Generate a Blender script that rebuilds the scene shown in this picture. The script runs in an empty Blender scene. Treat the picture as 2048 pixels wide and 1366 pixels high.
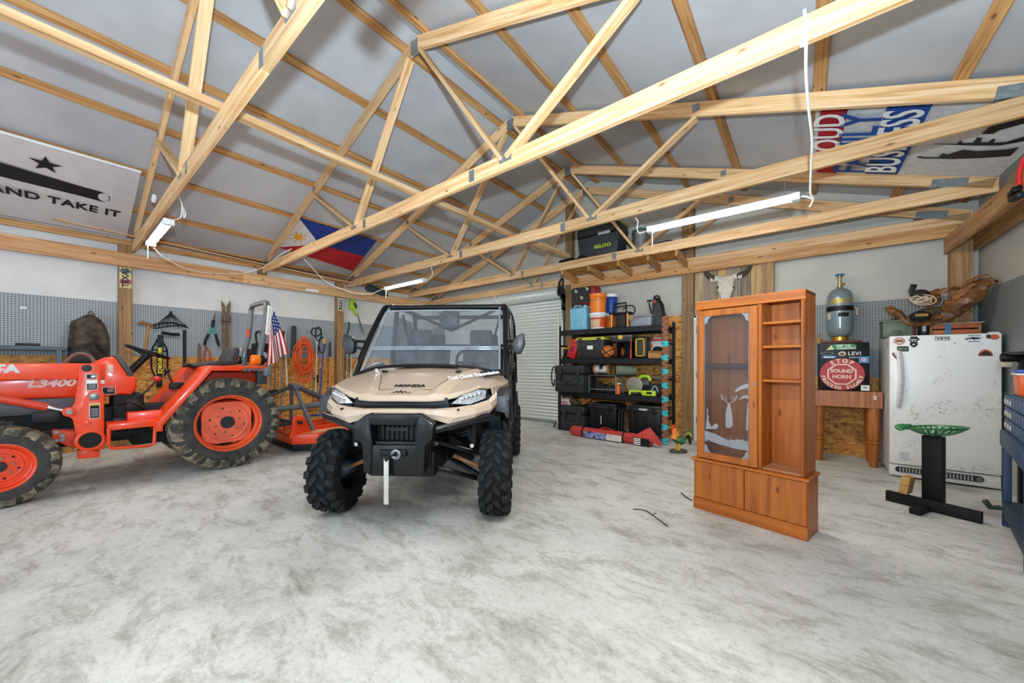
import bpy, bmesh, math, random
from mathutils import Vector, Matrix, Euler, noise
random.seed(7)
PI = math.pi
SC = bpy.context.scene
COL = SC.collection

# ------------------------------------------------------------------ camera, world, light
CAM_H, FPX, HOR, YAW = 1.30, 730.7, 725.0, math.radians(38.49)
cam_d = bpy.data.cameras.new('camera'); cam = bpy.data.objects.new('camera', cam_d); COL.objects.link(cam)
cam.location = (0, 0, CAM_H); cam.rotation_euler = (PI/2, 0, YAW)
cam_d.sensor_width = 36; cam_d.lens = 36*FPX/2048; cam_d.shift_y = (HOR-683)/2048; cam_d.clip_start = .05
SC.camera = cam
world = bpy.data.worlds.new('world'); SC.world = world; world.use_nodes = True
bg = world.node_tree.nodes['Background']; bg.inputs[0].default_value = (.62, .78, 1, 1); bg.inputs[1].default_value = .9

def area(name, loc, rot, sx, sy, power, col):
    l = bpy.data.lights.new(name, 'AREA'); l.shape = 'RECTANGLE'; l.size = sx; l.size_y = sy; l.energy = power; l.color = col
    o = bpy.data.objects.new(name, l); COL.objects.link(o); o.location = loc; o.rotation_euler = rot
    return o
# daylight through the open front doors (behind the camera) and the photographer's flash, bounced upward
area('daylight_front_door', (-5.0, -4.6, 1.75), (math.radians(78), 0, 0), 4.6, 3.3, 55, (.74, .88, 1))
area('daylight_side_door', (-.6, -4.6, 1.6), (math.radians(78), 0, 0), 3.0, 3.0, 60, (.76, .89, 1))
fl = area('flash', (.12, -.05, 1.62), (0, 0, 0), .10, .10, 290, (.66, .84, 1))
fl.rotation_euler = Vector((-.34, .28, 1)).to_track_quat('-Z', 'Y').to_euler()
LED_POWER = 42.0
SC.view_settings.view_transform = 'Standard'; SC.view_settings.look = 'None'
SC.view_settings.gamma = 1; SC.view_settings.use_curve_mapping = False
SC.view_settings.exposure = 0.38

# ------------------------------------------------------------------ measuring: a photo pixel seen on a real plane
_F = Vector((-math.sin(YAW), math.cos(YAW), 0)); _R = Vector((math.cos(YAW), math.sin(YAW), 0))
def _ray(u, v): return _F + _R*((u-1024)/FPX) + Vector((0, 0, -(v-HOR)/FPX))
def onX(u, v, X): D = _ray(u, v); return Vector((0, 0, CAM_H)) + D*(X/D.x)
def onY(u, v, Y): D = _ray(u, v); return Vector((0, 0, CAM_H)) + D*(Y/D.y)
def onZ(u, v, Z): D = _ray(u, v); return Vector((0, 0, CAM_H)) + D*((Z-CAM_H)/D.z)

# ------------------------------------------------------------------ mesh builder
class MB:
    def __init__(s): s.v = []; s.f = []
    def add(s, vs, fs, M=None):
        b = len(s.v)
        s.v += [tuple(M @ Vector(p)) if M is not None else tuple(p) for p in vs]
        s.f += [tuple(i+b for i in f) for f in fs]; return s
    def box(s, c, d, M=None, rot=None):
        x, y, z = d[0]/2, d[1]/2, d[2]/2
        vs = [Vector((i*x, j*y, k*z)) for i in (-1, 1) for j in (-1, 1) for k in (-1, 1)]
        if rot: E = Euler(rot).to_matrix(); vs = [E @ p for p in vs]
        vs = [p+Vector(c) for p in vs]
        return s.add(vs, [(0, 1, 3, 2), (4, 6, 7, 5), (0, 4, 5, 1), (2, 3, 7, 6), (0, 2, 6, 4), (1, 5, 7, 3)], M)
    def b2(s, a, b): return s.box([(a[i]+b[i])/2 for i in range(3)], [abs(a[i]-b[i]) for i in range(3)])
    def prism(s, poly, ax, a, b):
        n = len(poly)
        def P(p, t): return {'x': (t, p[0], p[1]), 'y': (p[0], t, p[1]), 'z': (p[0], p[1], t)}[ax]
        vs = [P(p, a) for p in poly]+[P(p, b) for p in poly]
        return s.add(vs, [tuple(range(n))[::-1], tuple(range(n, 2*n))]+[(i, (i+1) % n, n+(i+1) % n, n+i) for i in range(n)])
    def lathe(s, prof, n=20, M=None, arc=2*PI, cap=True):
        vs = []; fs = []; m = len(prof)
        full = arc > 6.28; k = n if full else n+1
        for i in range(k):
            a = arc*i/n
            vs += [(r*math.cos(a), r*math.sin(a), z) for r, z in prof]
        for i in range(n):
            j = (i+1) % k
            for q in range(m-1): fs.append((i*m+q, j*m+q, j*m+q+1, i*m+q+1))
        if full and cap:
            if prof[0][0] > 1e-5: fs.append(tuple(i*m for i in range(n))[::-1])
            if prof[-1][0] > 1e-5: fs.append(tuple(i*m+m-1 for i in range(n)))
        return s.add(vs, fs, M)
    def cyl(s, p0, p1, r, n=14, r2=None):
        p0, p1 = Vector(p0), Vector(p1); L = (p1-p0).length
        M = Matrix.Translation(p0) @ (p1-p0).to_track_quat('Z', 'Y').to_matrix().to_4x4()
        return s.lathe([(r, 0), (r if r2 is None else r2, L)], n, M)
    def tube(s, pts, r, n=8, closed=False, cap=True, flat=None):
        pts = [Vector(p) for p in pts]; m = len(pts)
        rs = r if isinstance(r, (list, tuple)) else [r]*m
        t0 = (pts[1]-pts[0]).normalized()
        nrm = t0.orthogonal().normalized()
        vs = []; fs = []
        for i, p in enumerate(pts):
            if closed: t = (pts[(i+1) % m]-pts[i-1])
            else: t = pts[min(i+1, m-1)]-pts[max(i-1, 0)]
            if t.length < 1e-9: t = t0
            t.normalize(); nrm = (nrm-t*nrm.dot(t))
            if nrm.length < 1e-6: nrm = t.orthogonal()
            nrm.normalize(); bn = t.cross(nrm)
            for k in range(n):
                a = 2*PI*k/n
                vs.append(p+nrm*(rs[i]*math.cos(a))+bn*(rs[i]*(flat or 1)*math.sin(a)))
        for i in range(m if closed else m-1):
            j = (i+1) % m
            for k in range(n): fs.append((i*n+k, i*n+(k+1) % n, j*n+(k+1) % n, j*n+k))
        if cap and not closed: fs += [tuple(range(n))[::-1], tuple(range((m-1)*n, m*n))]
        return s.add(vs, fs)
    def loft(s, rings, cap=True):
        n = len(rings[0]); vs = [p for r in rings for p in r]; fs = []
        for i in range(len(rings)-1):
            for k in range(n): fs.append((i*n+k, i*n+(k+1) % n, (i+1)*n+(k+1) % n, (i+1)*n+k))
        if cap: fs += [tuple(range(n))[::-1], tuple(range((len(rings)-1)*n, len(rings)*n))]
        return s.add(vs, fs)
    def sphere(s, c, r, n=14, m=9, sc=(1, 1, 1)):
        prof = [(math.sin(PI*i/m), -math.cos(PI*i/m)) for i in range(m+1)]
        prof[0] = (0, -1); prof[-1] = (0, 1)
        M = Matrix.Translation(c) @ Matrix.Diagonal((r*sc[0], r*sc[1], r*sc[2], 1))
        return s.lathe(prof, n, M)
    def grid(s, fn, nu, nv, thick=None):
        vs = [fn(i/nu, j/nv) for i in range(nu+1) for j in range(nv+1)]
        fs = [(i*(nv+1)+j, (i+1)*(nv+1)+j, (i+1)*(nv+1)+j+1, i*(nv+1)+j+1) for i in range(nu) for j in range(nv)]
        return s.add(vs, fs)

def thicken(mb, vec):
    n = len(mb.v); cnt = {}
    for fc in mb.f:
        for a, b in zip(fc, fc[1:]+fc[:1]): cnt[(min(a, b), max(a, b))] = cnt.get((min(a, b), max(a, b)), 0)+1
    mb.v += [tuple(Vector(p)+Vector(vec)) for p in mb.v]
    mb.f += [tuple(i+n for i in fc[::-1]) for fc in mb.f]+[(a, b, b+n, a+n) for (a, b), c in cnt.items() if c == 1]
    return mb
def smoothp(pts, k=4, closed=False):
    P = [Vector(p) for p in pts]; out = []; n = len(P)
    for i in range(n if closed else n-1):
        if closed: a, b, c, d = P[i-1], P[i], P[(i+1) % n], P[(i+2) % n]
        else: a, b, c, d = P[max(i-1, 0)], P[i], P[i+1], P[min(i+2, n-1)]
        for q in range(k):
            t = q/k
            out.append(.5*((2*b)+(c-a)*t+(2*a-5*b+4*c-d)*t*t+(3*b-a-3*c+d)*t**3))
    if not closed: out.append(P[-1])
    return out
def rrect(w, h, r, n=3, cx=0, cy=0):
    o = []
    for (sx, sy, a0) in ((1, 1, 0), (-1, 1, 90), (-1, -1, 180), (1, -1, 270)):
        for i in range(n+1):
            a = math.radians(a0+90*i/n); o.append((cx+sx*(w/2-r)+r*math.cos(a), cy+sy*(h/2-r)+r*math.sin(a)))
    return o
def ell(cx, cy, rx, ry, n=24): return [(cx+rx*math.cos(2*PI*i/n), cy+ry*math.sin(2*PI*i/n)) for i in range(n)]

def obj(name, mb, m, parent=None, bev=0, seg=2, smooth=35, M=None, solid=0):
    me = bpy.data.meshes.new(name); me.from_pydata([tuple(p) for p in mb.v], [], mb.f); me.update()
    bm = bmesh.new(); bm.from_mesh(me)
    bmesh.ops.recalc_face_normals(bm, faces=bm.faces)
    if solid: bmesh.ops.solidify(bm, geom=bm.faces[:], thickness=solid)
    if bev:
        ed = [e for e in bm.edges if len(e.link_faces) == 2 and e.calc_face_angle(0) > math.radians(28)]
        bmesh.ops.bevel(bm, geom=ed, offset=bev, segments=seg, affect='EDGES', clamp_overlap=True, profile=.5)
    bm.to_mesh(me); bm.free()
    if smooth:
        me.polygons.foreach_set('use_smooth', [True]*len(me.polygons)); me.set_sharp_from_angle(angle=math.radians(smooth))
    if isinstance(m, (list, tuple)):
        for q in m: me.materials.append(q)
    else: me.materials.append(m)
    o = bpy.data.objects.new(name, me); COL.objects.link(o)
    if M is not None: o.matrix_basis = M
    if parent: o.parent = parent
    return o
def tag(o, label, cat, group=None, kind=None):
    o['label'] = label; o['category'] = cat
    if group: o['group'] = group
    if kind: o['kind'] = kind
    return o
def thing(name, label, cat, loc=(0, 0, 0), rz=0, group=None):
    o = bpy.data.objects.new(name, None); COL.objects.link(o); o.empty_display_size = .1
    o.location = loc; o.rotation_euler = (0, 0, rz)
    return tag(o, label, cat, group)
def struct(o): o['kind'] = 'structure'; return o
def dup(root, loc=None, rz=None, label=None, parent=None):
    r = root.copy(); COL.objects.link(r); r.parent = parent
    if loc is not None: r.location = loc
    if rz is not None: r.rotation_euler = (0, 0, rz)
    if label: r['label'] = label
    for ch in list(root.children): dup(ch, parent=r)
    return r
def beamM(p0, p1, up=(0, 0, 1)):
    p0, p1 = Vector(p0), Vector(p1); x = (p1-p0).normalized(); up = Vector(up)
    y = up.cross(x).normalized(); z = x.cross(y)
    M = Matrix((x, y, z)).transposed().to_4x4(); M.translation = (p0+p1)/2
    return M, (p1-p0).length
def beam(name, p0, p1, w, h, m, parent=None, up=(0, 0, 1), bev=.003):
    M, L = beamM(p0, p1, up)
    return obj(name, MB().box((0, 0, 0), (L, w, h)), m, parent, bev=bev, seg=1, M=M, smooth=0)
FONTS = {}
def text(s, size, m, parent, M, name='lettering', ext=.0008, bold=0, xs=1, shear=0, align='CENTER', sp=1):
    c = bpy.data.curves.new('t', 'FONT'); c.body = s; c.size = size; c.extrude = ext; c.align_x = align; c.align_y = 'CENTER'
    c.offset = bold; c.shear = shear; c.space_character = sp; c.resolution_u = 3
    t = bpy.data.objects.new('t', c); COL.objects.link(t)
    dg = bpy.context.evaluated_depsgraph_get()
    me = bpy.data.meshes.new_from_object(t.evaluated_get(dg)); me.name = name
    bpy.data.objects.remove(t); bpy.data.curves.remove(c)
    me.materials.clear(); me.materials.append(m)
    if xs != 1: me.transform(Matrix.Diagonal((xs, 1, 1, 1)))
    o = bpy.data.objects.new(name, me); COL.objects.link(o); o.matrix_basis = M
    if parent: o.parent = parent
    return o
def frame(o, x, y):                     # placement with given local x / y axes in the parent's space
    x = Vector(x).normalized(); y = Vector(y); y = (y-x*y.dot(x)).normalized(); z = x.cross(y)
    M = Matrix((x, y, z)).transposed().to_4x4(); M.translation = Vector(o); return M

# ------------------------------------------------------------------ materials (all procedural)
def lin(c):
    if isinstance(c, str): c = [int(c[i:i+2], 16) for i in (0, 2, 4)]
    return tuple(((x/255)/12.92 if x/255 <= .04045 else ((x/255+.055)/1.055)**2.4) for x in c)+(1,)
MATS = {}
def new(name):
    m = bpy.data.materials.new(name); m.use_nodes = True; nt = m.node_tree
    return m, nt, nt.nodes['Principled BSDF']
def N(nt, t, **kw):
    n = nt.nodes.new(t)
    for k, v in kw.items():
        if k.startswith('i_'): n.inputs[int(k[2:]) if k[2:].isdigit() else k[2:].replace('_', ' ')].default_value = v
        else: setattr(n, k, v)
    return n
def ramp(nt, stops):
    r = nt.nodes.new('ShaderNodeValToRGB'); e = r.color_ramp.elements
    while len(e) < len(stops): e.new(.5)
    for i, (p, c) in enumerate(stops): e[i].position = p; e[i].color = lin(c) if not isinstance(c, tuple) or len(c) != 4 else c
    return r
def mat(c, rough=.5, metal=0, spec=.5, var=.08, scale=14, bump=0, emit=0, trans=0, alpha=1, coat=0):
    key = (str(c), rough, metal, spec, var, scale, bump, emit, trans, alpha, coat)
    if key in MATS: return MATS[key]
    m, nt, b = new('mat_%s' % (c if isinstance(c, str) else '_'.join(map(str, c))))
    L = lin(c); b.inputs['Base Color'].default_value = L
    b.inputs['Roughness'].default_value = rough; b.inputs['Metallic'].default_value = metal
    b.inputs['Specular IOR Level'].default_value = spec
    if coat: b.inputs['Coat Weight'].default_value = coat; b.inputs['Coat Roughness'].default_value = .12
    if trans: b.inputs['Transmission Weight'].default_value = trans
    if alpha < 1: b.inputs['Alpha'].default_value = alpha
    if emit: b.inputs['Emission Color'].default_value = L; b.inputs['Emission Strength'].default_value = emit
    if var:
        tc = N(nt, 'ShaderNodeTexCoord'); nz = N(nt, 'ShaderNodeTexNoise', i_Scale=scale, i_Detail=4.0)
        nt.links.new(tc.outputs['Object'], nz.inputs['Vector'])
        hi = tuple(min(1, x*(1+var)) for x in L[:3])+(1,); lo = tuple(x*(1-var*1.6) for x in L[:3])+(1,)
        r = ramp(nt, [(.3, lo), (.7, hi)]); nt.links.new(nz.outputs['Fac'], r.inputs['Fac'])
        nt.links.new(r.outputs[0], b.inputs['Base Color'])
        if bump:
            bp = N(nt, 'ShaderNodeBump', i_Strength=bump, i_Distance=.01); nt.links.new(nz.outputs['Fac'], bp.inputs['Height'])
            nt.links.new(bp.outputs[0], b.inputs['Normal'])
    MATS[key] = m; return m
def wood(name, light, mid, dark, along='x', rough=.6, fine=34, knots=True, coat=0, rnd=.25, knotcol=None):
    if name in MATS: return MATS[name]
    m, nt, b = new(name); L = nt.links.new
    tc = N(nt, 'ShaderNodeTexCoord'); oi = N(nt, 'ShaderNodeObjectInfo')
    add = N(nt, 'ShaderNodeVectorMath', operation='MULTIPLY_ADD'); add.inputs[1].default_value = (37, 37, 37)
    cx = N(nt, 'ShaderNodeCombineXYZ'); L(oi.outputs['Random'], cx.inputs[0]); L(oi.outputs['Random'], cx.inputs[1]); L(oi.outputs['Random'], cx.inputs[2])
    L(cx.outputs[0], add.inputs[0]); L(tc.outputs['Object'], add.inputs[2])
    sc = [fine]*3; sc['xyz'.index(along)] = fine*.045
    mp = N(nt, 'ShaderNodeMapping'); mp.inputs['Scale'].default_value = sc; L(add.outputs[0], mp.inputs['Vector'])
    nz = N(nt, 'ShaderNodeTexNoise', i_Scale=1.0, i_Detail=5.0, i_Distortion=.6); L(mp.outputs[0], nz.inputs['Vector'])
    r = ramp(nt, [(.28, dark), (.48, mid), (.72, light)]); L(nz.outputs['Fac'], r.inputs['Fac'])
    last = r.outputs[0]
    if knots:
        sk = [9.0]*3; sk['xyz'.index(along)] = 3.6
        mk = N(nt, 'ShaderNodeMapping'); mk.inputs['Scale'].default_value = sk; L(add.outputs[0], mk.inputs['Vector'])
        vo = N(nt, 'ShaderNodeTexVoronoi', i_Scale=1.0); L(mk.outputs[0], vo.inputs['Vector'])
        kr = ramp(nt, [(.05, (1, 1, 1, 1)), (.14, (0, 0, 0, 1))]); L(vo.outputs['Distance'], kr.inputs['Fac'])
        mx = N(nt, 'ShaderNodeMix', data_type='RGBA'); mx.inputs[7].default_value = lin(knotcol or dark)[:3]+(1,)
        mx.inputs[7].default_value = tuple(x*.45 for x in lin(knotcol or dark)[:3])+(1,)
        L(kr.outputs[0], mx.inputs[0]); L(last, mx.inputs[6]); last = mx.outputs[2]
    hs = N(nt, 'ShaderNodeHueSaturation'); mr = N(nt, 'ShaderNodeMapRange'); mr.inputs[3].default_value = 1-rnd; mr.inputs[4].default_value = 1+rnd*.5
    L(oi.outputs['Random'], mr.inputs[0]); L(mr.outputs[0], hs.inputs['Value']); L(last, hs.inputs['Color'])
    L(hs.outputs[0], b.inputs['Base Color']); b.inputs['Roughness'].default_value = rough
    if coat: b.inputs['Coat Weight'].default_value = coat; b.inputs['Coat Roughness'].default_value = .25
    bp = N(nt, 'ShaderNodeBump', i_Strength=.12, i_Distance=.004); L(nz.outputs['Fac'], bp.inputs['Height']); L(bp.outputs[0], b.inputs['Normal'])
    MATS[name] = m; return m
def m_osb():
    m, nt, b = new('osb'); L = nt.links.new
    tc = N(nt, 'ShaderNodeTexCoord')
    prev = None
    for k, (rx, sc) in enumerate((((.35, .4, .5), (16, 16, 46)), ((-.9, .3, -.8), (44, 44, 14)), ((1.6, .8, .3), (20, 20, 60)))):
        mp = N(nt, 'ShaderNodeMapping'); mp.inputs['Rotation'].default_value = rx; mp.inputs['Scale'].default_value = sc
        L(tc.outputs['Object'], mp.inputs['Vector'])
        nz = N(nt, 'ShaderNodeTexNoise', i_Scale=.25, i_Detail=1.0); L(mp.outputs[0], nz.inputs['Vector'])
        vo = N(nt, 'ShaderNodeTexVoronoi', i_Scale=.55); L(mp.outputs[0], vo.inputs['Vector'])
        sp = N(nt, 'ShaderNodeSeparateColor'); L(vo.outputs['Color'], sp.inputs[0])
        r = ramp(nt, [(0, 'a56527'), (.35, 'd08f40'), (.7, 'dfa654'), (1, '84501f')]); L(sp.outputs[0], r.inputs['Fac'])
        if prev is None: prev = r.outputs[0]
        else:
            n2 = N(nt, 'ShaderNodeTexNoise', i_Scale=9.0+5*k, i_Detail=3.0); L(tc.outputs['Object'], n2.inputs['Vector'])
            th = ramp(nt, [(.48, (0, 0, 0, 1)), (.52, (1, 1, 1, 1))]); L(n2.outputs['Fac'], th.inputs['Fac'])
            mx = N(nt, 'ShaderNodeMix', data_type='RGBA'); L(th.outputs[0], mx.inputs[0]); L(prev, mx.inputs[6]); L(r.outputs[0], mx.inputs[7]); prev = mx.outputs[2]
    L(prev, b.inputs['Base Color']); b.inputs['Roughness'].default_value = .65
    return m
def m_peg(ax):
    m, nt, b = new('pegboard_'+ax); L = nt.links.new
    tc = N(nt, 'ShaderNodeTexCoord'); sp = N(nt, 'ShaderNodeSeparateXYZ'); L(tc.outputs['Object'], sp.inputs[0])
    ds = []
    for a in (ax, 'Z'):
        d = N(nt, 'ShaderNodeMath', operation='DIVIDE'); d.inputs[1].default_value = .0297; L(sp.outputs[a], d.inputs[0])
        f = N(nt, 'ShaderNodeMath', operation='FLOORED_MODULO'); f.inputs[1].default_value = 1; L(d.outputs[0], f.inputs[0])
        s_ = N(nt, 'ShaderNodeMath', operation='SUBTRACT'); s_.inputs[1].default_value = .5; L(f.outputs[0], s_.inputs[0])
        p = N(nt, 'ShaderNodeMath', operation='POWER'); p.inputs[1].default_value = 2; L(s_.outputs[0], p.inputs[0]); ds.append(p)
    a_ = N(nt, 'ShaderNodeMath', operation='ADD'); L(ds[0].outputs[0], a_.inputs[0]); L(ds[1].outputs[0], a_.inputs[1])
    lt = ramp(nt, [(.036, '161a1d'), (.056, '9fa7ac' if ax == 'Y' else '8a8c8b')]); L(a_.outputs[0], lt.inputs['Fac'])
    L(lt.outputs[0], b.inputs['Base Color']); b.inputs['Roughness'].default_value = .55
    return m
def m_concrete():
    m, nt, b = new('concrete'); L = nt.links.new
    tc = N(nt, 'ShaderNodeTexCoord')
    n1 = N(nt, 'ShaderNodeTexNoise', i_Scale=1.1, i_Detail=10.0, i_Roughness=.68, i_Distortion=.25); L(tc.outputs['Object'], n1.inputs['Vector'])
    r1 = ramp(nt, [(.30, 'aeafa8'), (.43, 'cccfcb'), (.55, 'd9dcda'), (.70, 'e3e6e5')]); L(n1.outputs['Fac'], r1.inputs['Fac'])
    mp = N(nt, 'ShaderNodeMapping'); mp.inputs['Rotation'].default_value = (0, 0, .75); mp.inputs['Scale'].default_value = (1.0, 2.2, 1); L(tc.outputs['Object'], mp.inputs[0])
    n2 = N(nt, 'ShaderNodeTexNoise', i_Scale=2.6, i_Detail=10.0, i_Roughness=.78, i_Distortion=.4); L(mp.outputs[0], n2.inputs['Vector'])
    r2 = ramp(nt, [(.33, '7d796c'), (.43, 'd0cec6'), (.52, 'ffffff')]); L(n2.outputs['Fac'], r2.inputs['Fac'])
    mx = N(nt, 'ShaderNodeMix', data_type='RGBA', blend_type='MULTIPLY'); mx.inputs[0].default_value = .62; L(r1.outputs[0], mx.inputs[6]); L(r2.outputs[0], mx.inputs[7])
    n3 = N(nt, 'ShaderNodeTexNoise', i_Scale=30.0, i_Detail=8.0, i_Roughness=.8); L(tc.outputs['Object'], n3.inputs['Vector'])
    r3 = ramp(nt, [(.34, 'b5b2a8'), (.5, 'ffffff')]); L(n3.outputs['Fac'], r3.inputs['Fac'])
    m2 = N(nt, 'ShaderNodeMix', data_type='RGBA', blend_type='MULTIPLY'); m2.inputs[0].default_value = .5; L(mx.outputs[2], m2.inputs[6]); L(r3.outputs[0], m2.inputs[7])
    L(m2.outputs[2], b.inputs['Base Color'])
    rr = ramp(nt, [(.3, (.62, .62, .62, 1)), (.7, (.42, .42, .42, 1))]); L(n1.outputs['Fac'], rr.inputs['Fac']); L(rr.outputs[0], b.inputs['Roughness'])
    bp = N(nt, 'ShaderNodeBump', i_Strength=.15, i_Distance=.006); L(n2.outputs['Fac'], bp.inputs['Height']); L(bp.outputs[0], b.inputs['Normal'])
    return m
PINE = wood('pine', 'ecc99e', 'dcb07c', 'be8850')
PINE_OLD = wood('pine_weathered', 'cfa26a', 'b8854e', '915f30')
PINE_RED = wood('pine_reddish', 'd6a878', 'c08d5c', '9d6a3d')
POSTW = wood('post_wood', 'b08a5a', '967045', '6f5030', along='z')
CABW = wood('cabinet_wood', 'c26e1f', 'b25f14', '974c0e', along='z', rough=.45, coat=.05, rnd=.06, fine=22)
CABWX = wood('cabinet_wood_x', 'c26e1f', 'b25f14', '974c0e', along='x', rough=.45, coat=.05, rnd=.06, fine=22)
BLOCKW = wood('butcher_block', 'c47a33', 'ac6126', '86481a', along='z', rough=.4, coat=.3, rnd=.1, knots=False)
OSB = m_osb(); PEGY = m_peg('Y'); PEGX = m_peg('X'); CONC = m_concrete()
WHITEW = mat('dadad8', .55, var=.05, scale=3); ROOFW = mat('b2b2b3', .62, var=.06, scale=2.5)
WALLB = mat('b8b4a9', .55, var=.05, scale=3); STEELW = mat('c8cfcb', .35, .15, var=.04); GALV = mat('9aa0a3', .38, .75, var=.15, scale=60)
BLACK = mat('0e0f10', .5, spec=.3); BLACKG = mat('08090a', .25, spec=.4); RUB = mat('1d1e20', .85, spec=.25, var=.2, scale=30, bump=.3)
DGREY = mat('2a2d30', .5, spec=.35); GREY = mat('6b7074', .5); LGREY = mat('a9adb0', .45); WHITE = mat('e6e7e4', .4, var=.03)
ORANGE = mat('f2440e', .35, var=.05, coat=.3, scale=5); ORANGED = mat('d8421a', .5, var=.1)
CHROME = mat('d4d8da', .15, 1, var=0); STEEL = mat('83888b', .35, .8, var=.1)
RED = mat('c9231f', .4); BLUE = mat('1f4f9e', .45); YELLOW = mat('e0b41e', .45); GREEN = mat('1f6a35', .4, coat=.3)
LIME = mat('b4d21e', .45); WCORD = mat('e9e8e2', .5, var=0); BLKTXT = mat('0b0c0d', .6, var=0); WHTTXT = mat('f0f0ec', .5, var=0)
# ------------------------------------------------------------------ the building
XL, XR, YB, YF, RX = -8.30, 1.62, 6.78, -5.0, -3.40
SL = .355; AL = math.atan(SL); CA, SA = math.cos(AL), math.sin(AL)
def roofZ(x): return 4.95-SL*abs(x-RX)
def onRoof(u, v, side, off=0):
    D = _ray(u, v); s = -1 if side == 'L' else 1          # z = 4.95+off - SL*s*(x-RX)
    t = (4.95+off+SL*s*RX-CAM_H)/(D.z+SL*s*D.x)
    return Vector((0, 0, CAM_H))+D*t

struct(obj('floor', MB().b2((XL-.2, YF-3, -.15), (XR+.2, YB+.2, 0)), CONC, smooth=0))
wl = struct(obj('wall_left', MB().b2((XL-.12, YF, 0), (XL, YB+.12, roofZ(XL)+.05)), WHITEW, smooth=0))
wr = struct(obj('wall_right', MB().b2((XR, YF, 0), (XR+.12, YB+.12, roofZ(XR)+.05)), WALLB, smooth=0))
wb = struct(obj('wall_back', MB().prism([(XL, 0), (XR, 0), (XR, roofZ(XR)+.04), (RX, 4.99), (XL, roofZ(XL)+.04)], 'y', YB, YB+.12), WALLB, smooth=0))
f = MB()
f.b2((XL, YF-.12, 0), (-7.4, YF, 3.2)); f.b2((-2.6, YF-.12, 0), (-2.2, YF, 3.2)); f.b2((.9, YF-.12, 0), (XR, YF, 3.2))
f.b2((-2.2, YF-.12, 3.05), (.9, YF, 3.2))
f.prism([(XL, 3.2), (XR, 3.2), (RX, 4.99)], 'y', YF-.12, YF)
wf = struct(obj('wall_front', f, WHITEW, smooth=0))
ceil = {}
for s, e in (('left', XL-.15), ('right', XR+.15)):
    z0, z1 = roofZ(e)+.042, 4.95+.042
    m = MB().prism([(RX, z1), (e, z0), (e, z0+.06), (RX, z1+.06)], 'y', YF-.2, YB+.2)
    ceil[s] = struct(obj('ceiling_'+s, m, ROOFW, smooth=0))
for s, xs in (('left', (-3.58, -4.39, -5.17, -5.95, -6.75, -7.55, -8.2)), ('right', (-3.2, -2.35, -1.53, -.72, .12, .93, 1.5))):
    for x in xs:
        z = roofZ(x)+.021
        up = (-SA if s == 'left' else SA, 0, CA)
        beam('purlin', (x, YF, z), (x, YB, z), .089, .04, PINE_OLD, ceil[s], up=up)
beam('lateral_brace', (-3.41, -3.2, 3.205), (-3.41, 5.2, 3.205), .075, .055, PINE, ceil['left'])
beam('lateral_brace', (-3.40, 5.0, 3.262), (-3.38, 5.93, 3.262), .075, .055, PINE, ceil['left'])

# roof trusses
TY = (.79, 2.54, 4.25, 5.95, 6.66)
def make_truss():
    t = thing('roof_truss', 'x', 'roof truss', (RX, 0, 0))
    for s in (-1, 1):
        e = 4.82 if s < 0 else 4.93
        z = lambda x: 4.95-SL*x-.073
        beam('top_chord', (s*.015, 0, z(.015)), (s*e, 0, z(e)), .042, .14, PINE, t)
        for a, b, dz in ((1.28, .10, -.02), (1.33, 2.52, 0)):
            beam('web', (s*a, 0, 3.13), (s*b, 0, 4.95-SL*b-.16), .04, .089, PINE, t, up=(0, 1, 0)).scale = (1, 1, 1)
    beam('bottom_chord', (-4.85, 0, 3.10), (0.9, 0, 3.10), .042, .145, PINE, t)
    beam('bottom_chord', (0.9, 0, 3.10), (4.95, 0, 3.10), .042, .145, PINE, t)
    pl = obj('gusset_plate', MB().box((0, 0, 0), (.12, .052, .13)), GALV, t, bev=.002, seg=1); pl.location = (0, 0, 4.84)
    for x, z, w, h in ((-1.32, 3.14, .14, .09), (1.32, 3.14, .14, .09), (-2.52, 3.99, .07, .08), (2.52, 3.99, .07, .08), (.9, 3.1, .07, .11), (-1.05, 3.1, .06, .11)):
        q = pl.copy(); COL.objects.link(q); q.parent = t; q.location = (x, 0, z); q.scale = (w/.12, 1, h/.13)
    for s in (-1, 1):
        q = pl.copy(); COL.objects.link(q); q.parent = t; q.location = (s*4.62, 0, 3.21); q.scale = (2.2, 1, .7); q.rotation_euler = (0, s*AL*.6, 0)
    return t
tr = make_truss()
TL = ('nearest pine roof truss, its bottom chord running up out of the top edge', 'bright pine roof truss crossing the photo above the buggy, white cord clipped on',
      'pine roof truss that the long right-hand tube light hangs under', 'pine roof truss carrying the front of the storage loft', 'pine gable truss fixed against the back wall')
trusses = []
for i, y in enumerate(TY):
    o = tr if i == 0 else dup(tr)
    o.location = (RX, y, 0 if i < 4 else -.12); o['label'] = TL[i]; o['group'] = 'roof trusses'; trusses.append(o)
# left wall: osb below, pegboard above, posts and plate
for y0, y1 in ((-3.2, -2.0), (-2.0, -.78), (-.78, .62), (.78, 2.16), (2.16, 3.5), (3.5, 3.97), (4.13, 5.4), (5.4, YB)):
    obj('osb_panel', MB().b2((XL, y0+.002, .06), (XL+.012, y1-.002, 1.398)), OSB, wl, smooth=0)
    obj('pegboard_panel', MB().b2((XL, y0+.002, 1.402), (XL+.008, y1-.002, 2.235)), PEGY, wl, smooth=0)
obj('sill_board', MB().b2((XL, -3.2, 0), (XL+.03, YB, .14)), PINE_OLD, wl, smooth=0)
for y in (-2.7, .70, 4.05):
    obj('post', MB().b2((XL, y-.075, 0), (XL+.135, y+.075, 3.12)), POSTW, wl, bev=.004, seg=1, smooth=0)
obj('post', MB().b2((XL, 2.47, 2.98), (XL+.135, 2.60, 3.12)), POSTW, wl, bev=.004, seg=1, smooth=0)
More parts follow.
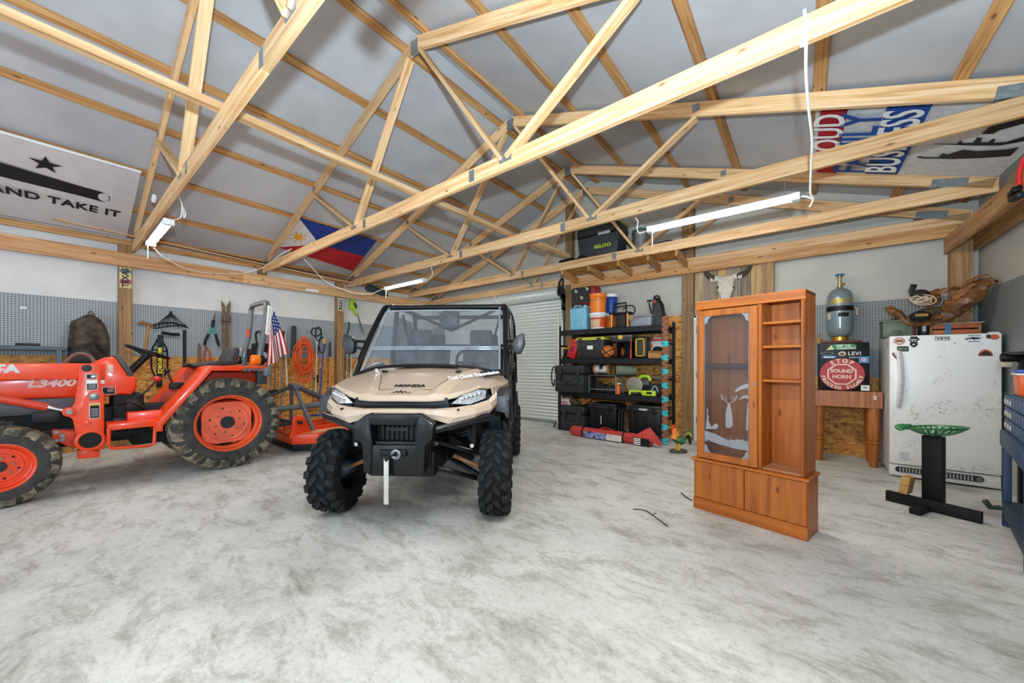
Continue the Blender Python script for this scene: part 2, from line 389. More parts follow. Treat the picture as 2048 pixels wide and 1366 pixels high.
beam('plate', (XL+.157, -3.3, 2.878), (XL+.157, 2.2, 2.878), .042, .205, PINE_RED, wl)
beam('plate', (XL+.157, 2.2, 2.878), (XL+.157, YB-.05, 2.878), .042, .205, PINE, wl)
beam('eave_board', (XL+.05, -3.3, 3.165), (XL+.05, YB, 3.165), .04, .09, PINE_OLD, wl)
# back wall
BY = YB-.012
obj('pegboard_panel', MB().b2((XL+.02, YB-.008, 1.402), (-7.75, YB, 2.3)), PEGX, wb, smooth=0)
obj('osb_panel', MB().b2((XL+.02, YB-.012, .05), (-7.75, YB, 1.398)), OSB, wb, smooth=0)
for x0, x1 in ((-3.70, -2.6), (-2.6, -1.60)):
    obj('osb_panel', MB().b2((x0, BY, .03), (x1-.003, YB, 2.117)), OSB, wb, smooth=0)
for x0, x1 in ((-.33, .8), (.8, XR)):
    obj('osb_panel', MB().b2((x0, BY, .03), (x1-.003, YB, 1.10)), OSB, wb, smooth=0)
    obj('pegboard_panel', MB().b2((x0, YB-.008, 1.104), (x1-.003, YB, 2.117)), PEGX, wb, smooth=0)
for x0, x1, z1 in ((-3.86, -3.71, 4.7), (-1.60, -1.42, 3.9), (-.47, -.33, 2.92), (XR-.24, XR-.07, 2.9)):
    obj('post', MB().b2((x0, YB-.14, 0), (x1, YB, z1)), POSTW, wb, bev=.004, seg=1, smooth=0)
beam('girt', (-3.71, YB-.16, 2.855), (XR-.05, YB-.16, 2.855), .04, .14, PINE_OLD, wb)
# boards above the entry door
x = -1.415; k = 0
for w, c in ((.14, 'b'), (.20, 'g'), (.12, 'p'), (.20, 'g'), (.13, 'g'), (.155, 'p')):
    bm_ = {'b': wood('board_tan', 'b9a582', 'a08b66', '7d6a4a', along='z'), 'g': wood('board_grey', '9b8a72', '857560', '65574a', along='z'), 'p': wood('board_pale', 'd3ac78', 'bd935d', '94693c', along='z')}[c]
    obj('plank', MB().b2((x+.002, YB-.075-.008*(k % 2), 2.10), (x+w-.002, YB-.05, 2.98-.02*(k % 3))), bm_, wb, bev=.003, seg=1, smooth=0); x += w; k += 1
obj('header_board', MB().b2((-1.42, YB-.05, 2.06), (-.47, YB, 2.98)), PINE_OLD, wb, smooth=0)
# entry door
d = MB().b2((-1.37, YB-.075, .02), (-.52, YB-.03, 2.04))
d2 = struct(obj('door_2', d, WHITE, bev=.003, smooth=0))
fr = MB(); fr.b2((-1.42, YB-.13, 0), (-1.375, YB, 2.08)); fr.b2((-.515, YB-.13, 0), (-.47, YB, 2.08)); fr.b2((-1.42, YB-.13, 2.045), (-.47, YB, 2.085))
obj('door_frame', fr, WHITE, d2, bev=.003, smooth=0)
for px0, px1, z0, z1 in ((-1.27, -1.0, .25, .95), (-.90, -.62, .25, .95), (-1.27, -1.0, 1.1, 1.85), (-.90, -.62, 1.1, 1.85)):
    obj('raised_panel', MB().b2((px0, YB-.083, z0), (px1, YB-.07, z1)), WHITE, d2, bev=.012, smooth=0)
for z in (.3, 1.05, 1.8): obj('hinge', MB().b2((-1.383, YB-.14, z), (-1.365, YB-.072, z+.1)), STEEL, d2, bev=.003)
obj('door_knob', MB().sphere((-.60, YB-.13, 1.0), .032), STEEL, d2)
# roll-up door
rd = bpy.data.objects.new('door_1', None); COL.objects.link(rd); struct(rd)
DX0, DX1 = -7.68, -3.98
sl = MB(); pr = [(0, 0), (-.010, .008), (-.014, .03), (-.012, .05), (0, .062), (.003, .072), (.003, 0)]
sl.prism([(p[0], p[1]) for p in pr], 'x', DX0, DX1)
base = None
for i in range(37):
    if base is None: base = obj('slat', sl, STEELW, rd, smooth=40); q = base
    else: q = base.copy(); COL.objects.link(q); q.parent = rd
    q.location = (0, YB-.07, .045+i*.0725)
obj('bottom_bar', MB().b2((DX0, YB-.09, 0), (DX1, YB-.06, .045)), GALV, rd, bev=.004)
obj('curtain_roll', MB().cyl((DX0-.05, YB-.20, 2.76), (DX1+.05, YB-.20, 2.76), .125, 28), STEELW, rd)
obj('roll_axle', MB().cyl((DX0-.15, YB-.20, 2.76), (DX1+.14, YB-.20, 2.76), .03, 12), STEEL, rd)
for x, s in ((DX0, -1), (DX1, 1)):
    obj('guide_rail', MB().b2((x, YB-.10, 0), (x+s*.045, YB-.02, 2.6)), GALV, rd, bev=.004)
    g = MB(); c0 = Vector((x+s*.07, YB-.20, 2.76))
    g.prism([(c0.y+.11*math.cos(a), c0.z+.13*math.sin(a)) for a in [i*PI/8 for i in range(16)]]+[], 'x', c0.x-.012, c0.x+.012)
    g.b2((c0.x-.012, YB-.2, 2.40), (c0.x+.012, YB-.02, 2.72))
    obj('bracket', g, BLACK, rd, bev=.003)
obj('wind_strap', MB().tube(smoothp([onY(989, 592, YB-.335), onY(992, 600, YB-.335), onY(997, 606, YB-.30), onY(1002, 611, YB-.24)], 5), .012, 8), WHITE, rd)
# right wall
for y0, y1 in ((-2, 0), (0, 2.2), (2.2, 4.4), (4.4, YB-.02)):
    obj('pegboard_panel', MB().b2((XR-.008, y0+.002, 1.0), (XR, y1-.002, 2.117)), mat('7e8384', .6, var=.05), wr, smooth=0)
beam('plate', (XR-.26, -3.5, 2.70), (XR-.26, 6.72, 2.70), .042, .19, PINE_RED, wr)
beam('plate', (XR-.05, -3.5, 2.70), (XR-.05, 6.72, 2.70), .042, .19, PINE_OLD, wr)
# storage loft
lf = thing('storage_loft', 'plywood storage loft on joists above the black shelving', 'loft', (-2.6, 6.3, 2.92))
LZ = 3.0
for x in (-3.55, -3.0, -2.45, -1.95, -1.52):
    beam('joist', (x+2.6, -.33, .09), (x+2.6, .30, .02), .04, .12, PINE_OLD, lf)
obj('deck', MB().b2((-1.05, -.30, .155), (.98, .335, .175)), OSB, lf, smooth=0)

# ------------------------------------------------------------------ tube lights and their cords
TUBE = mat((255, 247, 234), .5, var=0, emit=LED_POWER/(PI*.16)*1.0)
def led(label, x0, x1, y, z, chain=True):
    t = thing('led_shop_light', label, 'tube light', ((x0+x1)/2, y, z), group='hanging tube lights'); L = (x1-x0)/2
    obj('housing', MB().b2((-L, -.045, .012), (L, .045, .035)), WHITE, t, bev=.005)
    prof = [(-.04, .012)]+[(.04*math.cos(a), .012-.034*math.sin(a)) for a in [PI-i*PI/8 for i in range(9)]]
    obj('diffuser', MB().prism(prof, 'x', -L+.05, L-.05), TUBE, t)
    for s in (-1, 1):
        obj('end_cap', MB().b2((s*(L-.05), -.048, -.028), (s*(L+.012), .048, .038)), WHITE, t, bev=.006)
        obj('hanger_wire', MB().cyl((s*(L-.1), 0, .03), (s*(L-.1), 0, 3.04-z), .0022, 6), STEEL, t)
    if chain: obj('pull_chain', MB().cyl((-L+.05, -.03, -.20), (-L+.05, -.03, -.02), .004, 6), WHITE, t)
    return t
led('glowing tube light hung under the nearest truss above the tractor', -6.70, -5.48, .80, 2.85)
led('glowing tube light hanging in front of the roll-up door, above the buggy', -6.68, -5.42, 4.25, 2.81)
led('longest-looking glowing tube light, hanging at right below a truss', -1.38, -.03, 4.25, 2.81)
led('added unseen tube light brightening the floor, under the nearest truss above the camera', -1.38, -.03, .80, 2.85, False)  # added in the row pattern, out of view, to brighten the floor
led('added unseen tube light brightening the floor, behind the camera on the right side', -1.38, -.03, -2.65, 2.85, False)  # another added, unseen lamp that brightens the floor from behind the camera
def cord(name, label, pts, r=.006, m=None, cat='cord', k=5, n=7):
    return tag(obj(name, MB().tube(smoothp(pts, k), r, n), m or WCORD), label, cat)
def yl(l, Y): return [onY(u, v, Y) for u, v in l]
cord('power_cord', 'white power cord dropping from the bright truss to the right tube light',
     [onY(1609, 20, 2.52), onY(1612, 60, 2.50), onY(1612, 90, 2.49)]+[onY(u, v, Y) for u, v, Y in ((1612, 150, 2.7), (1617, 215, 3.0), (1624, 280, 3.4), (1622, 340, 3.8), (1621, 385, 4.1), (1628, 398, 4.22), (1612, 393, 4.25), (1602, 393, 4.25))], .008)
pc = tag(obj('cord_plug', MB().box((0, 0, 0), (.03, .03, .12)), WHITE, bev=.008, M=Matrix.Translation(onY(1611, 68, 2.50)) @ Matrix.Rotation(.25, 4, 'Y')), 'white plug and connector clipped to the bright truss', 'plug')
cord('power_cord', 'white cord tail hanging off the right tube light end', yl([(1626, 398), (1624, 405), (1619, 414)], 4.22), .006)
cord('power_cord', 'white cord rising from the left end of the right tube light', yl([(1291, 463), (1278, 466), (1274, 455), (1276, 443), (1271, 436)], 4.23), .006)
cord('power_cord', 'white cord sagging from the tractor light along the truss to the next', [onX(308, 496, -6.7), onX(330, 516, -6.9), onX(375, 538, -7.3), onX(430, 547, -7.7), onX(490, 546, -7.95), onX(530, 533, -7.6), onX(560, 510, -7.0), onY(583, 498, 2.50)], .007)
cord('power_cord', 'white cord draped down to the light above the buggy', [onY(608, 518, 2.60), onY(622, 533, 2.9), onY(650, 562, 3.3), onY(680, 577, 3.6), onY(710, 586, 3.9), onY(738, 588, 4.1), onY(757, 582, 4.2), onY(767, 577, 4.24)], .008)
cord('power_cord', 'white cord loop at the near end of the light over the buggy', yl([(853, 560), (862, 555), (865, 545), (862, 534)], 4.22), .006)
cord('power_cord', 'bundled white cord looped beside the tractor light', [onY(345, 440, .85), onY(360, 436, .85), onY(364, 420, .87), onY(362, 402, .87), onY(352, 385, .86)], .006)
cord('power_cord', 'small knot of white cord hanging in the bundle by the tractor light', [onY(363, 404, .88), onY(366, 418, .88), onY(368, 436, .88), onY(371, 428, .88), onY(368, 418, .88), onY(364, 412, .88)], .006)
tag(obj('cord_plug', MB().box((0, 0, 0), (.10, .04, .05)), WHITE, bev=.012, M=Matrix.Translation(onY(308, 397, .75)) @ Matrix.Rotation(-.5, 4, 'Y')), 'white plug hanging beside the nearest truss above the tractor', 'plug')

# ------------------------------------------------------------------ flags pinned under the roof
def slopeM(x, y, side, off=-.012, rot=False):
    if side == 'L': ex, ey = (0, 1, 0), (CA, 0, SA)
    else: ex, ey = (0, -1, 0), (-CA, 0, SA)
    return frame((x, y, roofZ(x)+off), ex, ey)
# "come and take it" flag on the left slope; local x runs along the wall, local y up the slope
fm = thing('wall_flag', 'white flag with black cannon, star and motto under the left roof', 'flag', (0, 0, 0))
fm.matrix_basis = slopeM(-7.42, -.42, 'L', -.03); fm.rotation_mode = 'XYZ'
W2, H2 = 1.13, .80
CLOTH = mat('cbc6c4', .85, var=.05, scale=4)
obj('cloth', MB().grid(lambda a, b: (-W2+2*W2*a, -H2+2*H2*b, .012*math.sin(a*9)*math.sin(b*PI)), 24, 10), CLOTH, fm, solid=.002)
obj('hem_pole', MB().cyl((-W2, H2, .012), (W2, H2, .012), .016, 10), WHITE, fm)
st = []
for i in range(10):
    a = PI/2+i*PI/5; r = .13 if i % 2 == 0 else .05
    st.append((.37+r*1.0*math.cos(a), .46+r*1.1*math.sin(a)))
obj('star', MB().prism(st, 'z', .013, .0145), BLKTXT, fm, smooth=0)
can = [(p[0]+.30, p[1]+.08) for p in [(-1.0, .27), (-.5, .24), (.0, .17), (.35, .13), (.52, .12), (.60, .06), (.60, -.03), (.54, -.09), (.35, -.07), (0, -.06), (-.5, -.04), (-1.0, .0), (-1.1, .14)]]
obj('cannon', MB().prism(can, 'z', .013, .0145), BLKTXT, fm, smooth=0)
obj('cannon_mouth', MB().prism(ell(.845, .095, .05, .082), 'z', .0145, .0155), CLOTH, fm, smooth=0)
text('COME AND TAKE IT', .20, BLKTXT, fm, frame((1.02, -.22, .016), (1, 0, 0), (0, 1, 0)), align='RIGHT', xs=.84, bold=.006, sp=1.08)
# Philippine-style blue/red flag on the left slope
q = [onRoof(u, v, 'L', -.02) for u, v in ((597, 435), (754, 481), (706, 542), (556, 494))]
pf = thing('wall_flag', 'blue and red flag with white sun triangle under the left roof', 'flag', q[0])
def QB(a, b, off=0):
    p = (q[0]*(1-a)+q[1]*a)*(1-b)+(q[3]*(1-a)+q[2]*a)*b-q[0]
    return p+Vector((SA, 0, -CA))*(off+.03*math.sin(PI*a)*math.sin(PI*b))
obj('blue_half', MB().grid(lambda a, b: QB(a, b*.5), 16, 6), mat('16307e', .8), pf, solid=.002)
obj('red_half', MB().grid(lambda a, b: QB(a, .5+b*.5), 16, 6), mat('b3121f', .8), pf, solid=.002)
obj('white_triangle', MB().grid(lambda a, b: QB(a*.36*(1-abs(2*b-1)), b, .006), 8, 12), mat('d6d0cc', .8), pf, solid=.002)
sun = MB(); sun.add([QB(.12+.045*math.cos(t)*1, .5+.085*math.sin(t), .012) for t in [i*PI/10 for i in range(20)]], [tuple(range(20))])
for i in range(8):
    t = i*PI/4; g = lambda r, dt: QB(.12+.045*r*math.cos(t+dt), .5+.085*r*math.sin(t+dt), .012)
    sun.add([g(1.15, -.12), g(1.9, -.08), g(1.9, .08), g(1.15, .12)], [(0, 1, 2, 3)])
obj('sun', sun, mat('e8a01c', .8), pf)
# striped banner on the right slope
q2 = [onRoof(u, v, 'R', -.02) for u, v in ((1624, 208), (1895, 184), (1803, 343), (1637, 352))]
bx0, bx1, by0, by1 = q2[3].x-.02, q2[1].x-.05, 4.28, 5.92
bn = thing('wall_flag', 'red, white and blue lettered banner under the right roof', 'flag', (0, 0, 0))
cx_, cy_ = (bx0+bx1)/2, (by0+by1)/2
bn.matrix_basis = slopeM(cx_, cy_, 'R', -.03); hw, hl = (by1-by0)/2, (bx1-bx0)/2/CA
sag = lambda x, y: .05*(1-(x/hw)**2)
for nm, a, b, c in (('red_stripe', .46, 1, 'a81424'), ('white_stripe', -.25, .46, 'cbc9c8'), ('blue_stripe', -1, -.25, '1b4a97')):
    obj(nm, MB().grid(lambda u, v: (-hw+2*hw*u, hl*(a+(b-a)*v), sag(-hw+2*hw*u, 0)), 14, 4), mat(c, .85), bn, solid=.002)
for s, y, c, sz, xx in (('PROUD', .74, WHTTXT, .33, .1), ('FAMILY', .10, mat('1b4a97', .8), .40, .0), ('BUSINESS', -.62, WHTTXT, .36, .02)):
    o = text(s, sz, c, bn, frame((xx, hl*y, .06), (1, 0, 0), (0, 1, 0)), bold=.006, xs=.86 if s == 'BUSINESS' else 1)
# white flag with black rifle drawings
wq = thing('wall_flag', 'white flag with black weapon drawings under the right roof', 'flag', (0, 0, 0))
wq.matrix_basis = slopeM(.82, cy_, 'R', -.03); wl_ = .72/CA; wqi = wq.matrix_basis.inverted()
obj('cloth', MB().grid(lambda u, v: (-hw+2*hw*u, -wl_+2*wl_*v, sag(-hw+2*hw*u, 0)*.4), 10, 8), mat('cfcdcb', .85), wq, solid=.002)
for pl_ in ([(1865, 290), (1912, 290), (1920, 283), (1925, 289), (1945, 288), (1953, 277), (1963, 279), (1960, 287), (1975, 287), (1985, 280), (1990, 282), (1985, 288), (2010, 287), (2060, 272), (2060, 282), (2000, 293), (1940, 293)],
            [(1832, 316), (1842, 315), (1846, 317), (1875, 317), (1884, 309), (1893, 312), (1905, 308), (1925, 302), (1950, 305), (2010, 302), (2036, 297), (2020, 314), (1960, 318), (1900, 320), (1880, 319), (1846, 319)],
            [(1962, 270), (1975, 258), (2000, 245), (2060, 228), (2060, 246), (2000, 262), (1985, 270)]):
    pp = [wqi @ onRoof(u, v, 'R', -.07) for u, v in pl_]
    g = MB().add([(p.x, p.y, .030) for p in pp], [tuple(range(len(pp)))])
    obj('weapon_drawing', thicken(g, (0, 0, -.003)), BLKTXT, wq, smooth=0)
# thin wooden strip and dark rod lying over the truss ends along the left eave
tag(beam('wood_strip', onX(104, 437, -7.75), onX(720, 570, -7.75), .035, .02, PINE, None), 'long thin pale wood strip lying along the left eave', 'wood strip')
tag(obj('rod', MB().cyl(onX(390, 497, -7.95), onX(770, 575, -7.95), .008, 8), BLACK), 'thin black rod lying along the left eave', 'rod')
# ------------------------------------------------------------------ wheels
RX90 = Matrix.Rotation(PI/2, 4, 'Y')
def tire_mesh(R, W, rim, n=48):
    h = W/2
    pr = [(rim-.012, -h*.80), (rim+.004, -h*.92), (rim+.03, -h*.97), ((rim+R)/2, -h), (R*.90, -h*.97), (R*.955, -h*.80), (R*.965, -h*.4), (R*.965, h*.4), (R*.955, h*.80), (R*.90, h*.97), ((rim+R)/2, h), (rim+.03, h*.97), (rim+.004, h*.92), (rim-.012, h*.80)]
    return MB().lathe(pr, n, RX90, cap=False)
def lug(mb, R0, R1, secs, wa):       # secs: (t->z), angle ; wa = half width (rad)
    rings = []
    for z, a, r1, w in secs:
        P = lambda r, da: Vector((z, r*math.cos(a+da), r*math.sin(a+da)))
        rings.append([P(R0, -w*1.25), P(r1, -w), P(r1, w), P(R0, w*1.25)])
    mb.loft(rings)
MUD = None
def m_mud():
    m, nt, b = new('muddy_rubber'); L = nt.links.new
    tc = N(nt, 'ShaderNodeTexCoord'); nz = N(nt, 'ShaderNodeTexNoise', i_Scale=7.0, i_Detail=8.0, i_Roughness=.7); L(tc.outputs['Object'], nz.inputs['Vector'])
    r = ramp(nt, [(.36, '2a2c2e'), (.47, '5d574b'), (.58, '938770'), (.7, 'a3967c')]); L(nz.outputs['Fac'], r.inputs['Fac']); L(r.outputs[0], b.inputs['Base Color'])
    b.inputs['Roughness'].default_value = .9
    bp = N(nt, 'ShaderNodeBump', i_Strength=.6, i_Distance=.01); L(nz.outputs['Fac'], bp.inputs['Height']); L(bp.outputs[0], b.inputs['Normal'])
    return m
MUD = m_mud(); RUBD = mat('403f3c', .85, var=.35, scale=9, bump=.2)
FADED = mat('ef6a4a', .5, var=.12, scale=6)
def tractor_wheel(name, R, W, rim, nl, parent, loc, side):
    tt = obj(name, tire_mesh(R, W, rim), RUBD, parent, smooth=40); tt.location = loc
    tr_ = MB()
    for s in (-1, 1):
        for i in range(nl):
            a = 2*PI*(i+(.5 if s > 0 else 0))/nl
            secs = []
            for t in (0, .25, .5, .75, 1, 1.12):
                z = s*(-.02+t*(W/2+.0)); ang = a+t*.34*(1 if 1 else -1)
                r1 = R if t < .9 else (R*.985 if t == 1 else R*.90)
                secs.append((max(-W/2*1.02, min(W/2*1.02, z)), ang, r1, .034/R*(1.2 if t > .6 else 1)))
            lug(tr_, R*.925, R, secs, 0)
            w_ = .040/R
            lug(tr_, R*.80, R, [(s*W*.44, a+.33, R*.985, w_), (s*W*.515, a+.36, R*.96, w_), (s*W*.53, a+.40, R*.88, w_*.9), (s*W*.49, a+.43, R*.82, w_*.6)], 0)
    t2 = obj('tread', tr_, MUD, tt, bev=0, smooth=30); t2['kind'] = 'stuff'
    s = side
    def lx(pr, n=40): return MB().lathe([(r, z*s) for r, z in pr], n, RX90, cap=False)
    obj('rim', lx([(rim+.012, W*.42), (rim-.006, W*.45), (rim-.022, W*.40), (rim-.028, W*.16), (rim-.05, W*.08), (rim-.05, -W*.2), (rim, -W*.4)]), ORANGE if R < .5 else mat('f2602f', .45, var=.08), tt)
    k = 8 if R > .5 else 1
    dp = []
    for i in range(64):
        a = 2*PI*i/64; r = (rim-.045) if R < .5 else (rim-.05)*(.93-.075*math.cos(4*a))
        dp.append((r*math.cos(a), r*math.sin(a)))
    dk = MB().prism(dp, 'x', s*W*.02, s*W*.10)
    dm = FADED if R > .5 else ORANGE
    obj('wheel_disc', dk, dm, tt, bev=.006, seg=1)
    obj('disc_ring', lx([(rim*.66, W*.10), (rim*.64, W*.135), (rim*.60, W*.14), (rim*.55, W*.11)]), dm, tt)
    obj('hub', lx([(0, W*.16), (rim*.20, W*.16), (rim*.215, W*.14), (rim*.215, W*.08)], 24), DGREY, tt)
    for i in range(6):
        a = 2*PI*i/6+.3; c = (s*W*.10, rim*.36*math.cos(a), rim*.36*math.sin(a)); d = (s*(W*.10+.018), c[1], c[2])
        obj('lug_nut', MB().cyl(c, d, .013, 6), mat('9c7a5c', .5, .5), tt, smooth=0)
        a += .5; c = (s*W*.10, rim*.52*math.cos(a), rim*.52*math.sin(a)); obj('bolt_hole', MB().cyl(c, (c[0]+s*.004, c[1], c[2]), .010, 8), BLACK, tt, smooth=0)
    return tt

# ------------------------------------------------------------------ tractor, nose to the left, parallel to the left wall
TX, TYY = -6.20, 1.36
TK = thing('tractor', 'orange compact tractor with front loader arms parked along the left wall', 'tractor', (TX, TYY, 0))
def T(u, v, X): p = onX(u, v, X); return (p.y-TYY, p.z)
def tl(l, X): return [T(u, v, X) for u, v in l]
def TXl(X): return X-TX
for s in (1, -1):
    tractor_wheel('rear_wheel', .555, .30, .345, 20, TK, (s*.55, 0, .555), s)
    tractor_wheel('front_wheel', .362, .21, .215, 16, TK, (s*.545, -1.66, .362), s)
# hood and cowl
hp = [(-2.55, .98), (-1.05, .925), (-1.05, 1.24), (-1.5, 1.265), (-2.1, 1.26), (-2.5, 1.16), (-2.62, 1.05)]
obj('hood', MB().prism(hp, 'x', -.27, .27), ORANGE, TK, bev=.035, seg=3)
obj('hood_lower_panel', MB().b2((-.255, -2.5, .78), (.255, -1.05, .94)), mat('55585c', .5), TK, bev=.02)
cw = tl([(175, 805), (185, 727), (219, 713), (232, 715.6), (256, 753), (274, 753.6), (274, 775), (264, 790), (240, 789), (209, 794)], -5.93)
obj('cowl', MB().prism(cw, 'x', -.27, .27), ORANGE, TK, bev=.03, seg=3)
dsh = tl([(229, 712), (238, 708), (269, 749), (258, 755)], -5.95)
obj('dashboard', MB().prism(dsh, 'x', -.25, .25), mat('44484c', .5), TK, bev=.012)
obj('engine_block', MB().b2((-.20, -2.2, .42), (.20, -.75, .82)), mat('131415', .6, spec=.3, var=.3, scale=20, bump=.3), TK, bev=.03)
obj('frame_rail', MB().b2((-.24, -2.3, .47), (-.18, .3, .62)).b2((.18, -2.3, .47), (.24, .3, .62)), BLACK, TK, bev=.008)
obj('transmission', MB().b2((-.22, -.80, .35), (.22, .25, .80)).b2((-.16, -.95, .55), (.26, -.70, .95)), mat('151617', .6, spec=.3, var=.3, scale=16, bump=.3), TK, bev=.03)
obj('front_axle', MB().cyl((-.5, -1.66, .36), (.5, -1.66, .36), .06, 12).b2((-.12, -1.8, .3), (.12, -1.5, .5)), BLACK, TK, bev=.01)
obj('rear_axle', MB().cyl((-.5, 0, .555), (.5, 0, .555), .10, 14).b2((-.25, -.25, .4), (.25, .25, .8)), mat('1d1e20', .6), TK, bev=.02)
eb = MB()
for i in range(14):
    random.seed(100+i); y = -2.0+random.random()*1.25; z = .5+random.random()*.38
    eb.box((.22+random.random()*.05, y, z), (.05+random.random()*.05, .05+random.random()*.14, .04+random.random()*.10))
eb.tube(smoothp([(.24, -.6, .62), (.30, -.72, .80), (.28, -.85, .86), (.22, -.95, .80)], 5), .018, 8)
eb.tube(smoothp([(.25, -.55, .74), (.29, -.75, .60), (.27, -1.0, .66)], 5), .014, 8)
q_ = obj('engine_fittings', eb, mat('18191b', .5, var=.3, scale=20), TK, bev=.006); q_['kind'] = 'stuff'
# loader: arms, towers, cylinder
arm = [(-2.9, 1.30), (-1.02, 1.288), (-1.02, 1.13), (-2.0, 1.15), (-2.9, 1.16)]
tw = tl([(158, 729), (200, 727.5), (201, 785.5), (208, 785.5), (208, 898), (168, 900), (156, 889), (145, 838), (135, 832), (132, 824), (140, 817), (149, 806), (156, 760)], -5.68)
lb = tl([(104, 860), (152, 862), (160, 893), (145, 896), (118, 884), (104, 880)], -5.74)
bp_ = tl([(155, 900), (199, 900), (199, 913), (155, 917)], -5.72)
for s in (1, -1):
    o_ = obj('loader_arm', MB().prism(arm, 'x', s*.42, s*.52), ORANGE, TK, bev=.008)
    o_ = obj('loader_tower', MB().prism(tw, 'x', s*.50, s*.56), ORANGE, TK, bev=.008)
    if s > 0: tower = o_
    obj('tower_cap', MB().prism(tl([(172, 790), (180, 783), (207, 784), (208, 897), (170, 899), (160, 889), (152, 850), (158, 826)], -5.66), 'x', s*.56, s*.575), ORANGE, TK, bev=.006)
    obj('side_bracket', MB().prism(lb, 'x', s*.36, s*.50), ORANGED, TK, bev=.006)
    obj('lower_bracket', MB().prism(bp_, 'x', s*.40, s*.53), ORANGE, TK, bev=.004)
    c0 = T(-60, 786, -5.66); c1 = T(95, 815, -5.66); c2 = T(122, 822, -5.66); c3 = T(138, 823.5, -5.66)
    obj('lift_cylinder', MB().cyl((s*.53, c0[0], c0[1]), (s*.53, c1[0], c1[1]), .036, 14), mat('d93a1c', .4), TK)
    obj('piston_rod', MB().cyl((s*.53, c1[0], c1[1]), (s*.53, c3[0], c3[1]), .016, 12), CHROME, TK)
    obj('rod_eye', MB().cyl((s*.50, c3[0], c3[1]), (s*.585, c3[0], c3[1]), .045, 18), ORANGE, TK, bev=.004)
    obj('rod_pin', MB().cyl((s*.58, c3[0], c3[1]), (s*.60, c3[0], c3[1]), .022, 12), STEEL, TK)
# torque-tube hole, pins, bolts, warning decals on the near tower
hc = T(181, 880, -5.63)
rg = MB().lathe([(.10, -.01), (.105, .02), (.088, .028), (.078, .02), (.076, -.05)], 30, Matrix.Translation((.575, hc[0], hc[1])) @ RX90)
obj('torque_tube', rg, ORANGE, TK); obj('tube_bore', MB().cyl((.572, hc[0], hc[1]), (.579, hc[0], hc[1]), .078, 28), BLACK, TK)
for u, v, r, m_ in ((173.5, 736, .034, DGREY), (187.5, 793, .036, STEEL), (174, 846, .028, ORANGE)):
    c = T(u, v, -5.63); obj('pin', MB().cyl((.555, c[0], c[1]), (.60, c[0], c[1]), r, 16), m_, TK, bev=.004)
for u, v in ((113, 864), (124.5, 871), (113, 881), (125, 879)):
    c = T(u, v, -5.70); obj('bolt', MB().cyl((.49, c[0], c[1]), (.52, c[0], c[1]), .018, 8), STEEL, TK, smooth=0)
def decal(u0, v0, u1, v1, X, rows, par=TK, bgc=BLACK, edge=True):
    a, b = T(u0, v0, X), T(u1, v1, X); x = TXl(X)
    if edge: obj('decal', MB().b2((x, a[0]-.004, b[1]-.004), (x+.0015, b[0]+.004, a[1]+.004)), WHTTXT, par, smooth=0)
    o_ = obj('decal', MB().b2((x, a[0], b[1]), (x+.003, b[0], a[1])), bgc, par, smooth=0)
    for (f0, f1, g0, g1, m_) in rows:
        obj('decal_print', MB().b2((x, a[0]+(b[0]-a[0])*f0, a[1]+(b[1]-a[1])*g0), (x+.004, a[0]+(b[0]-a[0])*f1, a[1]+(b[1]-a[1])*g1)), m_, o_, smooth=0)
txt = [(.12, .88, .35+.12*i, .40+.12*i, LGREY) for i in range(5)]
decal(173, 749, 193, 757, -5.637, [(.45, .9, .25, .75, WHTTXT)])
decal(174, 761, 194, 779, -5.637, [(0, 1, 0, .32, WHTTXT)]+txt)
decal(180, 808, 199, 835, -5.622, [(0, 1, 0, .12, YELLOW)]+txt)
decal(205, 775, 230, 788, -5.927, [(0, .35, 0, 1, BLACK), (.45, .95, .1, .3, RED)]+txt[:3])
decal(216, 729, 226, 745, -5.927, [], bgc=mat('f3d9cf', .6), edge=False)
decal(201, 760, 209, 767, -5.927, [], bgc=WHTTXT, edge=False)
k = T(103, 767, -5.93); text('L3400', .10, mat('f0dcd6', .5), TK, frame((.272, k[0], k[1]), (0, 1, 0), (0, 0, 1)), xs=1.2, bold=.004, shear=.25)
k = T(96, 752, -5.93); text('KUBOTA', .085, mat('9a9ea2', .5), TK, frame((.2715, k[0], k[1]-.015), (0, 1, 0), (0, 0, 1)), xs=1.3, bold=.004)
k = T(37, 738, -5.68); text('KUBOTA', .10, mat('cfd3d5', .45), TK, frame((.522, k[0], k[1]-.0), (0, 1, 0), (0, 0, 1)), xs=1.1, bold=.006, align='RIGHT')
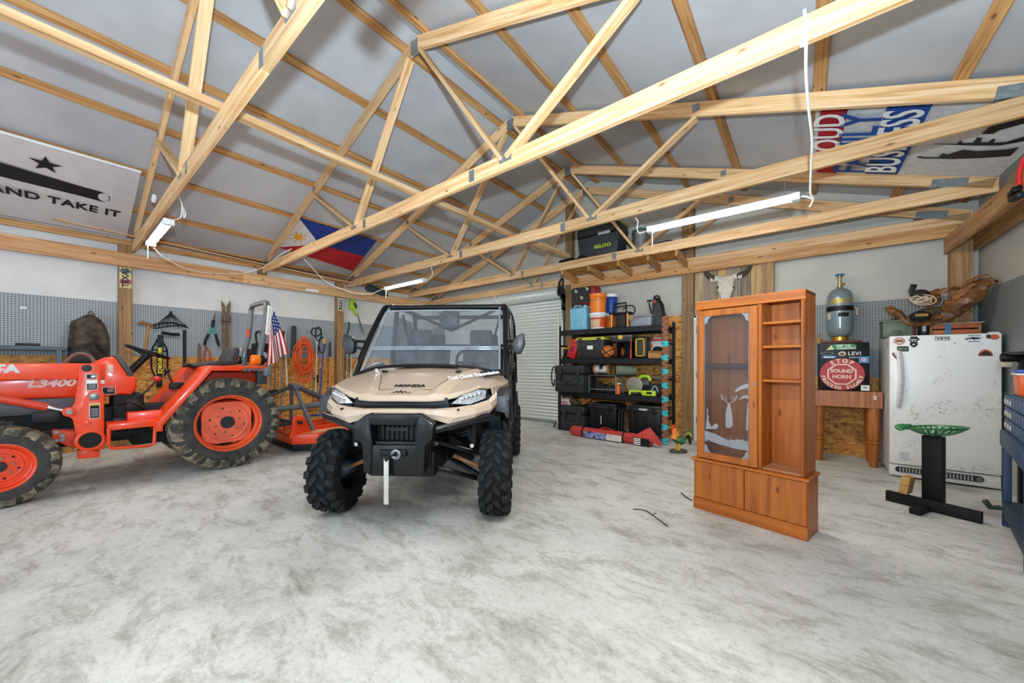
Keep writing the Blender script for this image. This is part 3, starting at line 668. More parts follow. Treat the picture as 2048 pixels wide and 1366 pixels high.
# floor, step, fenders
obj('floor_plate', MB().b2((-.50, -.98, .60), (.50, -.50, .64)).b2((-.50, -.62, .60), (.50, -.56, .70)), ORANGE, TK, bev=.008)
obj('kick_panel', MB().b2((.25, -.85, .62), (.42, -.30, .75)), ORANGE, TK, bev=.01)
sp_ = MB().prism([(-1.01, .665), (-.64, .665), (-.62, .60), (-1.01, .60)], 'x', .36, .63)
obj('step_board', sp_, ORANGE, TK, bev=.006)
lp = [(.62, -1.0, .62), (.62, -1.0, .45), (.62, -.985, .413), (.62, -.70, .39), (.62, -.665, .41), (.62, -.655, .60)]
obj('step_loop', MB().tube(lp, .016, 8), ORANGE, TK)
FP = [(-.665, .55), (-.655, .64), (-.22, 1.245), (-.17, 1.262), (.38, 1.255)]
for s in (1, -1):
    g = MB(); n_ = len(FP); th = .018
    def off(i, d):
        a = Vector(FP[max(i-1, 0)]); b = Vector(FP[min(i+1, n_-1)]); t = (b-a).normalized(); return Vector(FP[i])+Vector((t.y, -t.x))*d
    rings = []
    for i in range(n_):
        p = FP[i]; q = off(i, .06); w = off(i, th)
        rings.append([(s*.27, p[0], p[1]), (s*.70, p[0], p[1]), (s*.70, q.x, q.y), (s*.682, q.x, q.y), (s*.682, w.x, w.y), (s*.27, w.x, w.y)])
    g.loft(rings)
    obj('fender', g, ORANGE, TK, bev=.006)
    obj('fender_side', MB().prism(FP+[(.40, 1.0), (.30, .70), (-.45, .55)], 'x', s*.26, s*.285), mat('d83a17', .5), TK, bev=.004)
k = T(510, 738, -5.498); text('4WD', .05, STEEL, TK, frame((.703, k[0]-.02, k[1]-.012), (0, 1, 0), (0, 0, 1)), xs=2.2, bold=.004, shear=.2)
# seat, wheel, levers
obj('seat_cushion', MB().prism([(-.30, 1.235), (.20, 1.27), (.22, 1.33), (.0, 1.325), (-.28, 1.27)], 'x', -.24, .24), mat('2c2e30', .6), TK, bev=.025, seg=3)
obj('seat_back', MB().prism([(.06, 1.30), (.20, 1.28), (.235, 1.50), (.15, 1.505)], 'x', -.22, .22), mat('34373a', .5), TK, bev=.03, seg=3)
ct = Vector((0, -.64, 1.425)); nrm = Vector((0, .38, .92)).normalized(); ax = Vector((1, 0, 0)); ay = nrm.cross(ax)
obj('steering_wheel', MB().tube([ct+ax*(.20*math.cos(a))+ay*(.20*math.sin(a)) for a in [i*2*PI/32 for i in range(32)]], .014, 8, closed=True), BLACK, TK)
swp = MB()
for a in (.5, 2.6, 4.7): swp.tube([ct-nrm*.05, ct+ax*(.19*math.cos(a))+ay*(.19*math.sin(a))], .011, 6)
swp.cyl(ct-nrm*.08, ct-nrm*.02, .04, 14)
obj('wheel_spokes', swp, BLACK, TK)
obj('steering_column', MB().cyl((0, -.80, 1.18), ct-nrm*.06, .035, 12), BLACK, TK)
a, b, c = T(257, 802, -5.88), T(290, 784, -5.88), T(315, 758, -5.88)
obj('lever', MB().tube(smoothp([(.32, a[0], a[1]), (.32, b[0], b[1]), (.32, c[0], c[1])], 5), .009, 8), DGREY, TK)
obj('lever_knob', MB().sphere((.32, c[0], c[1]), .034, sc=(1, 1.2, .9)), RED, TK)
a, b = T(351, 780, -5.88), T(334, 742, -5.88)
obj('lever', MB().tube([(.32, a[0], a[1]), (.32, b[0], b[1])], .012, 8), DGREY, TK); obj('lever_knob', MB().sphere((.32, b[0], b[1]), .028), BLACK, TK)
obj('lever', MB().tube(smoothp([(.30, -.26, 1.24), (.33, -.33, 1.27), (.33, -.38, 1.255)], 4), .018, 8), BLACK, TK)
obj('fender_grip', MB().b2((.28, -.50, .98), (.33, -.36, 1.06)), BLACK, TK, bev=.02)
# roll bar
near = [(.33, .43, 1.20), (.33, .425, 1.40), (.33, .44, 1.52), (.33, .475, 1.70), (.33, .50, 1.95), (.33, .505, 2.04)]
top = [(.32, .51, 2.10), (.28, .51, 2.145), (.22, .51, 2.155)]
pth = near+top; pth = pth+[(-p[0], p[1], p[2]) for p in reversed(pth)]
obj('roll_bar', MB().tube(pth, .047, 4, flat=.8), mat('5b6266', .45, coat=.2), TK, bev=.008, smooth=30)
for s in (1, -1): obj('roll_bar_mount', MB().b2((s*.27, .38, 1.0), (s*.38, .50, 1.26)), mat('4a5054', .5), TK, bev=.01)
obj('roll_bar_decal', MB().b2((-.284, .44, 1.68), (-.278, .475, 1.80)), mat('e04a2a', .5), TK)
obj('roll_bar_decal', MB().b2((-.31, .36, 1.47), (-.27, .372, 1.52)), mat('d8b08a', .5), TK)
amb = mat('f07a12', .3, coat=.5)
for s in (1, -1):
    obj('turn_signal', MB().cyl((s*.47, .28, 1.335), (s*.47, .38, 1.335), .068, 20), amb, TK, bev=.015)
    obj('signal_back', MB().cyl((s*.47, .38, 1.335), (s*.47, .43, 1.335), .06, 16), BLACK, TK, bev=.01)
    obj('tail_lamp', MB().b2((s*.60, .36, 1.12), (s*.71, .44, 1.24)), GREY, TK, bev=.02)
jb = MB().b2((-.20, .42, 1.30), (.18, .62, 1.50)); jb.b2((-.15, .46, 1.50), (.10, .60, 1.58))
jb.tube(smoothp([(.02, .48, 1.58), (-.02, .48, 1.72), (.10, .50, 1.74), (.14, .50, 1.62)], 5), .016, 8)
obj('rear_toolbox', jb, BLACK, TK, bev=.025)
obj('reflector', MB().cyl((.19, .50, 1.40), (.20, .50, 1.40), .055, 20), LGREY, TK)
lk = MB().b2((-.20, .30, .45), (.20, .60, .85)); lk.tube([(-.25, .3, .6), (-.30, .85, .42)], .025, 8); lk.tube([(.25, .3, .6), (.30, .85, .42)], .025, 8); lk.tube([(0, .5, .85), (0, .75, .88)], .022, 8)
obj('rear_hitch', lk, mat('1d1f21', .55), TK, bev=.015)

# ------------------------------------------------------------------ US flag on the roll bar
def fl_pt(u, v, X): p = onX(u, v, X); return p
FX = -5.80
us = thing('flag_on_staff', 'small striped American flag drooping from the tractor roll bar', 'flag', fl_pt(542, 612, FX))
o0 = fl_pt(542, 612, FX)
quad = [(543, 622), (556, 640), (570, 690), (570, 712)], [(534, 672), (536, 700), (540, 725), (536, 735)]
obj('staff', MB().tube([fl_pt(538, 611, FX)-o0, fl_pt(533, 668, FX)-o0], .014, 8), mat('e3ddd2', .6), us)
obj('sleeve', MB().grid(lambda a, b: fl_pt(537+b*7-a*5, 614+a*56, FX)-o0+Vector((.01, 0, 0)), 6, 2), mat('e5e0d6', .8), us, solid=.004)
def FP2(a, b):                       # a: along the fly (down), b: across the stripes
    t = a
    lu = 544+t*22-10*t*t+6*math.sin(3*t); lv = 620+t*50
    u0 = 546+(574-546)*t**.8; v0 = 622+(706-622)*t
    u1 = 538+(533-538)*t; v1 = 668+(733-668)*t
    if t < .35: v1 = 668-40*(1-t/.35)*.2+ (733-668)*t
    u = u0*(1-b)+u1*b; v = v0*(1-b)+v1*b
    p = fl_pt(u, v, FX)-o0
    p.x += .05*math.sin(b*9+t*2)*t+.02
    return p
rdc, whc = mat('b01e2e', .8), mat('e4dfd8', .8)
for i in range(13):
    obj('stripe', MB().grid(lambda a, b: FP2(a, (i+b)/13), 12, 2), rdc if i % 2 == 0 else whc, us, solid=.001, smooth=60)
obj('canton', MB().grid(lambda a, b: FP2(a*.38, b*.53)+Vector((.008, 0, 0)), 6, 6), mat('27346e', .8), us, solid=.001)
for i in range(4):
    for j in range(3):
        p = FP2(.06+.085*i, .07+.16*j)+Vector((.016, 0, 0)); sm = MB()
        sm.add([p+Vector((0, .011*math.cos(t)*(1 if n % 2 else .45), .011*math.sin(t)*(1 if n % 2 else .45))) for n, t in enumerate([q*PI/5 for q in range(10)])], [tuple(range(10))])
        obj('star', sm, WHTTXT, us)

# ------------------------------------------------------------------ rotary cutter behind the tractor
RC = thing('rotary_cutter', 'orange rotary mower deck with grey A-frame hitched behind the tractor', 'mower', (-6.2, 2.95, 0))
dk = [(.48, -.82), (.70, -.55), (.70, .85), (.35, 1.15), (-.35, 1.15), (-.70, .85), (-.70, -.55), (-.48, -.82)]
obj('deck', MB().prism(dk, 'z', .12, .27), ORANGE, RC, bev=.012)
inner = [(x*.93, y*.93) for x, y in dk]
obj('deck_top', MB().prism(inner, 'z', .268, .276), mat('e79a6c', .6, var=.25, scale=6), RC, bev=.002)
for x in (-.33, .0, .33): obj('deck_rib', MB().b2((x-.05, -.75, .27), (x+.05, 1.02, .325)), ORANGE, RC, bev=.008)
obj('skirt', MB().prism([(x*.97, y*.97) for x, y in dk], 'z', .03, .12), BLACK, RC, bev=.004)
for s in (1, -1):
    obj('hitch_ear', MB().prism([(-.86, .20), (-.55, .27), (-.68, .52), (-.80, .52)], 'x', s*.44, s*.50), ORANGE, RC, bev=.01)
    obj('hitch_pin', MB().cyl((s*.36, -.74, .44), (s*.60, -.74, .44), .025, 12), DGREY, RC)
    obj('a_frame_leg', MB().tube([(s*.42, -.50, .28), (s*.05, -.62, .93)], .032, 4, flat=.7), GREY, RC)
    obj('a_frame_brace', MB().tube([(s*.05, -.60, .94), (s*.30, .55, .32)], .032, 4, flat=.7), mat('4c5054', .5), RC)
obj('a_frame_pin', MB().cyl((-.12, -.62, .93), (.14, -.62, .93), .045, 14), GREY, RC, bev=.005)
obj('top_link', MB().cyl((0, -.62, .93), (0, -.98, .80), .028, 10), mat('3d4144', .5), RC)
obj('drive_shaft', MB().cyl((.04, -.95, .60), (.04, .30, .62), .045, 14), GREY, RC)
obj('gearbox', MB().b2((-.14, .15, .27), (.18, .45, .68)), mat('55595c', .5), RC, bev=.03)
obj('lower_arm', MB().cyl((.44, -1.05, .42), (.44, -.70, .44), .03, 10), DGREY, RC)
tw_ = MB().lathe([(.02, -.04), (.13, -.045), (.15, 0), (.13, .045), (.02, .04)], 20, Matrix.Translation((0, 1.35, .15)) @ RX90)
obj('tail_wheel', tw_, RUB, RC); obj('tail_wheel_arm', MB().tube([(.07, .9, .3), (.07, 1.2, .36), (.07, 1.35, .15)], .025, 8), GREY, RC)
# ------------------------------------------------------------------ side-by-side buggy
UTH = math.radians(35.5)
UT = thing('utility_buggy', 'tan and black side-by-side utility buggy with clear windshield', 'utility vehicle', (-2.645, 1.992, 0), UTH)
TAN = mat('c0aa95', .32, var=.03, coat=.4, scale=4); TAND = mat('b3977c', .4)
def knob(R, W, rim, parent, loc, s):
    t = obj('tire', tire_mesh(R*.965, W, rim), RUB, parent, smooth=40); t.location = loc
    g = MB(); n = 18
    for i in range(n):
        for sd in (-1, 1):
            a = 2*PI*(i+(.5 if sd > 0 else 0))/n
            w = .10
            # angled centre block
            lug(g, R*.91, R, [(sd*.006, a-.10, R, .058), (sd*W*.14, a-.02, R, .066), (sd*W*.25, a+.06, R*.995, .062)], 0)
            # shoulder block
            lug(g, R*.87, R, [(sd*W*.29, a+.19, R*.99, .06), (sd*W*.42, a+.22, R*.98, .075), (sd*W*.52, a+.22, R*.93, .08)], 0)
            lug(g, R*.80, R, [(sd*W*.495, a+.20, R*.93, .05), (sd*W*.525, a+.20, R*.90, .055), (sd*W*.50, a+.20, R*.83, .04)], 0)
    k = obj('tread', g, mat('2b2d2f', .88, spec=.25, var=.3, scale=12, bump=.2), t, smooth=25); k['kind'] = 'stuff'
    lx = lambda pr, m=28: MB().lathe([(r, z*s) for r, z in pr], m, RX90, cap=False)
    obj('rim', lx([(rim+.012, W*.40), (rim-.01, W*.44), (rim-.02, W*.36), (rim-.03, W*.05), (rim*.5, W*.12), (.05, W*.14), (0, W*.14)]), BLACKG, t)
    obj('rim_back', lx([(rim+.01, -W*.42), (rim-.015, -W*.40), (rim-.03, -W*.05), (.0, 0)]), BLACK, t)
    obj('hub', lx([(0, -W*.5), (.05, -W*.5), (.075, -W*.35), (.08, -W*.05)]), mat('3f464e', .5), t)
    return t
for s in (1, -1):
    knob(.355, .235, .185, UT, (s*.70, 0, .355), s)
    knob(.355, .25, .185, UT, (s*.71, 2.0, .355), s)
def mir(rows):                                 # rows of half points (x>=0) -> full grid, left to right
    m = MB(); full = [[(-p[0], p[1], p[2]) for p in reversed(r[1:])]+list(r) for r in rows]
    n = len(full[0]); vs = [p for r in full for p in r]
    m.add(vs, [(i*n+j, i*n+j+1, (i+1)*n+j+1, (i+1)*n+j) for i in range(len(full)-1) for j in range(n-1)])
    return m
hood = [[(0, -.452, 1.018), (.20, -.445, 1.016), (.26, -.435, 1.018), (.34, -.40, 1.022), (.46, -.355, 1.05), (.585, -.285, 1.10), (.675, -.17, 1.10)],
        [(0, -.43, 1.05), (.20, -.42, 1.048), (.26, -.40, 1.065), (.35, -.37, 1.055), (.47, -.32, 1.08), (.60, -.24, 1.118), (.70, -.10, 1.10)],
        [(0, -.325, 1.085), (.205, -.325, 1.078), (.275, -.30, 1.118), (.37, -.27, 1.098), (.49, -.21, 1.105), (.63, -.12, 1.135), (.74, .02, 1.10)],
        [(0, -.05, 1.175), (.29, -.05, 1.163), (.355, -.04, 1.198), (.43, -.02, 1.165), (.54, .01, 1.160), (.67, .06, 1.152), (.765, .14, 1.11)],
        [(0, .20, 1.24), (.41, .20, 1.222), (.465, .205, 1.24), (.52, .21, 1.21), (.60, .22, 1.192), (.70, .24, 1.168), (.775, .28, 1.12)],
        [(0, .40, 1.262), (.48, .40, 1.245), (.53, .40, 1.248), (.58, .40, 1.225), (.65, .40, 1.202), (.72, .40, 1.175), (.78, .40, 1.13)]]
obj('hood', thicken(mir(hood), (0, .004, -.012)), TAN, UT, smooth=14)
sd = MB()
for s in (1, -1):
    o = [(s*.78, .40, 1.13), (s*.775, .28, 1.12), (s*.765, .14, 1.11), (s*.74, .02, 1.10), (s*.70, -.10, 1.10), (s*.675, -.17, 1.10)]
    b = [(s*.74, .45, .80), (s*.74, .36, .86), (s*.735, .22, .94), (s*.72, .05, .99), (s*.70, -.08, .98), (s*.69, -.14, 1.0)]
    m = MB(); n = len(o); m.add(o+b, [(i, i+1, n+i+1, n+i) for i in range(n-1)])
    obj('hood_side', m, TAN, UT, solid=.012, smooth=22)
lip = [[(0, -.455, .955), (.27, -.45, .952), (.42, -.40, .958), (.55, -.33, .972), (.655, -.22, 1.0), (.70, -.10, 1.06)],
       [(0, -.475, .95), (.28, -.475, .945), (.43, -.435, .94), (.57, -.35, .95), (.675, -.235, .98), (.72, -.10, 1.02)],
       [(0, -.485, .925), (.27, -.49, .915), (.42, -.455, .885), (.57, -.365, .905), (.68, -.24, .93), (.72, -.10, .97)],
       [(0, -.47, .90), (.24, -.475, .885), (.38, -.455, .84), (.56, -.35, .875), (.665, -.23, .895), (.70, -.10, .93)]]
obj('front_fascia', thicken(mir(lip), (0, .02, 0)), TAN, UT, smooth=14)
obj('grille', MB().prism([(-.36, 1.03), (-.25, 1.03), (.25, 1.03), (.36, 1.03), (.38, .94), (-.38, .94)], 'y', -.40, -.33), BLACK, UT, bev=.006)
obj('grille_bar', MB().tube([(-.36, -.39, .985), (-.27, -.43, .985), (.27, -.43, .985), (.36, -.39, .992)], .013, 6), mat('24272a', .35), UT)
HL = mat('dfe4e8', .12, .55, var=.25, scale=40, coat=.8)
for s in (1, -1):
    fr_ = [(s*.365, -.39, .978), (s*.45, -.362, 1.045), (s*.59, -.285, 1.095), (s*.65, -.215, 1.085), (s*.645, -.23, 1.01), (s*.52, -.345, .968)]
    m = MB().add(fr_+[(p[0]*.985, p[1]+.06, p[2]) for p in fr_], [tuple(range(6)), tuple(range(6, 12))]+[(i, (i+1) % 6, 6+(i+1) % 6, 6+i) for i in range(6)])
    obj('headlight_housing', m, BLACK, UT)
    cc = Vector((sum(p[0] for p in fr_)/6, sum(p[1] for p in fr_)/6, sum(p[2] for p in fr_)/6))
    le = [cc+(Vector(p)-cc)*.88+Vector((0, -.012, 0)) for p in fr_]
    m = MB().add([tuple(p) for p in le]+[tuple(p+Vector((0, .02, 0))) for p in le], [tuple(range(6)), tuple(range(6, 12))]+[(i, (i+1) % 6, 6+(i+1) % 6, 6+i) for i in range(6)])
    hl = obj('headlight_lens', m, HL, UT, bev=.006)
    for k in range(5):
        p = cc+Vector((s*(.03*k-.07), .018*(k-2.0)*1-.022, .008*k-.01))
        obj('reflector', MB().sphere(p, .020, 10, 6, (1, .6, 1)), CHROME, hl)
    obj('marker_hole', MB().cyl((s*.45, -.447, .945), (s*.45, -.42, .945), .008, 8), BLACK, UT)
# hood panel outline, latches, lettering
obj('hood_seam', MB().tube([(-.43, .20, 1.229), (-.30, -.05, 1.169), (-.215, -.31, 1.084), (.215, -.31, 1.084), (.30, -.05, 1.169), (.43, .20, 1.229)], .004, 5), mat('5a4b3e', .7), UT)
for s in (1, -1): obj('hood_latch', MB().box((s*.34, .12, 1.22), (.05, .035, .018)), BLACK, UT, bev=.004)
obj('cowl_trim', MB().prism([(-.34, .30), (-.24, .42), (.24, .42), (.34, .30), (.22, .27), (-.22, .27)], 'z', 1.255, 1.272), DGREY, UT, bev=.005)
text('HONDA', .066, BLKTXT, UT, frame((0.02, -.255, 1.113), (1, 0, 0), (0, .27, .09)), xs=1.02, bold=.003)
mt = MB()
for x0, w, h in ((-.065, .05, .012), (-.04, .06, .022), (-.012, .06, .028), (.025, .06, .02), (.06, .045, .011)):
    mt.add([(x0-w/2, -.404, 1.048), (x0, -.404+h*.8, 1.048+h*.4), (x0+.006, -.404+h*.65, 1.048+h*.33), (x0+w/2, -.404, 1.048), (x0+w*.3, -.404+.002, 1.049), (x0, -.404+h*.4, 1.048+h*.2)], [(0, 1, 5), (1, 2, 4, 5), (2, 3, 4)])
mt.v = [(v[0], -.405+(v[1]+.404)*1.8, 1.066+(v[2]-1.048)*1.8) for v in mt.v]
obj('mountain_emblem', mt, BLKTXT, UT, smooth=0)
tm = frame((.50, -.01, 1.19), (.245, .17, .03), (-.08, .30, .17))
text('Dual Clutch ', .075, WHTTXT, UT, tm, bold=.002, shear=.25, align='RIGHT', xs=.62)
text('Transmission', .075, WHTTXT, UT, tm, bold=.002, shear=.25, align='LEFT', xs=.62)
obj('decal_patch', MB().b2((.08, -.045, -.004), (.31, .045, -.001)), BLKTXT, UT, M=tm)
# front bumper guard with winch
gd = [(-.20, .925), (.20, .925), (.30, .855), (.285, .74), (.235, .70), (.225, .50), (.19, .478), (-.19, .478), (-.225, .50), (-.235, .70), (-.285, .74), (-.30, .855)]
GB = mat('0c0e10', .33, spec=.35, coat=.12)
for s in (1, -1):
    obj('guard_cheek', MB().prism([(s*.15, .925), (s*.20, .925), (s*.30, .855), (s*.285, .74), (s*.235, .70), (s*.225, .50), (s*.17, .478), (s*.155, .72), (s*.17, .84)], 'y', -.56, -.42), GB, UT, bev=.012)
obj('guard_top', MB().prism([(-.20, .925), (.20, .925), (.16, .845), (-.16, .845)], 'y', -.57, -.43), GB, UT, bev=.012)
obj('guard_bottom', MB().prism([(-.18, .70), (.18, .70), (.19, .478), (-.19, .478)], 'y', -.55, -.43), GB, UT, bev=.012)
obj('guard_shelf', MB().b2((-.15, -.53, .69), (.15, -.40, .72)), GB, UT, bev=.006)
for i in range(9): obj('grille_rib', MB().b2((-.15+.0365*i, -.47, .71), (-.143+.0365*i, -.45, .845)), mat('0c0d0e', .5), UT)
obj('grille_back', MB().b2((-.16, -.45, .70), (.16, -.44, .85)), mat('060607', .7), UT)
text('PIONEER', .034, mat('2a2d30', .4), UT, frame((0, -.474, .80), (1, 0, 0), (0, 0, 1)), bold=.001, sp=1.2)
for s in (1, -1):
    obj('bumper_tube', MB().cyl((s*.27, -.47, .80), (s*.67, -.27, .87), .034, 16), GB, UT, bev=.006)
wc = MB().b2((-.10, -.58, .62), (.10, -.545, .67))
obj('fairlead', wc, BLACK, UT, bev=.01)
obj('winch_hook', MB().lathe([(.025, -.012), (.036, -.008), (.036, .008), (.025, .012), (.016, .006), (.016, -.006), (.025, -.012)], 18, Matrix.Translation((.035, -.60, .645)) @ Matrix.Rotation(PI/2, 4, 'X')), STEEL, UT)
obj('hook_latch', MB().tube([(.03, -.60, .645), (-.02, -.60, .63), (-.04, -.595, .60)], .014, 8), BLACK, UT)
obj('hook_strap', MB().b2((-.055, -.60, .285), (-.02, -.594, .61)), mat('c9c8c2', .8), UT, bev=.002)
# fender flares
for s in (1, -1):
    FL = [(-.13, .93), (-.12, 1.02), (-.02, 1.085), (.22, 1.085), (.42, 1.0), (.54, .80)]
    rings = [[(s*.70, y, z), (s*.775, y+.0, z), (s*.815, y, z-.04), (s*.81, y, z-.09), (s*.79, y, z-.09), (s*.775, y, z-.05), (s*.70, y, z-.03)] for y, z in FL]
    obj('fender_flare', MB().loft(rings), mat('2b2e32', .45), UT, bev=.006, smooth=25)
    obj('rear_fender', MB().loft([[(s*.66, 2.0+.45*math.cos(t), .45+.45*math.sin(t)), (s*.80, 2.0+.45*math.cos(t), .45+.45*math.sin(t)), (s*.80, 2.0+.42*math.cos(t), .45+.42*math.sin(t)), (s*.66, 2.0+.42*math.cos(t), .45+.42*math.sin(t))] for t in [math.radians(20+i*20) for i in range(8)]]), mat('2b2e32', .5), UT, smooth=25)
# chassis and suspension
obj('underbody', MB().b2((-.26, -.40, .42), (.26, 2.3, .62)).b2((-.45, .30, .36), (.45, 1.7, .48)), BLACK, UT, bev=.02)
obj('front_bulkhead', MB().b2((-.24, -.42, .48), (.24, .25, .90)).b2((-.50, .12, .55), (.50, .35, 1.05)), BLACK, UT, bev=.02)
obj('wheel_well', MB().b2((-.70, .40, .45), (.70, .50, 1.10)), BLACK, UT, bev=.01)
RUST = mat('a8744a', .6, .3, var=.2)
for s in (1, -1):
    obj('lower_arm', MB().tube([(s*.22, -.30, .47), (s*.60, -.06, .30)], .022, 10).tube([(s*.22, .15, .45), (s*.60, -.02, .30)], .022, 10), GB, UT)
    obj('upper_arm', MB().tube([(s*.25, -.26, .66), (s*.58, -.05, .52)], .020, 10).tube([(s*.25, .15, .66), (s*.58, 0, .52)], .020, 10), GB, UT)
    obj('axle_shaft', MB().cyl((s*.26, -.05, .53), (s*.60, -.02, .38), .019, 12), RUST, UT)
    obj('axle_boot', MB().lathe([(.03, 0), (.06, .02), (.045, .035), (.058, .05), (.042, .065), (.052, .08), (.03, .10)], 14, Matrix.Translation((s*.24, -.05, .545)) @ Vector((s*.34, .03, -.15)).to_track_quat('Z', 'Y').to_matrix().to_4x4()), BLACK, UT)
    obj('shock', MB().cyl((s*.40, -.10, .92), (s*.50, -.06, .62), .038, 12), BLACK, UT)
    sp = MB(); h0, h1 = Vector((s*.40, -.10, .90)), Vector((s*.465, -.075, .70)); ax = (h1-h0); e1 = ax.normalized().orthogonal(); e2 = ax.normalized().cross(e1)
    sp.tube([h0+ax*(i/60)+e1*(.048*math.cos(i*.75))+e2*(.048*math.sin(i*.75)) for i in range(61)], .007, 5)
    obj('spring', sp, DGREY, UT)
    for p in ((s*.22, -.33, .47), (s*.25, -.29, .66), (s*.50, -.09, .60)): obj('bolt', MB().cyl(p, (p[0], p[1]-.02, p[2]), .018, 8), CHROME, UT)
    obj('inner_liner', MB().prism([(-.10, .60), (.45, .55), (.45, 1.05), (-.12, 1.0)], 'x', s*.50, s*.53), BLACK, UT)
# windshield, cage, cabin
def m_glass(name, fac, haze, tint):
    m, nt, b = new(name); L = nt.links.new; out = nt.nodes['Material Output']; nt.nodes.remove(b)
    t = N(nt, 'ShaderNodeBsdfTransparent'); t.inputs[0].default_value = tint
    g = N(nt, 'ShaderNodeBsdfGlossy'); g.inputs['Roughness'].default_value = .05
    d_ = N(nt, 'ShaderNodeBsdfDiffuse'); d_.inputs[0].default_value = (.75, .8, .85, 1)
    a = N(nt, 'ShaderNodeMixShader'); a.inputs[0].default_value = fac; L(t.outputs[0], a.inputs[1]); L(g.outputs[0], a.inputs[2])
    c = N(nt, 'ShaderNodeMixShader'); c.inputs[0].default_value = haze; L(a.outputs[0], c.inputs[1]); L(d_.outputs[0], c.inputs[2]); L(c.outputs[0], out.inputs[0])
    return m
WS = m_glass('windshield_plastic', .07, .05, (.86, .92, .97, 1)); WSF = m_glass('plastic_edge', .25, .22, (.75, .82, .88, 1))
def wsp(a, b): # a across -1..1, b 0..1 up
    x = .70-.05*b; y = .40+.60*b; return Vector((a*x, y-.05*(1-a*a), 1.20+.72*b))
obj('windshield_lower', MB().grid(lambda a, b: wsp(2*a-1, .04+.30*b), 12, 3), WS, UT, solid=.005)
obj('windshield_upper', MB().grid(lambda a, b: wsp(2*a-1, .33+.63*b)+Vector((0, -.012, 0)), 12, 5), WS, UT, solid=.005)
for b_ in (.33, .36, .955):
    obj('windshield_rail', MB().tube([wsp(-1+i/6, b_)+Vector((0, -.018, 0)) for i in range(13)], .009, 6), WSF, UT)
for s in (1, -1): obj('windshield_rail', MB().tube([wsp(s*.985, i/8)+Vector((0, -.018, 0)) for i in range(9)], .012, 6), WSF, UT)
obj('windshield_seal', MB().tube(smoothp([(-.72, .34, 1.185), (-.55, .30, 1.235), (-.36, .27, 1.262), (0, .25, 1.275), (.36, .27, 1.262), (.55, .30, 1.235), (.72, .34, 1.185)], 4), .014, 8), BLACK, UT)
CG = mat('0d0e10', .35, spec=.35)
for s in (1, -1):
    obj('cage_rail', MB().tube(smoothp([(s*.76, .36, 1.12), (s*.735, .62, 1.50), (s*.70, .95, 1.89), (s*.68, 1.06, 1.945), (s*.68, 1.25, 1.975), (s*.69, 1.9, 2.0), (s*.71, 2.12, 1.96), (s*.74, 2.25, 1.75), (s*.76, 2.32, 1.0)], 4), .03, 10), CG, UT)
    obj('cage_post', MB().tube([(s*.685, 1.35, 1.97), (s*.74, 1.35, 1.4), (s*.74, 1.40, .8)], .028, 10), CG, UT)
    obj('side_mirror', MB().prism([(-.02, -.10), (.05, -.12), (.10, -.02), (.085, .10), (.0, .06), (-.03, .0)], 'y', -.04, .05), mat('25282b', .4), UT, bev=.015, M=Matrix.Translation((s*.84, .52, 1.50)) @ Matrix.Diagonal((s, 1, 1, 1)))
    obj('mirror_arm', MB().tube([(s*.745, .56, 1.44), (s*.83, .53, 1.46)], .014, 8).tube([(s*.73, .62, 1.52), (s*.83, .54, 1.52)], .014, 8), BLACK, UT)
    obj('door_frame', MB().tube(smoothp([(s*.77, .42, 1.05), (s*.79, .60, 1.20), (s*.79, 1.25, 1.25), (s*.78, 1.32, .70), (s*.77, .60, .66), (s*.77, .45, .85), (s*.77, .42, 1.05)], 4), .022, 8), CG, UT)
    obj('door_panel', MB().prism([(.46, .72), (1.28, .66), (1.27, 1.10), (.66, 1.08), (.46, .98)], 'x', s*.755, s*.775), mat('202327', .5), UT, bev=.01)
    obj('door_net', MB().prism([(1.40, .95), (1.75, .85), (2.2, 1.0), (2.1, 1.88), (1.42, 1.90)], 'x', s*.735, s*.742), m_glass('net', .02, .35, (.25, .25, .27, 1)), UT)
    obj('rear_side_panel', MB().prism([(1.45, .70), (2.5, .72), (2.5, 1.08), (1.45, 1.02)], 'x', s*.70, s*.765), TAN, UT, bev=.012)
    obj('rocker_panel', MB().prism([(.50, .48), (1.55, .46), (1.50, .66), (.50, .72)], 'x', s*.70, s*.76), BLACK, UT, bev=.01)
    obj('seat_belt', MB().tube([(s*.62, 1.38, 1.90), (s*.50, 1.30, 1.45), (s*.30, 1.22, 1.0)], .018, 6, flat=.3), BLACK, UT)
obj('cage_crossbar', MB().cyl((-.70, 1.03, 1.94), (.70, 1.03, 1.94), .03, 12), CG, UT)
obj('cage_crossbar', MB().cyl((-.70, 1.35, 1.97), (.70, 1.35, 1.97), .026, 12), CG, UT)
obj('cage_crossbar', MB().cyl((-.72, 2.10, 1.955), (.72, 2.10, 1.955), .028, 12), CG, UT)
obj('cage_crossbar', MB().cyl((-.74, 2.28, 1.55), (.74, 2.28, 1.55), .022, 12), CG, UT)
obj('cage_diagonal', MB().tube([(-.55, 1.36, 1.95), (0, 1.37, 1.70), (.55, 1.36, 1.95)], .020, 8), CG, UT)
obj('overhead_console', MB().b2((-.12, 1.28, 1.72), (.10, 1.42, 1.94)), mat('2a2d31', .5), UT, bev=.03)
obj('dashboard', MB().b2((-.68, .46, .98), (.68, .62, 1.20)), mat('232529', .6), UT, bev=.03)
SEATM = mat('2a2c30', .7)
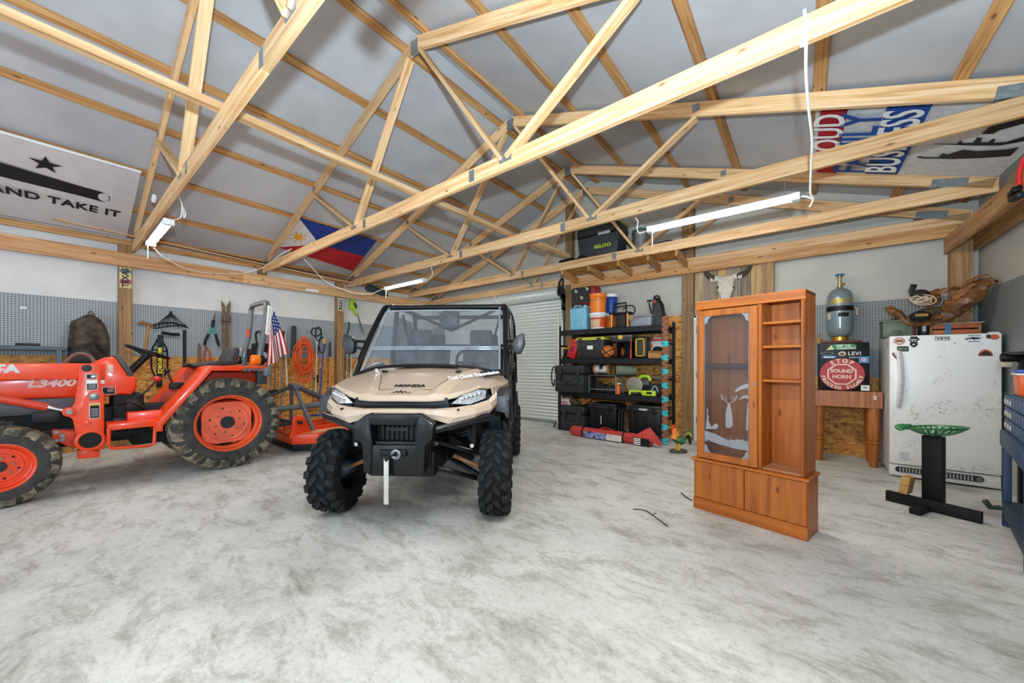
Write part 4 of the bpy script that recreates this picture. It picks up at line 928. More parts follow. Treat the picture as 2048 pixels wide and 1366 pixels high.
for x in (-.38, .38):
    for y in (1.05, 1.75):
        st = obj('seat', MB().b2((x-.25, y-.28, .80), (x+.25, y+.20, .95)), SEATM, UT, bev=.04, seg=3)
        obj('seat_back', MB().prism([(y+.10, .90), (y+.22, .90), (y+.32, 1.50), (y+.24, 1.52)], 'x', x-.22, x+.22), SEATM, st, bev=.035, seg=3)
        obj('head_rest', MB().b2((x-.14, y+.25, 1.52), (x+.14, y+.34, 1.70)), SEATM, st, bev=.03, seg=3)
ct = Vector((.36, .82, 1.30)); nr = Vector((0, .75, .55)).normalized(); ax = Vector((1, 0, 0)); ay = nr.cross(ax)
obj('steering_wheel', MB().tube([ct+ax*(.18*math.cos(a))+ay*(.18*math.sin(a)) for a in [i*2*PI/28 for i in range(28)]], .016, 8, closed=True).tube([ct-ax*.17, ct-nr*.03, ct+ax*.17], .016, 6).tube([ct-nr*.03, ct-nr*.3], .02, 8), BLACK, UT)
obj('cargo_bed', MB().b2((-.70, 1.95, .72), (.70, 2.0, 1.12)).b2((-.70, 2.55, .72), (.70, 2.60, 1.12)).b2((-.70, 1.95, .70), (.70, 2.6, .76)).b2((-.72, 1.95, .76), (-.66, 2.6, 1.12)).b2((.66, 1.95, .76), (.72, 2.6, 1.12)), BLACK, UT, bev=.008)
# ------------------------------------------------------------------ gun cabinet, standing free at right
CB = thing('gun_cabinet', 'honey pine gun cabinet with etched glass door and open shelves', 'cabinet', (-.768, 3.574, 0), math.atan2(-.18, .796))
w, dp, hb, ht = .816, .305, .455, 1.84
def cbx(name, a, b, m=CABW, par=CB, bev=.004): return obj(name, MB().b2(a, b), m, par, bev=bev, seg=1, smooth=0)
cbx('base_body', (.012, .02, .0), (w-.0, dp, hb-.02)); cbx('kick_board', (.0, .004, 0), (w, .03, .10), CABWX)
cbx('base_top', (-.012, -.012, hb-.022), (w+.012, dp+.005, hb), CABWX)
cbx('base_door', (.006, .004, .105), (w*.497-.003, .024, hb-.025)); cbx('base_door', (w*.497+.003, .004, .105), (w-.006, .024, hb-.025))
U0, UX1 = .025, w-.015
cbx('side_panel', (U0, .045, hb), (U0+.02, dp, ht)); cbx('side_panel', (UX1-.02, .02, hb), (UX1, dp, ht))
cbx('side_panel', (w*.624-.01, .05, hb), (w*.624+.01, dp-.02, ht-.04))
cbx('back_panel', (U0+.01, dp-.015, hb), (UX1-.01, dp-.003, ht-.01)); cbx('top_panel', (U0, .02, ht-.03), (UX1, dp, ht), CABWX)
cbx('crown_board', (U0-.006, .012, ht-.075), (UX1+.002, .034, ht), CABWX); cbx('stile', (U0, .02, hb), (U0+.028, .04, ht-.075)); cbx('stile', (w*.624-.022, .025, hb), (w*.624+.012, .045, ht-.075)); cbx('stile', (UX1-.028, .02, hb), (UX1, .04, ht-.075))
for z in (1.60, 1.413, 1.147): cbx('shelf', (w*.624+.01, .045, z), (UX1-.02, dp-.015, z+.02), CABWX)
cbx('shelf_floor', (U0+.02, .04, hb), (UX1-.02, dp-.015, hb+.012), wood('pale_shelf', 'cf9a70', 'c08a60', 'a87048', along='x', knots=False)); cbx('gun_rest', (U0+.02, .16, 1.25), (w*.624-.01, dp-.02, 1.29), wood('dark_rest', '6b3a1c', '57301a', '3c2010', along='x', knots=False))
# glass door
g0, g1, z0, z1 = U0+.018, w*.624-.008, hb+.008, ht-.085
dr = obj('glass_door', MB().b2((g0, -.002, z0), (g0+.05, .02, z1)).b2((g1-.058, -.002, z0), (g1, .02, z1)).b2((g0+.05, -.002, z0), (g1-.058, .02, z0+.055)).b2((g0+.05, -.002, z1-.055), (g1-.058, .02, z1)), CABW, CB, bev=.004, seg=1, smooth=0)
pane = obj('pane', MB().b2((g0+.045, .008, z0+.05), (g1-.053, .011, z1-.05)), m_glass('cabinet_glass', .012, .015, (.80, .84, .87, 1)), dr)
obj('pane_bead', MB().b2((g0+.05, .004, z0+.055), (g0+.056, .012, z1-.055)).b2((g1-.064, .004, z0+.055), (g1-.058, .012, z1-.055)), STEEL, dr)
obj('lock', MB().cyl((g1-.028, -.006, (z0+z1)/2+.02), (g1-.028, .0, (z0+z1)/2+.02), .008, 12), STEEL, dr)
ET = m_glass('etched_glass', .0, .22, (.9, .92, .95, 1)); px0, px1, pz0, pz1 = g0+.05, g1-.058, z0+.055, z1-.055
def EP(a, b): return (px0+(px1-px0)*a, pz0+(pz1-pz0)*b)
def etch(name, polys):
    for p in polys: obj(name, MB().prism([EP(*q) for q in p], 'y', .004, .0065), ET, pane, smooth=0)
for (cx, cz, sx, sz) in ((0, 1, 1, -1), (1, 1, -1, -1), (0, 0, 1, 1), (1, 0, -1, 1)):
    etch('etched_corner', [[(cx, cz), (cx+sx*.17, cz), (cx+sx*.10, cz+sz*.02), (cx+sx*.07, cz+sz*.05), (cx+sx*.02, cz+sz*.055), (cx, cz+sz*.085)]])
random.seed(3)
etch('etched_ground', [[(0, .10), (.3, .075), (.7, .06), (1, .06), (1, .12), (.8, .13), (.55, .11), (.3, .14), (0, .16)]])
etch('etched_tree', [[(.04, .17), (.09, .33), (.06, .31), (.12, .25), (.08, .25), (.18, .19), (.26, .22), (.34, .21), (.30, .18)][::1]])
etch('etched_tree', [[(.70, .45), (.80, .47), (.98, .49), (1, .52), (.85, .505), (.72, .475)], [(.78, .40), (.9, .42), (1, .41), (1, .44), (.88, .435)], [(.93, .2), (1, .2), (1, .4), (.96, .38)]])
etch('etched_deer', [[(.50, .30), (.54, .355), (.545, .375), (.60, .375), (.605, .355), (.64, .30), (.66, .22), (.60, .20), (.50, .20)]])
for s in (-1, 1):
    c = .572
    an = MB()
    def ab(a, b): q = EP(a, b); return (q[0], .005, q[1])
    an.tube([ab(c+s*.02, .375), ab(c+s*.10, .39), ab(c+s*.16, .41), ab(c+s*.17, .435)], .003, 5)
    for f_ in (.06, .11, .15): an.tube([ab(c+s*f_, .385+.1*(f_-.05)), ab(c+s*(f_+.005), .42+.05*f_)], .0025, 5)
    obj('etched_antler', an, ET, pane)
for i in range(26):
    a = random.random(); h = .03+random.random()*.05
    etch('etched_grass', [[(a, .08), (min(1, a+.02), .08), (min(1, a+.03*random.random()+.012), .08+h)]])

# ------------------------------------------------------------------ butcher-block table, painted box, cylinder lamp
tb = thing('butcher_block_table', 'thick butcher-block table with turned legs against the back wall', 'table', (.43, 6.50, 0))
TXR = .335; TYH = .215
for i in range(9):
    x0 = -TXR+i*2*TXR/9
    obj('block_strip', MB().b2((x0+.0005, -TYH, .735), (x0+2*TXR/9-.0005, TYH, .935)), BLOCKW, tb, bev=.001, seg=1, smooth=0)
prof = [(.036, 0), (.040, .02), (.048, .18), (.055, .26), (.040, .275), (.058, .295), (.058, .31), (.040, .325), (.055, .345), (.058, .40), (.058, .735)]
for sx in (-1, 1):
    for sy in (-1, 1): obj('leg', MB().lathe(prof, 20, Matrix.Translation((sx*(TXR-.075), sy*(TYH-.07), 0))), BLOCKW, tb)
# black box with decals (front faces the room)
b0, b1 = onY(1637, 789, 6.33), onY(1739, 684, 6.33)
bw, bh = (b1.x-b0.x), b1.z-.935
bxo = thing('decorated_black_box', 'black box covered in stickers with a round red stop sign', 'box', ((b0.x+b1.x)/2, 6.33, .935))
obj('body', MB().b2((-bw/2, 0, 0), (bw/2, .36, bh)), mat('0d0e0f', .45, spec=.3), bxo, bev=.008)
def fr(x, z, y=-.003): return frame((x*bw, y, z*bh), (1, 0, 0), (0, 0, 1))
RS = mat('b5222b', .45)
def bdec(name, poly, m, y, par=bxo): return obj(name, MB().prism([(p[0]*bw, p[1]*bh) for p in poly], 'y', y, y+.0015), m, par, smooth=0)
bdec('stop_sign', ell(-.03, .345, .445, .33, 40), RS, -.004)
CRM = mat('e6c9b3', .5)
oc = lambda rx, rz: [(-.03+rx*math.cos(PI/8+i*PI/4), .345+rz*math.sin(PI/8+i*PI/4)) for i in range(8)]
bdec('octagon_border', oc(.315, .235), CRM, -.0055); bdec('octagon', oc(.275, .205), RS, -.007)
def arc_text(s, rx, rz, a0, a1, size, par, flip=1, m=CRM):
    n = len(s)
    for i, ch in enumerate(s):
        if ch == ' ': continue
        a = a0+(a1-a0)*(i/(n-1)); cx = (-.03)*bw+rx*bw*math.cos(a); cz = .345*bh+rz*bh*math.sin(a)
        tx = Vector((-rx*bw*math.sin(a), 0, rz*bh*math.cos(a))).normalized()*(-1 if flip > 0 else 1)
        ty = Vector((0, 1, 0)).cross(tx)*-1 if False else Vector((-tx.z, 0, tx.x))
        text(ch, size, m, par, frame((cx, -.0085, cz), tx, ty), bold=.0035)
arc_text('STOP', .375, .275, PI*.67, PI*.33, .066, bxo)
arc_text('PROCEED SLOWLY', .385, .285, PI*1.06, PI*1.94, .050, bxo, flip=-1)
text('SOUND', .062, CRM, bxo, fr(-.03, .41, -.0085), bold=.003); text('HORN', .062, CRM, bxo, fr(-.03, .29, -.0085), bold=.003)
bdec('green_sticker', [(-.32, .86), (-.24, .96), (-.2, .97), (.2, .97), (.26, .94), (.24, .87), (.1, .86)], mat('1d8a50', .5), -.004)
bdec('tent_shape', [(-.34, .85), (-.24, .95), (-.18, .86)], mat('d8d3a0', .5), -.0055)
text('KEEP THE', .032, WHTTXT, bxo, fr(.0, .935, -.006), bold=.001); text('COUNTRY!', .036, WHTTXT, bxo, fr(.06, .88, -.006), bold=.001)
text('LEVI', .062, WHTTXT, bxo, fr(.22, .77, -.004), bold=.001, sp=1.1); text('RANCH', .025, WHTTXT, bxo, fr(.2, .69, -.004))
bdec('oval_sticker', ell(-.32, .78, .13, .03), LGREY, -.004); bdec('oval_sticker', ell(-.32, .78, .12, .024), BLACK, -.0055)
bdec('round_sticker', ell(-.02, .77, .075, .05), mat('d9c3a4', .5), -.004); bdec('round_sticker', ell(-.02, .765, .045, .03), mat('6a5138', .5), -.0055)
bdec('blue_sticker', [(-.43, .68), (-.14, .68), (-.14, .73), (-.43, .73)], mat('2579c4', .5), -.004); text('futuroz', .034, WHTTXT, bxo, fr(-.285, .703, -.006), bold=.0015)
bdec('flag_sticker', [(.30, .58), (.49, .58), (.49, .71), (.30, .71)], mat('3f8fc8', .5), -.004); bdec('flag_emblem', ell(.395, .645, .05, .04), mat('d9a5a8', .5), -.0055)
bdec('white_sticker', [(.34, .02), (.5, .02), (.5, .13), (.34, .13)], WHTTXT, -.004); bdec('sticker_print', [(.38, .06), (.46, .06), (.46, .11), (.38, .11)], LGREY, -.0055)
# lamp made of a gas cylinder
lc = onY(1680, 683, 6.50); zb = b1.z
lm = thing('gas_cylinder_lamp', 'grey gas cylinder with blue valve standing on the black box', 'gas cylinder', (lc.x, 6.52, zb))
k_ = .001
zt = onY(1680, 549, 6.52).z-zb; rr = (onY(1707, 620, 6.52).x-onY(1653, 620, 6.52).x)/2*1.0; H_ = zt*.80
obj('wood_base', MB().b2((-.20, -.15, 0), (.20, .15, .03)), wood('lamp_base', '7a3a26', '622c1c', '451d12', knots=False), lm, bev=.006)
obj('brass_ring', MB().lathe([(rr*.60, .03), (rr*.64, .035), (rr*.64, .085), (rr*.58, .09)], 30), mat('c99b3c', .3, .8), lm)
CYLM = mat('76868a', .22, .1, var=.06, coat=.5)
zc0 = .085; zc1 = H_
obj('body', MB().lathe([(rr*.3, zc0), (rr*.66, zc0+.01), (rr*.92, zc0+.05), (rr, zc0+.11), (rr, zc1-.15), (rr*.96, zc1-.10), (rr*.80, zc1-.045), (rr*.5, zc1-.012), (rr*.30, zc1), (rr*.24, zc1+.02)], 40), CYLM, lm)
band = lambda n_, za, zb_, m_, e=.002: obj(n_, MB().lathe([(rr+e, za), (rr+e, zb_)], 40, cap=False), m_, lm)
hm = zc1-zc0
band('black_band', zc0+hm*.52, zc0+hm*.62, BLACK); 
def wrap(nm, a0, a1, za, zb_, m_): obj(nm, MB().grid(lambda a, b: ((rr+.003)*math.cos(a0+(a1-a0)*a), (rr+.003)*math.sin(a0+(a1-a0)*a), za+(zb_-za)*b), 10, 2), m_, lm)
wrap('gold_label', -2.35, -1.25, zc0+hm*.67, zc0+hm*.77, mat('a99255', .4, .4)); wrap('gold_label', -1.15, -.85, zc0+hm*.67, zc0+hm*.77, mat('a99255', .4, .4))
wrap('black_label', -1.75, -.95, zc0+hm*.40, zc0+hm*.48, BLACK); wrap('paper_label', -2.75, -2.35, zc0+hm*.36, zc0+hm*.48, mat('c8bfae', .6))
obj('valve_stem', MB().lathe([(.035, zc1+.01), (.035, zc1+.03), (.018, zc1+.035), (.018, zt-.04), (.03, zt-.035), (.03, zt-.025), (.012, zt-.02), (.012, zt-.01)], 16), mat('a89468', .35, .7), lm)
obj('valve_outlet', MB().cyl((0, 0, zc1+.05), (.05, -.02, zc1+.05), .013, 10), mat('a89468', .35, .7), lm)
obj('hand_wheel', MB().lathe([(.008, zt-.012), (.045, zt-.014), (.052, zt-.006), (.045, zt+.004), (.008, zt+.002)], 20), mat('2f7fb8', .4), lm)
obj('tag_wire', MB().tube([(rr, -.04, zc0+hm*.58), (rr+.03, -.04, zc0+hm*.56), (rr+.03, -.04, zc0+hm*.50)], .005, 6), mat('c0a060', .4, .5), lm)
obj('tag', MB().cyl((rr+.03, -.04, zc0+hm*.42), (rr+.03, -.04, zc0+hm*.50), .010, 8), mat('cfae70', .4, .5), lm)
tag(obj('figurine', MB().lathe([(0, 0), (.035, 0), (.038, .03), (.022, .07), (.012, .085), (.018, .10), (.014, .125), (0, .13)], 14, Matrix.Translation((lc.x-.215, 6.42, zb))), mat('9a7a4c', .6)), 'small tan figurine beside the gas cylinder', 'figurine')
# cord with plug hanging over the table edge
p0 = onY(1749, 792, 6.27)
tag(obj('lamp_cord', MB().tube(smoothp([(p0.x-.005, 6.40, .941), (p0.x, 6.30, .943), (p0.x, 6.275, .93), (p0.x+.004, 6.272, .88)], 4), .004, 6).box((p0.x+.004, 6.268, .865), (.03, .02, .055)), mat('d9c9b4', .5), bev=.004), 'pale lamp cord with plug hanging over the table edge', 'cord')

# ------------------------------------------------------------------ freezer
FZ = thing('upright_freezer', 'scuffed white upright freezer with stickers in the right corner', 'freezer', (.776, 5.94, 0))
fw, fd, fh = .795, .78, 1.60
def m_scuff():
    m, nt, b = new('scuffed_white'); L = nt.links.new; tc = N(nt, 'ShaderNodeTexCoord')
    n1 = N(nt, 'ShaderNodeTexNoise', i_Scale=3.2, i_Detail=3.0); n2 = N(nt, 'ShaderNodeTexNoise', i_Scale=26.0, i_Detail=7.0, i_Roughness=.75, i_Distortion=1.5)
    L(tc.outputs['Object'], n1.inputs[0]); L(tc.outputs['Object'], n2.inputs[0])
    r1 = ramp(nt, [(.50, (0, 0, 0, 1)), (.63, (1, 1, 1, 1))]); L(n1.outputs['Fac'], r1.inputs[0]); r2 = ramp(nt, [(.52, (0, 0, 0, 1)), (.68, (1, 1, 1, 1))]); L(n2.outputs['Fac'], r2.inputs[0])
    mu = N(nt, 'ShaderNodeMath', operation='MULTIPLY'); L(r1.outputs[0], mu.inputs[0]); L(r2.outputs[0], mu.inputs[1])
    mx = N(nt, 'ShaderNodeMix', data_type='RGBA'); mx.inputs[6].default_value = lin('f0f2f1'); mx.inputs[7].default_value = lin('7d7062'); L(mu.outputs[0], mx.inputs[0])
    L(mx.outputs[2], b.inputs['Base Color']); b.inputs['Roughness'].default_value = .35; return m
SCF = m_scuff(); FZW = mat('c9cbca', .4)
obj('body', MB().b2((.003, .07, .05), (fw-.003, fd, fh-.01)), FZW, FZ, bev=.008)
obj('door', MB().b2((0, 0, .155), (fw, .065, fh)), SCF, FZ, bev=.012)
obj('base_panel', MB().b2((0, .02, .02), (fw, .07, .145)), WHITE, FZ, bev=.006)
obj('grille_recess', MB().prism(rrect(fw*.80, .06, .028, 4, fw*.46, .095), 'y', .012, .022), DGREY, FZ)
for i in range(22): obj('grille_slat', MB().b2((fw*.10+i*fw*.031, .006, .072), (fw*.10+i*fw*.031+.012, .014, .118)), LGREY, FZ, bev=0, smooth=0)
obj('grille_emblem', MB().cyl((fw*.82, .004, .095), (fw*.82, .014, .095), .022, 16), GREY, FZ)
hpth = [(.075, -.002, 1.38), (.085, -.03, 1.30), (.092, -.045, 1.08), (.085, -.03, .90), (.075, -.002, .80)]
obj('handle', MB().tube(smoothp([(.075, .0, 1.42), (.078, -.028, 1.36), (.088, -.045, 1.12), (.08, -.03, .92), (.072, .0, .80)], 5), .036, 12, flat=.55), mat('e9eae8', .3), FZ)
obj('hinge_cap', MB().b2((fw-.08, .02, fh), (fw-.01, .07, fh+.012)), WHITE, FZ, bev=.004)
obj('rust_spot', MB().prism(ell(0, 0, .012, .028), 'x', -.002, .001), mat('6b5638', .7), FZ, M=Matrix.Translation((.003, .12, 1.50)))
def fz(u, v): p = onY(u, v, 5.938); return (p.x-.776, p.z)
def fst(name, pts, m, y=-.002, par=FZ): return obj(name, MB().prism([fz(*q) if q[0] > 50 else q for q in pts], 'y', y-.0012, y), m, par, smooth=0)
def felp(u, v, ru, rv, n=20): return [(u+ru*math.cos(2*PI*i/n), v+rv*math.sin(2*PI*i/n)) for i in range(n)]
s1 = fst('round_sticker', felp(1799, 682, 11, 7.5), mat('c0604a', .5)); fst('sticker_center', felp(1799, 682, 9, 6), mat('cfc9a8', .5), -.0035); fst('sticker_band', [(1792, 680), (1806, 680), (1806, 684), (1792, 684)], mat('8f3a2c', .5), -.005)
fst('skull_sticker', [(1820, 675), (1822, 673), (1834, 673), (1836, 676), (1840, 678), (1834, 683), (1836, 689), (1831, 694), (1827, 695), (1823, 693), (1819, 689), (1821, 683), (1814, 678), (1820, 680)], BLKTXT)
for du in (-3, 3): fst('skull_eye', felp(1827.5+du, 682.5, 1.6, 1.1, 8), WHTTXT, -.0035)
fst('skull_teeth', felp(1827, 689, 2.4, 1.6, 8), WHTTXT, -.0035); fst('skull_brow', [(1821, 678.5), (1834, 678.5), (1834, 680), (1821, 680)], WHTTXT, -.0035)
fst('badge_border', [(1870, 673), (1900, 672.5), (1900, 681), (1870, 681)], BLKTXT); fst('badge_face', [(1871, 673.8), (1899, 673.3), (1899, 680.2), (1871, 680.2)], WHTTXT, -.0035)
k = fz(1885, 677); text('YETI', .031, BLKTXT, FZ, frame((k[0], -.006, k[1]), (1, 0, 0), (0, 0, 1)), xs=1.5, bold=.0015)
fst('rifle_sticker', [(1931, 677), (1940, 675.5), (1944, 674), (1958, 675), (1965, 675.5), (1958, 677.5), (1955, 679), (1952, 677.5), (1948, 681), (1946, 678), (1938, 678), (1931, 680)], BLKTXT)
for v, t_ in ((671.2, 'DEFEND TEXAS'), (683, 'COME TAKE IT')):
    k = fz(1948, v); text(t_, .012, BLKTXT, FZ, frame((k[0], -.003, k[1]), (1, 0, 0), (0, 0, 1)), bold=.0004)
fst('bird_sticker', felp(1989, 674, 10, 5.5), mat('c9543c', .5)); fst('bird_sticker', felp(1977, 673, 5, 4.5), mat('3b2a22', .5), -.0035)
fst('camo_sticker', [(1794, 692.5), (1817.5, 692.5), (1817.5, 703), (1794, 703)], mat('33402f', .5)); fst('camo_print', [(1796, 695), (1800, 700), (1806, 697), (1811, 700), (1815, 695), (1806, 699)], mat('b9b48c', .5), -.0035)
fst('sunset_sticker', [(1956+15*(1-math.cos(t)), 712-13*math.sin(t)) for t in [i*PI/12 for i in range(13)]], mat('c8432a', .5)); fst('sunset_sticker', [(1957, 711.5), (1962, 706), (1967, 703), (1971, 701), (1976, 703), (1981, 706), (1985, 711.5)], mat('241d1a', .5), -.0035); fst('sunset_glow', felp(1971, 704, 6, 2.6), mat('f0b07a', .5), -.003)
fst('boot_sticker', [(1784, 706), (1788, 705), (1792, 711), (1799, 714), (1802, 718), (1801, 721), (1796, 719), (1791, 717), (1785, 711)], mat('6b4633', .5)); fst('boot_print', [(1788, 708), (1791, 707), (1795, 713), (1792, 714)], mat('d9c9ae', .5), -.0035)
fst('screw_hole', felp(1909.5, 686, 1.4, 1.2, 8), DGREY)
k = fz(1808, 912); text('TEXAS\nTECH\nDEER', .030, mat('8fb9cc', .6), FZ, frame((k[0], -.0025, k[1]), (1, 0, 0), (0, 0, 1)))

# on top of the freezer
ft = fh+.0
def yb(u0, v0, u1, v1, Y): a, b = onY(u0, v1, Y), onY(u1, v0, Y); return a.x, b.x, a.z, b.z
am = thing('ammo_can', 'green metal ammunition can on top of the freezer', 'ammo can', (.90, 6.42, ft-.01))
obj('body', MB().b2((-.13, -.09, .01), (.12, .10, .20)), mat('5d6b52', .5), am, bev=.01); obj('lid', MB().b2((-.137, -.095, .195), (.127, .105, .225)), mat('55634b', .5), am, bev=.008)
obj('latch_plate', MB().b2((-.10, -.098, .05), (.07, -.09, .16)), mat('64725a', .5), am, bev=.004); obj('latch', MB().b2((-.06, -.106, .02), (.03, -.096, .10)), mat('4b5843', .5), am, bev=.003)
obj('lid_handle', MB().tube(smoothp([(-.05, 0, .225), (-.04, 0, .245), (.03, 0, .245), (.04, 0, .225)], 4), .005, 6), DGREY, am)
cu = thing('insulated_cup', 'black insulated cup beside the ammunition can on the freezer', 'cup', (1.115, 6.36, ft)); obj('body', MB().lathe([(.036, .0), (.038, .004), (.05, .14), (.05, .17), (.042, .17), (.036, .03)], 24), mat('1d2126', .35), cu); obj('rim', MB().lathe([(.051, .15), (.053, .155), (.053, .172), (.049, .176)], 24), BLACK, cu); obj('emblem', MB().grid(lambda a, b: ((.0475+.006*b)*math.cos(-2.0+.6*a), (.0475+.006*b)*math.sin(-2.0+.6*a), .06+.07*b), 5, 2), LGREY, cu)
tag(obj('small_bottle', MB().lathe([(.024, .0), (.026, .01), (.024, .10), (.012, .12), (.012, .15), (.0, .15)], 14, Matrix.Translation((1.035, 6.43, ft))), mat('9a4a34', .5)), 'small reddish-brown bottle between ammunition can and cup', 'bottle')
wx = thing('wooden_crate', 'shallow wooden crate on the freezer, under the driftwood', 'crate', (1.345, 6.45, ft))
WD = wood('crate_wood', 'a8793f', '8f612f', '6b4420'); 
obj('panel', MB().b2((-.19, -.12, 0), (.19, .12, .02)), WD, wx, bev=.004); obj('panel', MB().b2((-.19, -.12, .0), (-.17, .12, .135)), WD, wx, bev=.004); obj('panel', MB().b2((.17, -.12, .0), (.19, .12, .135)), WD, wx, bev=.004)
for z in (.02, .085): obj('slat', MB().b2((-.17, -.122, z), (.17, -.108, z+.05)), mat('b3613a', .6), wx, bev=.004)
obj('slat', MB().b2((-.17, .108, .02), (.17, .12, .13)), WD, wx, bev=.004); obj('blue_strap', MB().b2((-.075, -.128, 0), (-.03, -.12, .135)), mat('3d7fa6', .6), wx); obj('pale_lid', MB().b2((-.20, -.13, .137), (.21, .13, .147)), mat('c9bb98', .6), wx, bev=.003)
# driftwood: root mass sweeping up to the right
dw = thing('driftwood', 'large gnarled brown driftwood root arching over the freezer top', 'driftwood', (1.2, 6.25, ft+.13))
DW = wood('driftwood_brown', '9c6a35', '7d4d22', '4d2d13', along='x', knots=False, rough=.55, coat=.2, fine=14); o0 = Vector((1.2, 6.25, ft+.13))
def dp_(l, Y0, Y1): n = len(l); return [onY(u, v, Y0+(Y1-Y0)*i/(n-1))-o0 for i, (u, v) in enumerate(l)]
def branch(name, l, Y0, Y1, rs, par=dw):
    pts = smoothp(dp_(l, Y0, Y1), 5); n = len(pts); R_ = []
    for i in range(n):
        t = i/(n-1)*(len(rs)-1); k = min(int(t), len(rs)-2); R_.append((rs[k]*(1-(t-k))+rs[k+1]*(t-k))*(1+.12*math.sin(i*2.3)))
    mb = MB().tube(pts, R_, 14, flat=.75)
    mb.v = [tuple(Vector(v)+Vector((noise.noise(Vector(v)*16), noise.noise(Vector(v)*16+Vector((9, 3, 1))), noise.noise(Vector(v)*22+Vector((2, 7, 5)))))*.028) for v in mb.v]
    return obj(name, mb, DW, par, smooth=35)
branch('main_root', [(1777, 616), (1792, 624), (1810, 640), (1838, 645), (1866, 640), (1890, 632), (1915, 612), (1945, 592), (1970, 568), (1988, 560)], 6.40, 6.10, [.03, .045, .045, .05, .06, .075, .095, .085, .06, .03])
branch('upper_branch', [(1862, 605), (1868, 588), (1880, 582), (1905, 578), (1930, 571), (1950, 558), (1978, 548)], 6.35, 6.10, [.05, .05, .035, .025, .022, .025, .018])
branch('trunk_side', [(1885, 636), (1900, 615), (1925, 595), (1945, 575), (1965, 563)], 6.32, 6.16, [.04, .08, .09, .07, .035])
branch('stub', [(1848, 604), (1860, 606), (1872, 600), (1878, 588)], 6.38, 6.30, [.035, .05, .045, .03]); branch('stub', [(1774, 614), (1781, 620), (1790, 628)], 6.42, 6.36, [.035, .04, .03])
branch('low_twig', [(1820, 650), (1850, 645), (1880, 634), (1895, 628)], 6.28, 6.24, [.018, .022, .02, .012])
branch('knob', [(1848, 655), (1846, 645), (1852, 640)], 6.36, 6.32, [.03, .035, .02])
hat = thing('baseball_cap', 'black cap with gold lettering tucked into the driftwood', 'cap', onY(1840, 633, 6.22))
obj('crown', MB().sphere((0, 0, .0), .075, 16, 9, (1.2, 1, .85)), mat('15171b', .8), hat); obj('brim', MB().prism(ell(.04, 0, .13, .085), 'z', -.055, -.047), mat('17191c', .8), hat); obj('gold_print', MB().grid(lambda a, b: (-.05+.1*a, -.078, -.005+.03*b), 2, 2), mat('a07a28', .6), hat)
rp = onY(1842, 600, 6.22); rpm = MB()
for i in range(5): rpm.tube([rp+Vector(((.05+.012*i)*math.cos(t)+.02*math.sin(i*2), .006*i-.02, (.028+.004*i)*math.sin(t)+.02*math.cos(t*1+i))) for t in [k*2*PI/20 for k in range(20)]], .006, 6, closed=True)
tag(obj('rope_hank', rpm, mat('d7bda4', .8)), 'coil of pale rope hung on the driftwood', 'rope'); 
cp = thing('baseball_cap', 'dark cap perched on top of the driftwood', 'cap', onY(1839, 588, 6.28)); obj('crown', MB().sphere((0, 0, 0), .07, 16, 9, (1.15, 1, .75)), mat('26241f', .85), cp); obj('strap', MB().box((-.055, 0, .07), (.055, .012, .10), rot=(0, .25, 0)), BLACK, cp, bev=.006)
jk = MB().sphere(onY(1868, 624, 6.30), .11, 14, 8, (1.3, .7, .55)); tag(obj('camouflage_pouch', jk, mat('4a3d22', .8, var=.4, scale=25)), 'brown camouflage pouch resting in the driftwood crook', 'pouch')

# ------------------------------------------------------------------ tractor-seat stool
ST = thing('tractor_seat_stool', 'stool with green pierced tractor seat on a black timber post', 'stool', (.885, 4.83, 0))
BW = mat('101112', .6, spec=.3, var=.25, scale=18)
a = onZ(1773, 1000, 0)-Vector((.885, 4.83, 0)); b = onZ(1965, 1048, 0)-Vector((.885, 4.83, 0)); dv = (b-a).normalized(); pv = Vector((-dv.y, dv.x, 0))
obj('foot_beam', MB().box((0, 0, 0), ((b-a).length, .045, .095)), BW, ST, bev=.004, M=frame((a+b)/2+Vector((0, 0, .0475))-pv*.0, dv, pv))
obj('cross_foot', MB().box((0, 0, 0), (.42, .07, .05)), BW, ST, bev=.004, M=frame(Vector((-.045, -.06, .025)), pv, -dv))
obj('post', MB().box((0, 0, 0), (.125, .09, .60)), BW, ST, bev=.004, M=frame(pv*.07+Vector((0, 0, .345)), dv, pv))
obj('brace_block', MB().box((0, 0, 0), (.06, .12, .16)), wood('block_tan', 'd1a86c', 'bd8f52', '93683a'), ST, bev=.01, M=frame(pv*-.06+dv*-.13+Vector((0, 0, .19)), dv, pv) @ Matrix.Rotation(.15, 4, 'Y'))
# pan seat: dished, with slots -> ribs radiating round a solid middle
zs = .655; seat = thing  # (kept as part of the stool)
def pan(r, a): # r 0..1, angle; rear (away from pommel) is +dv
    x = (.215*math.cos(a) if math.cos(a) > 0 else .15*math.cos(a))*r; y = .185*math.sin(a)*r
    z = .005+.085*r**2.5*(.85+.25*math.cos(a)); return dv*x+pv*y+Vector((0, 0, zs+z))+pv*.03
PM = mat('2f7a45', .35, coat=.3)
m = MB().grid(lambda u, v: pan(.34*u, 2*PI*v), 4, 28); obj('seat_middle', m, PM, ST, solid=.006)
m = MB().grid(lambda u, v: pan(.92+.08*u, 2*PI*v)+Vector((0, 0, .008*math.sin(u*PI))), 3, 44); obj('seat_rim', m, PM, ST, solid=.008)
nrib = 26
for i in range(nrib):
    a0 = 2*PI*i/nrib
    m = MB().grid(lambda u, v: pan(.32+.62*u, a0+(v-.5)*.10), 4, 2); obj('seat_rib', m, PM, ST, solid=.006)
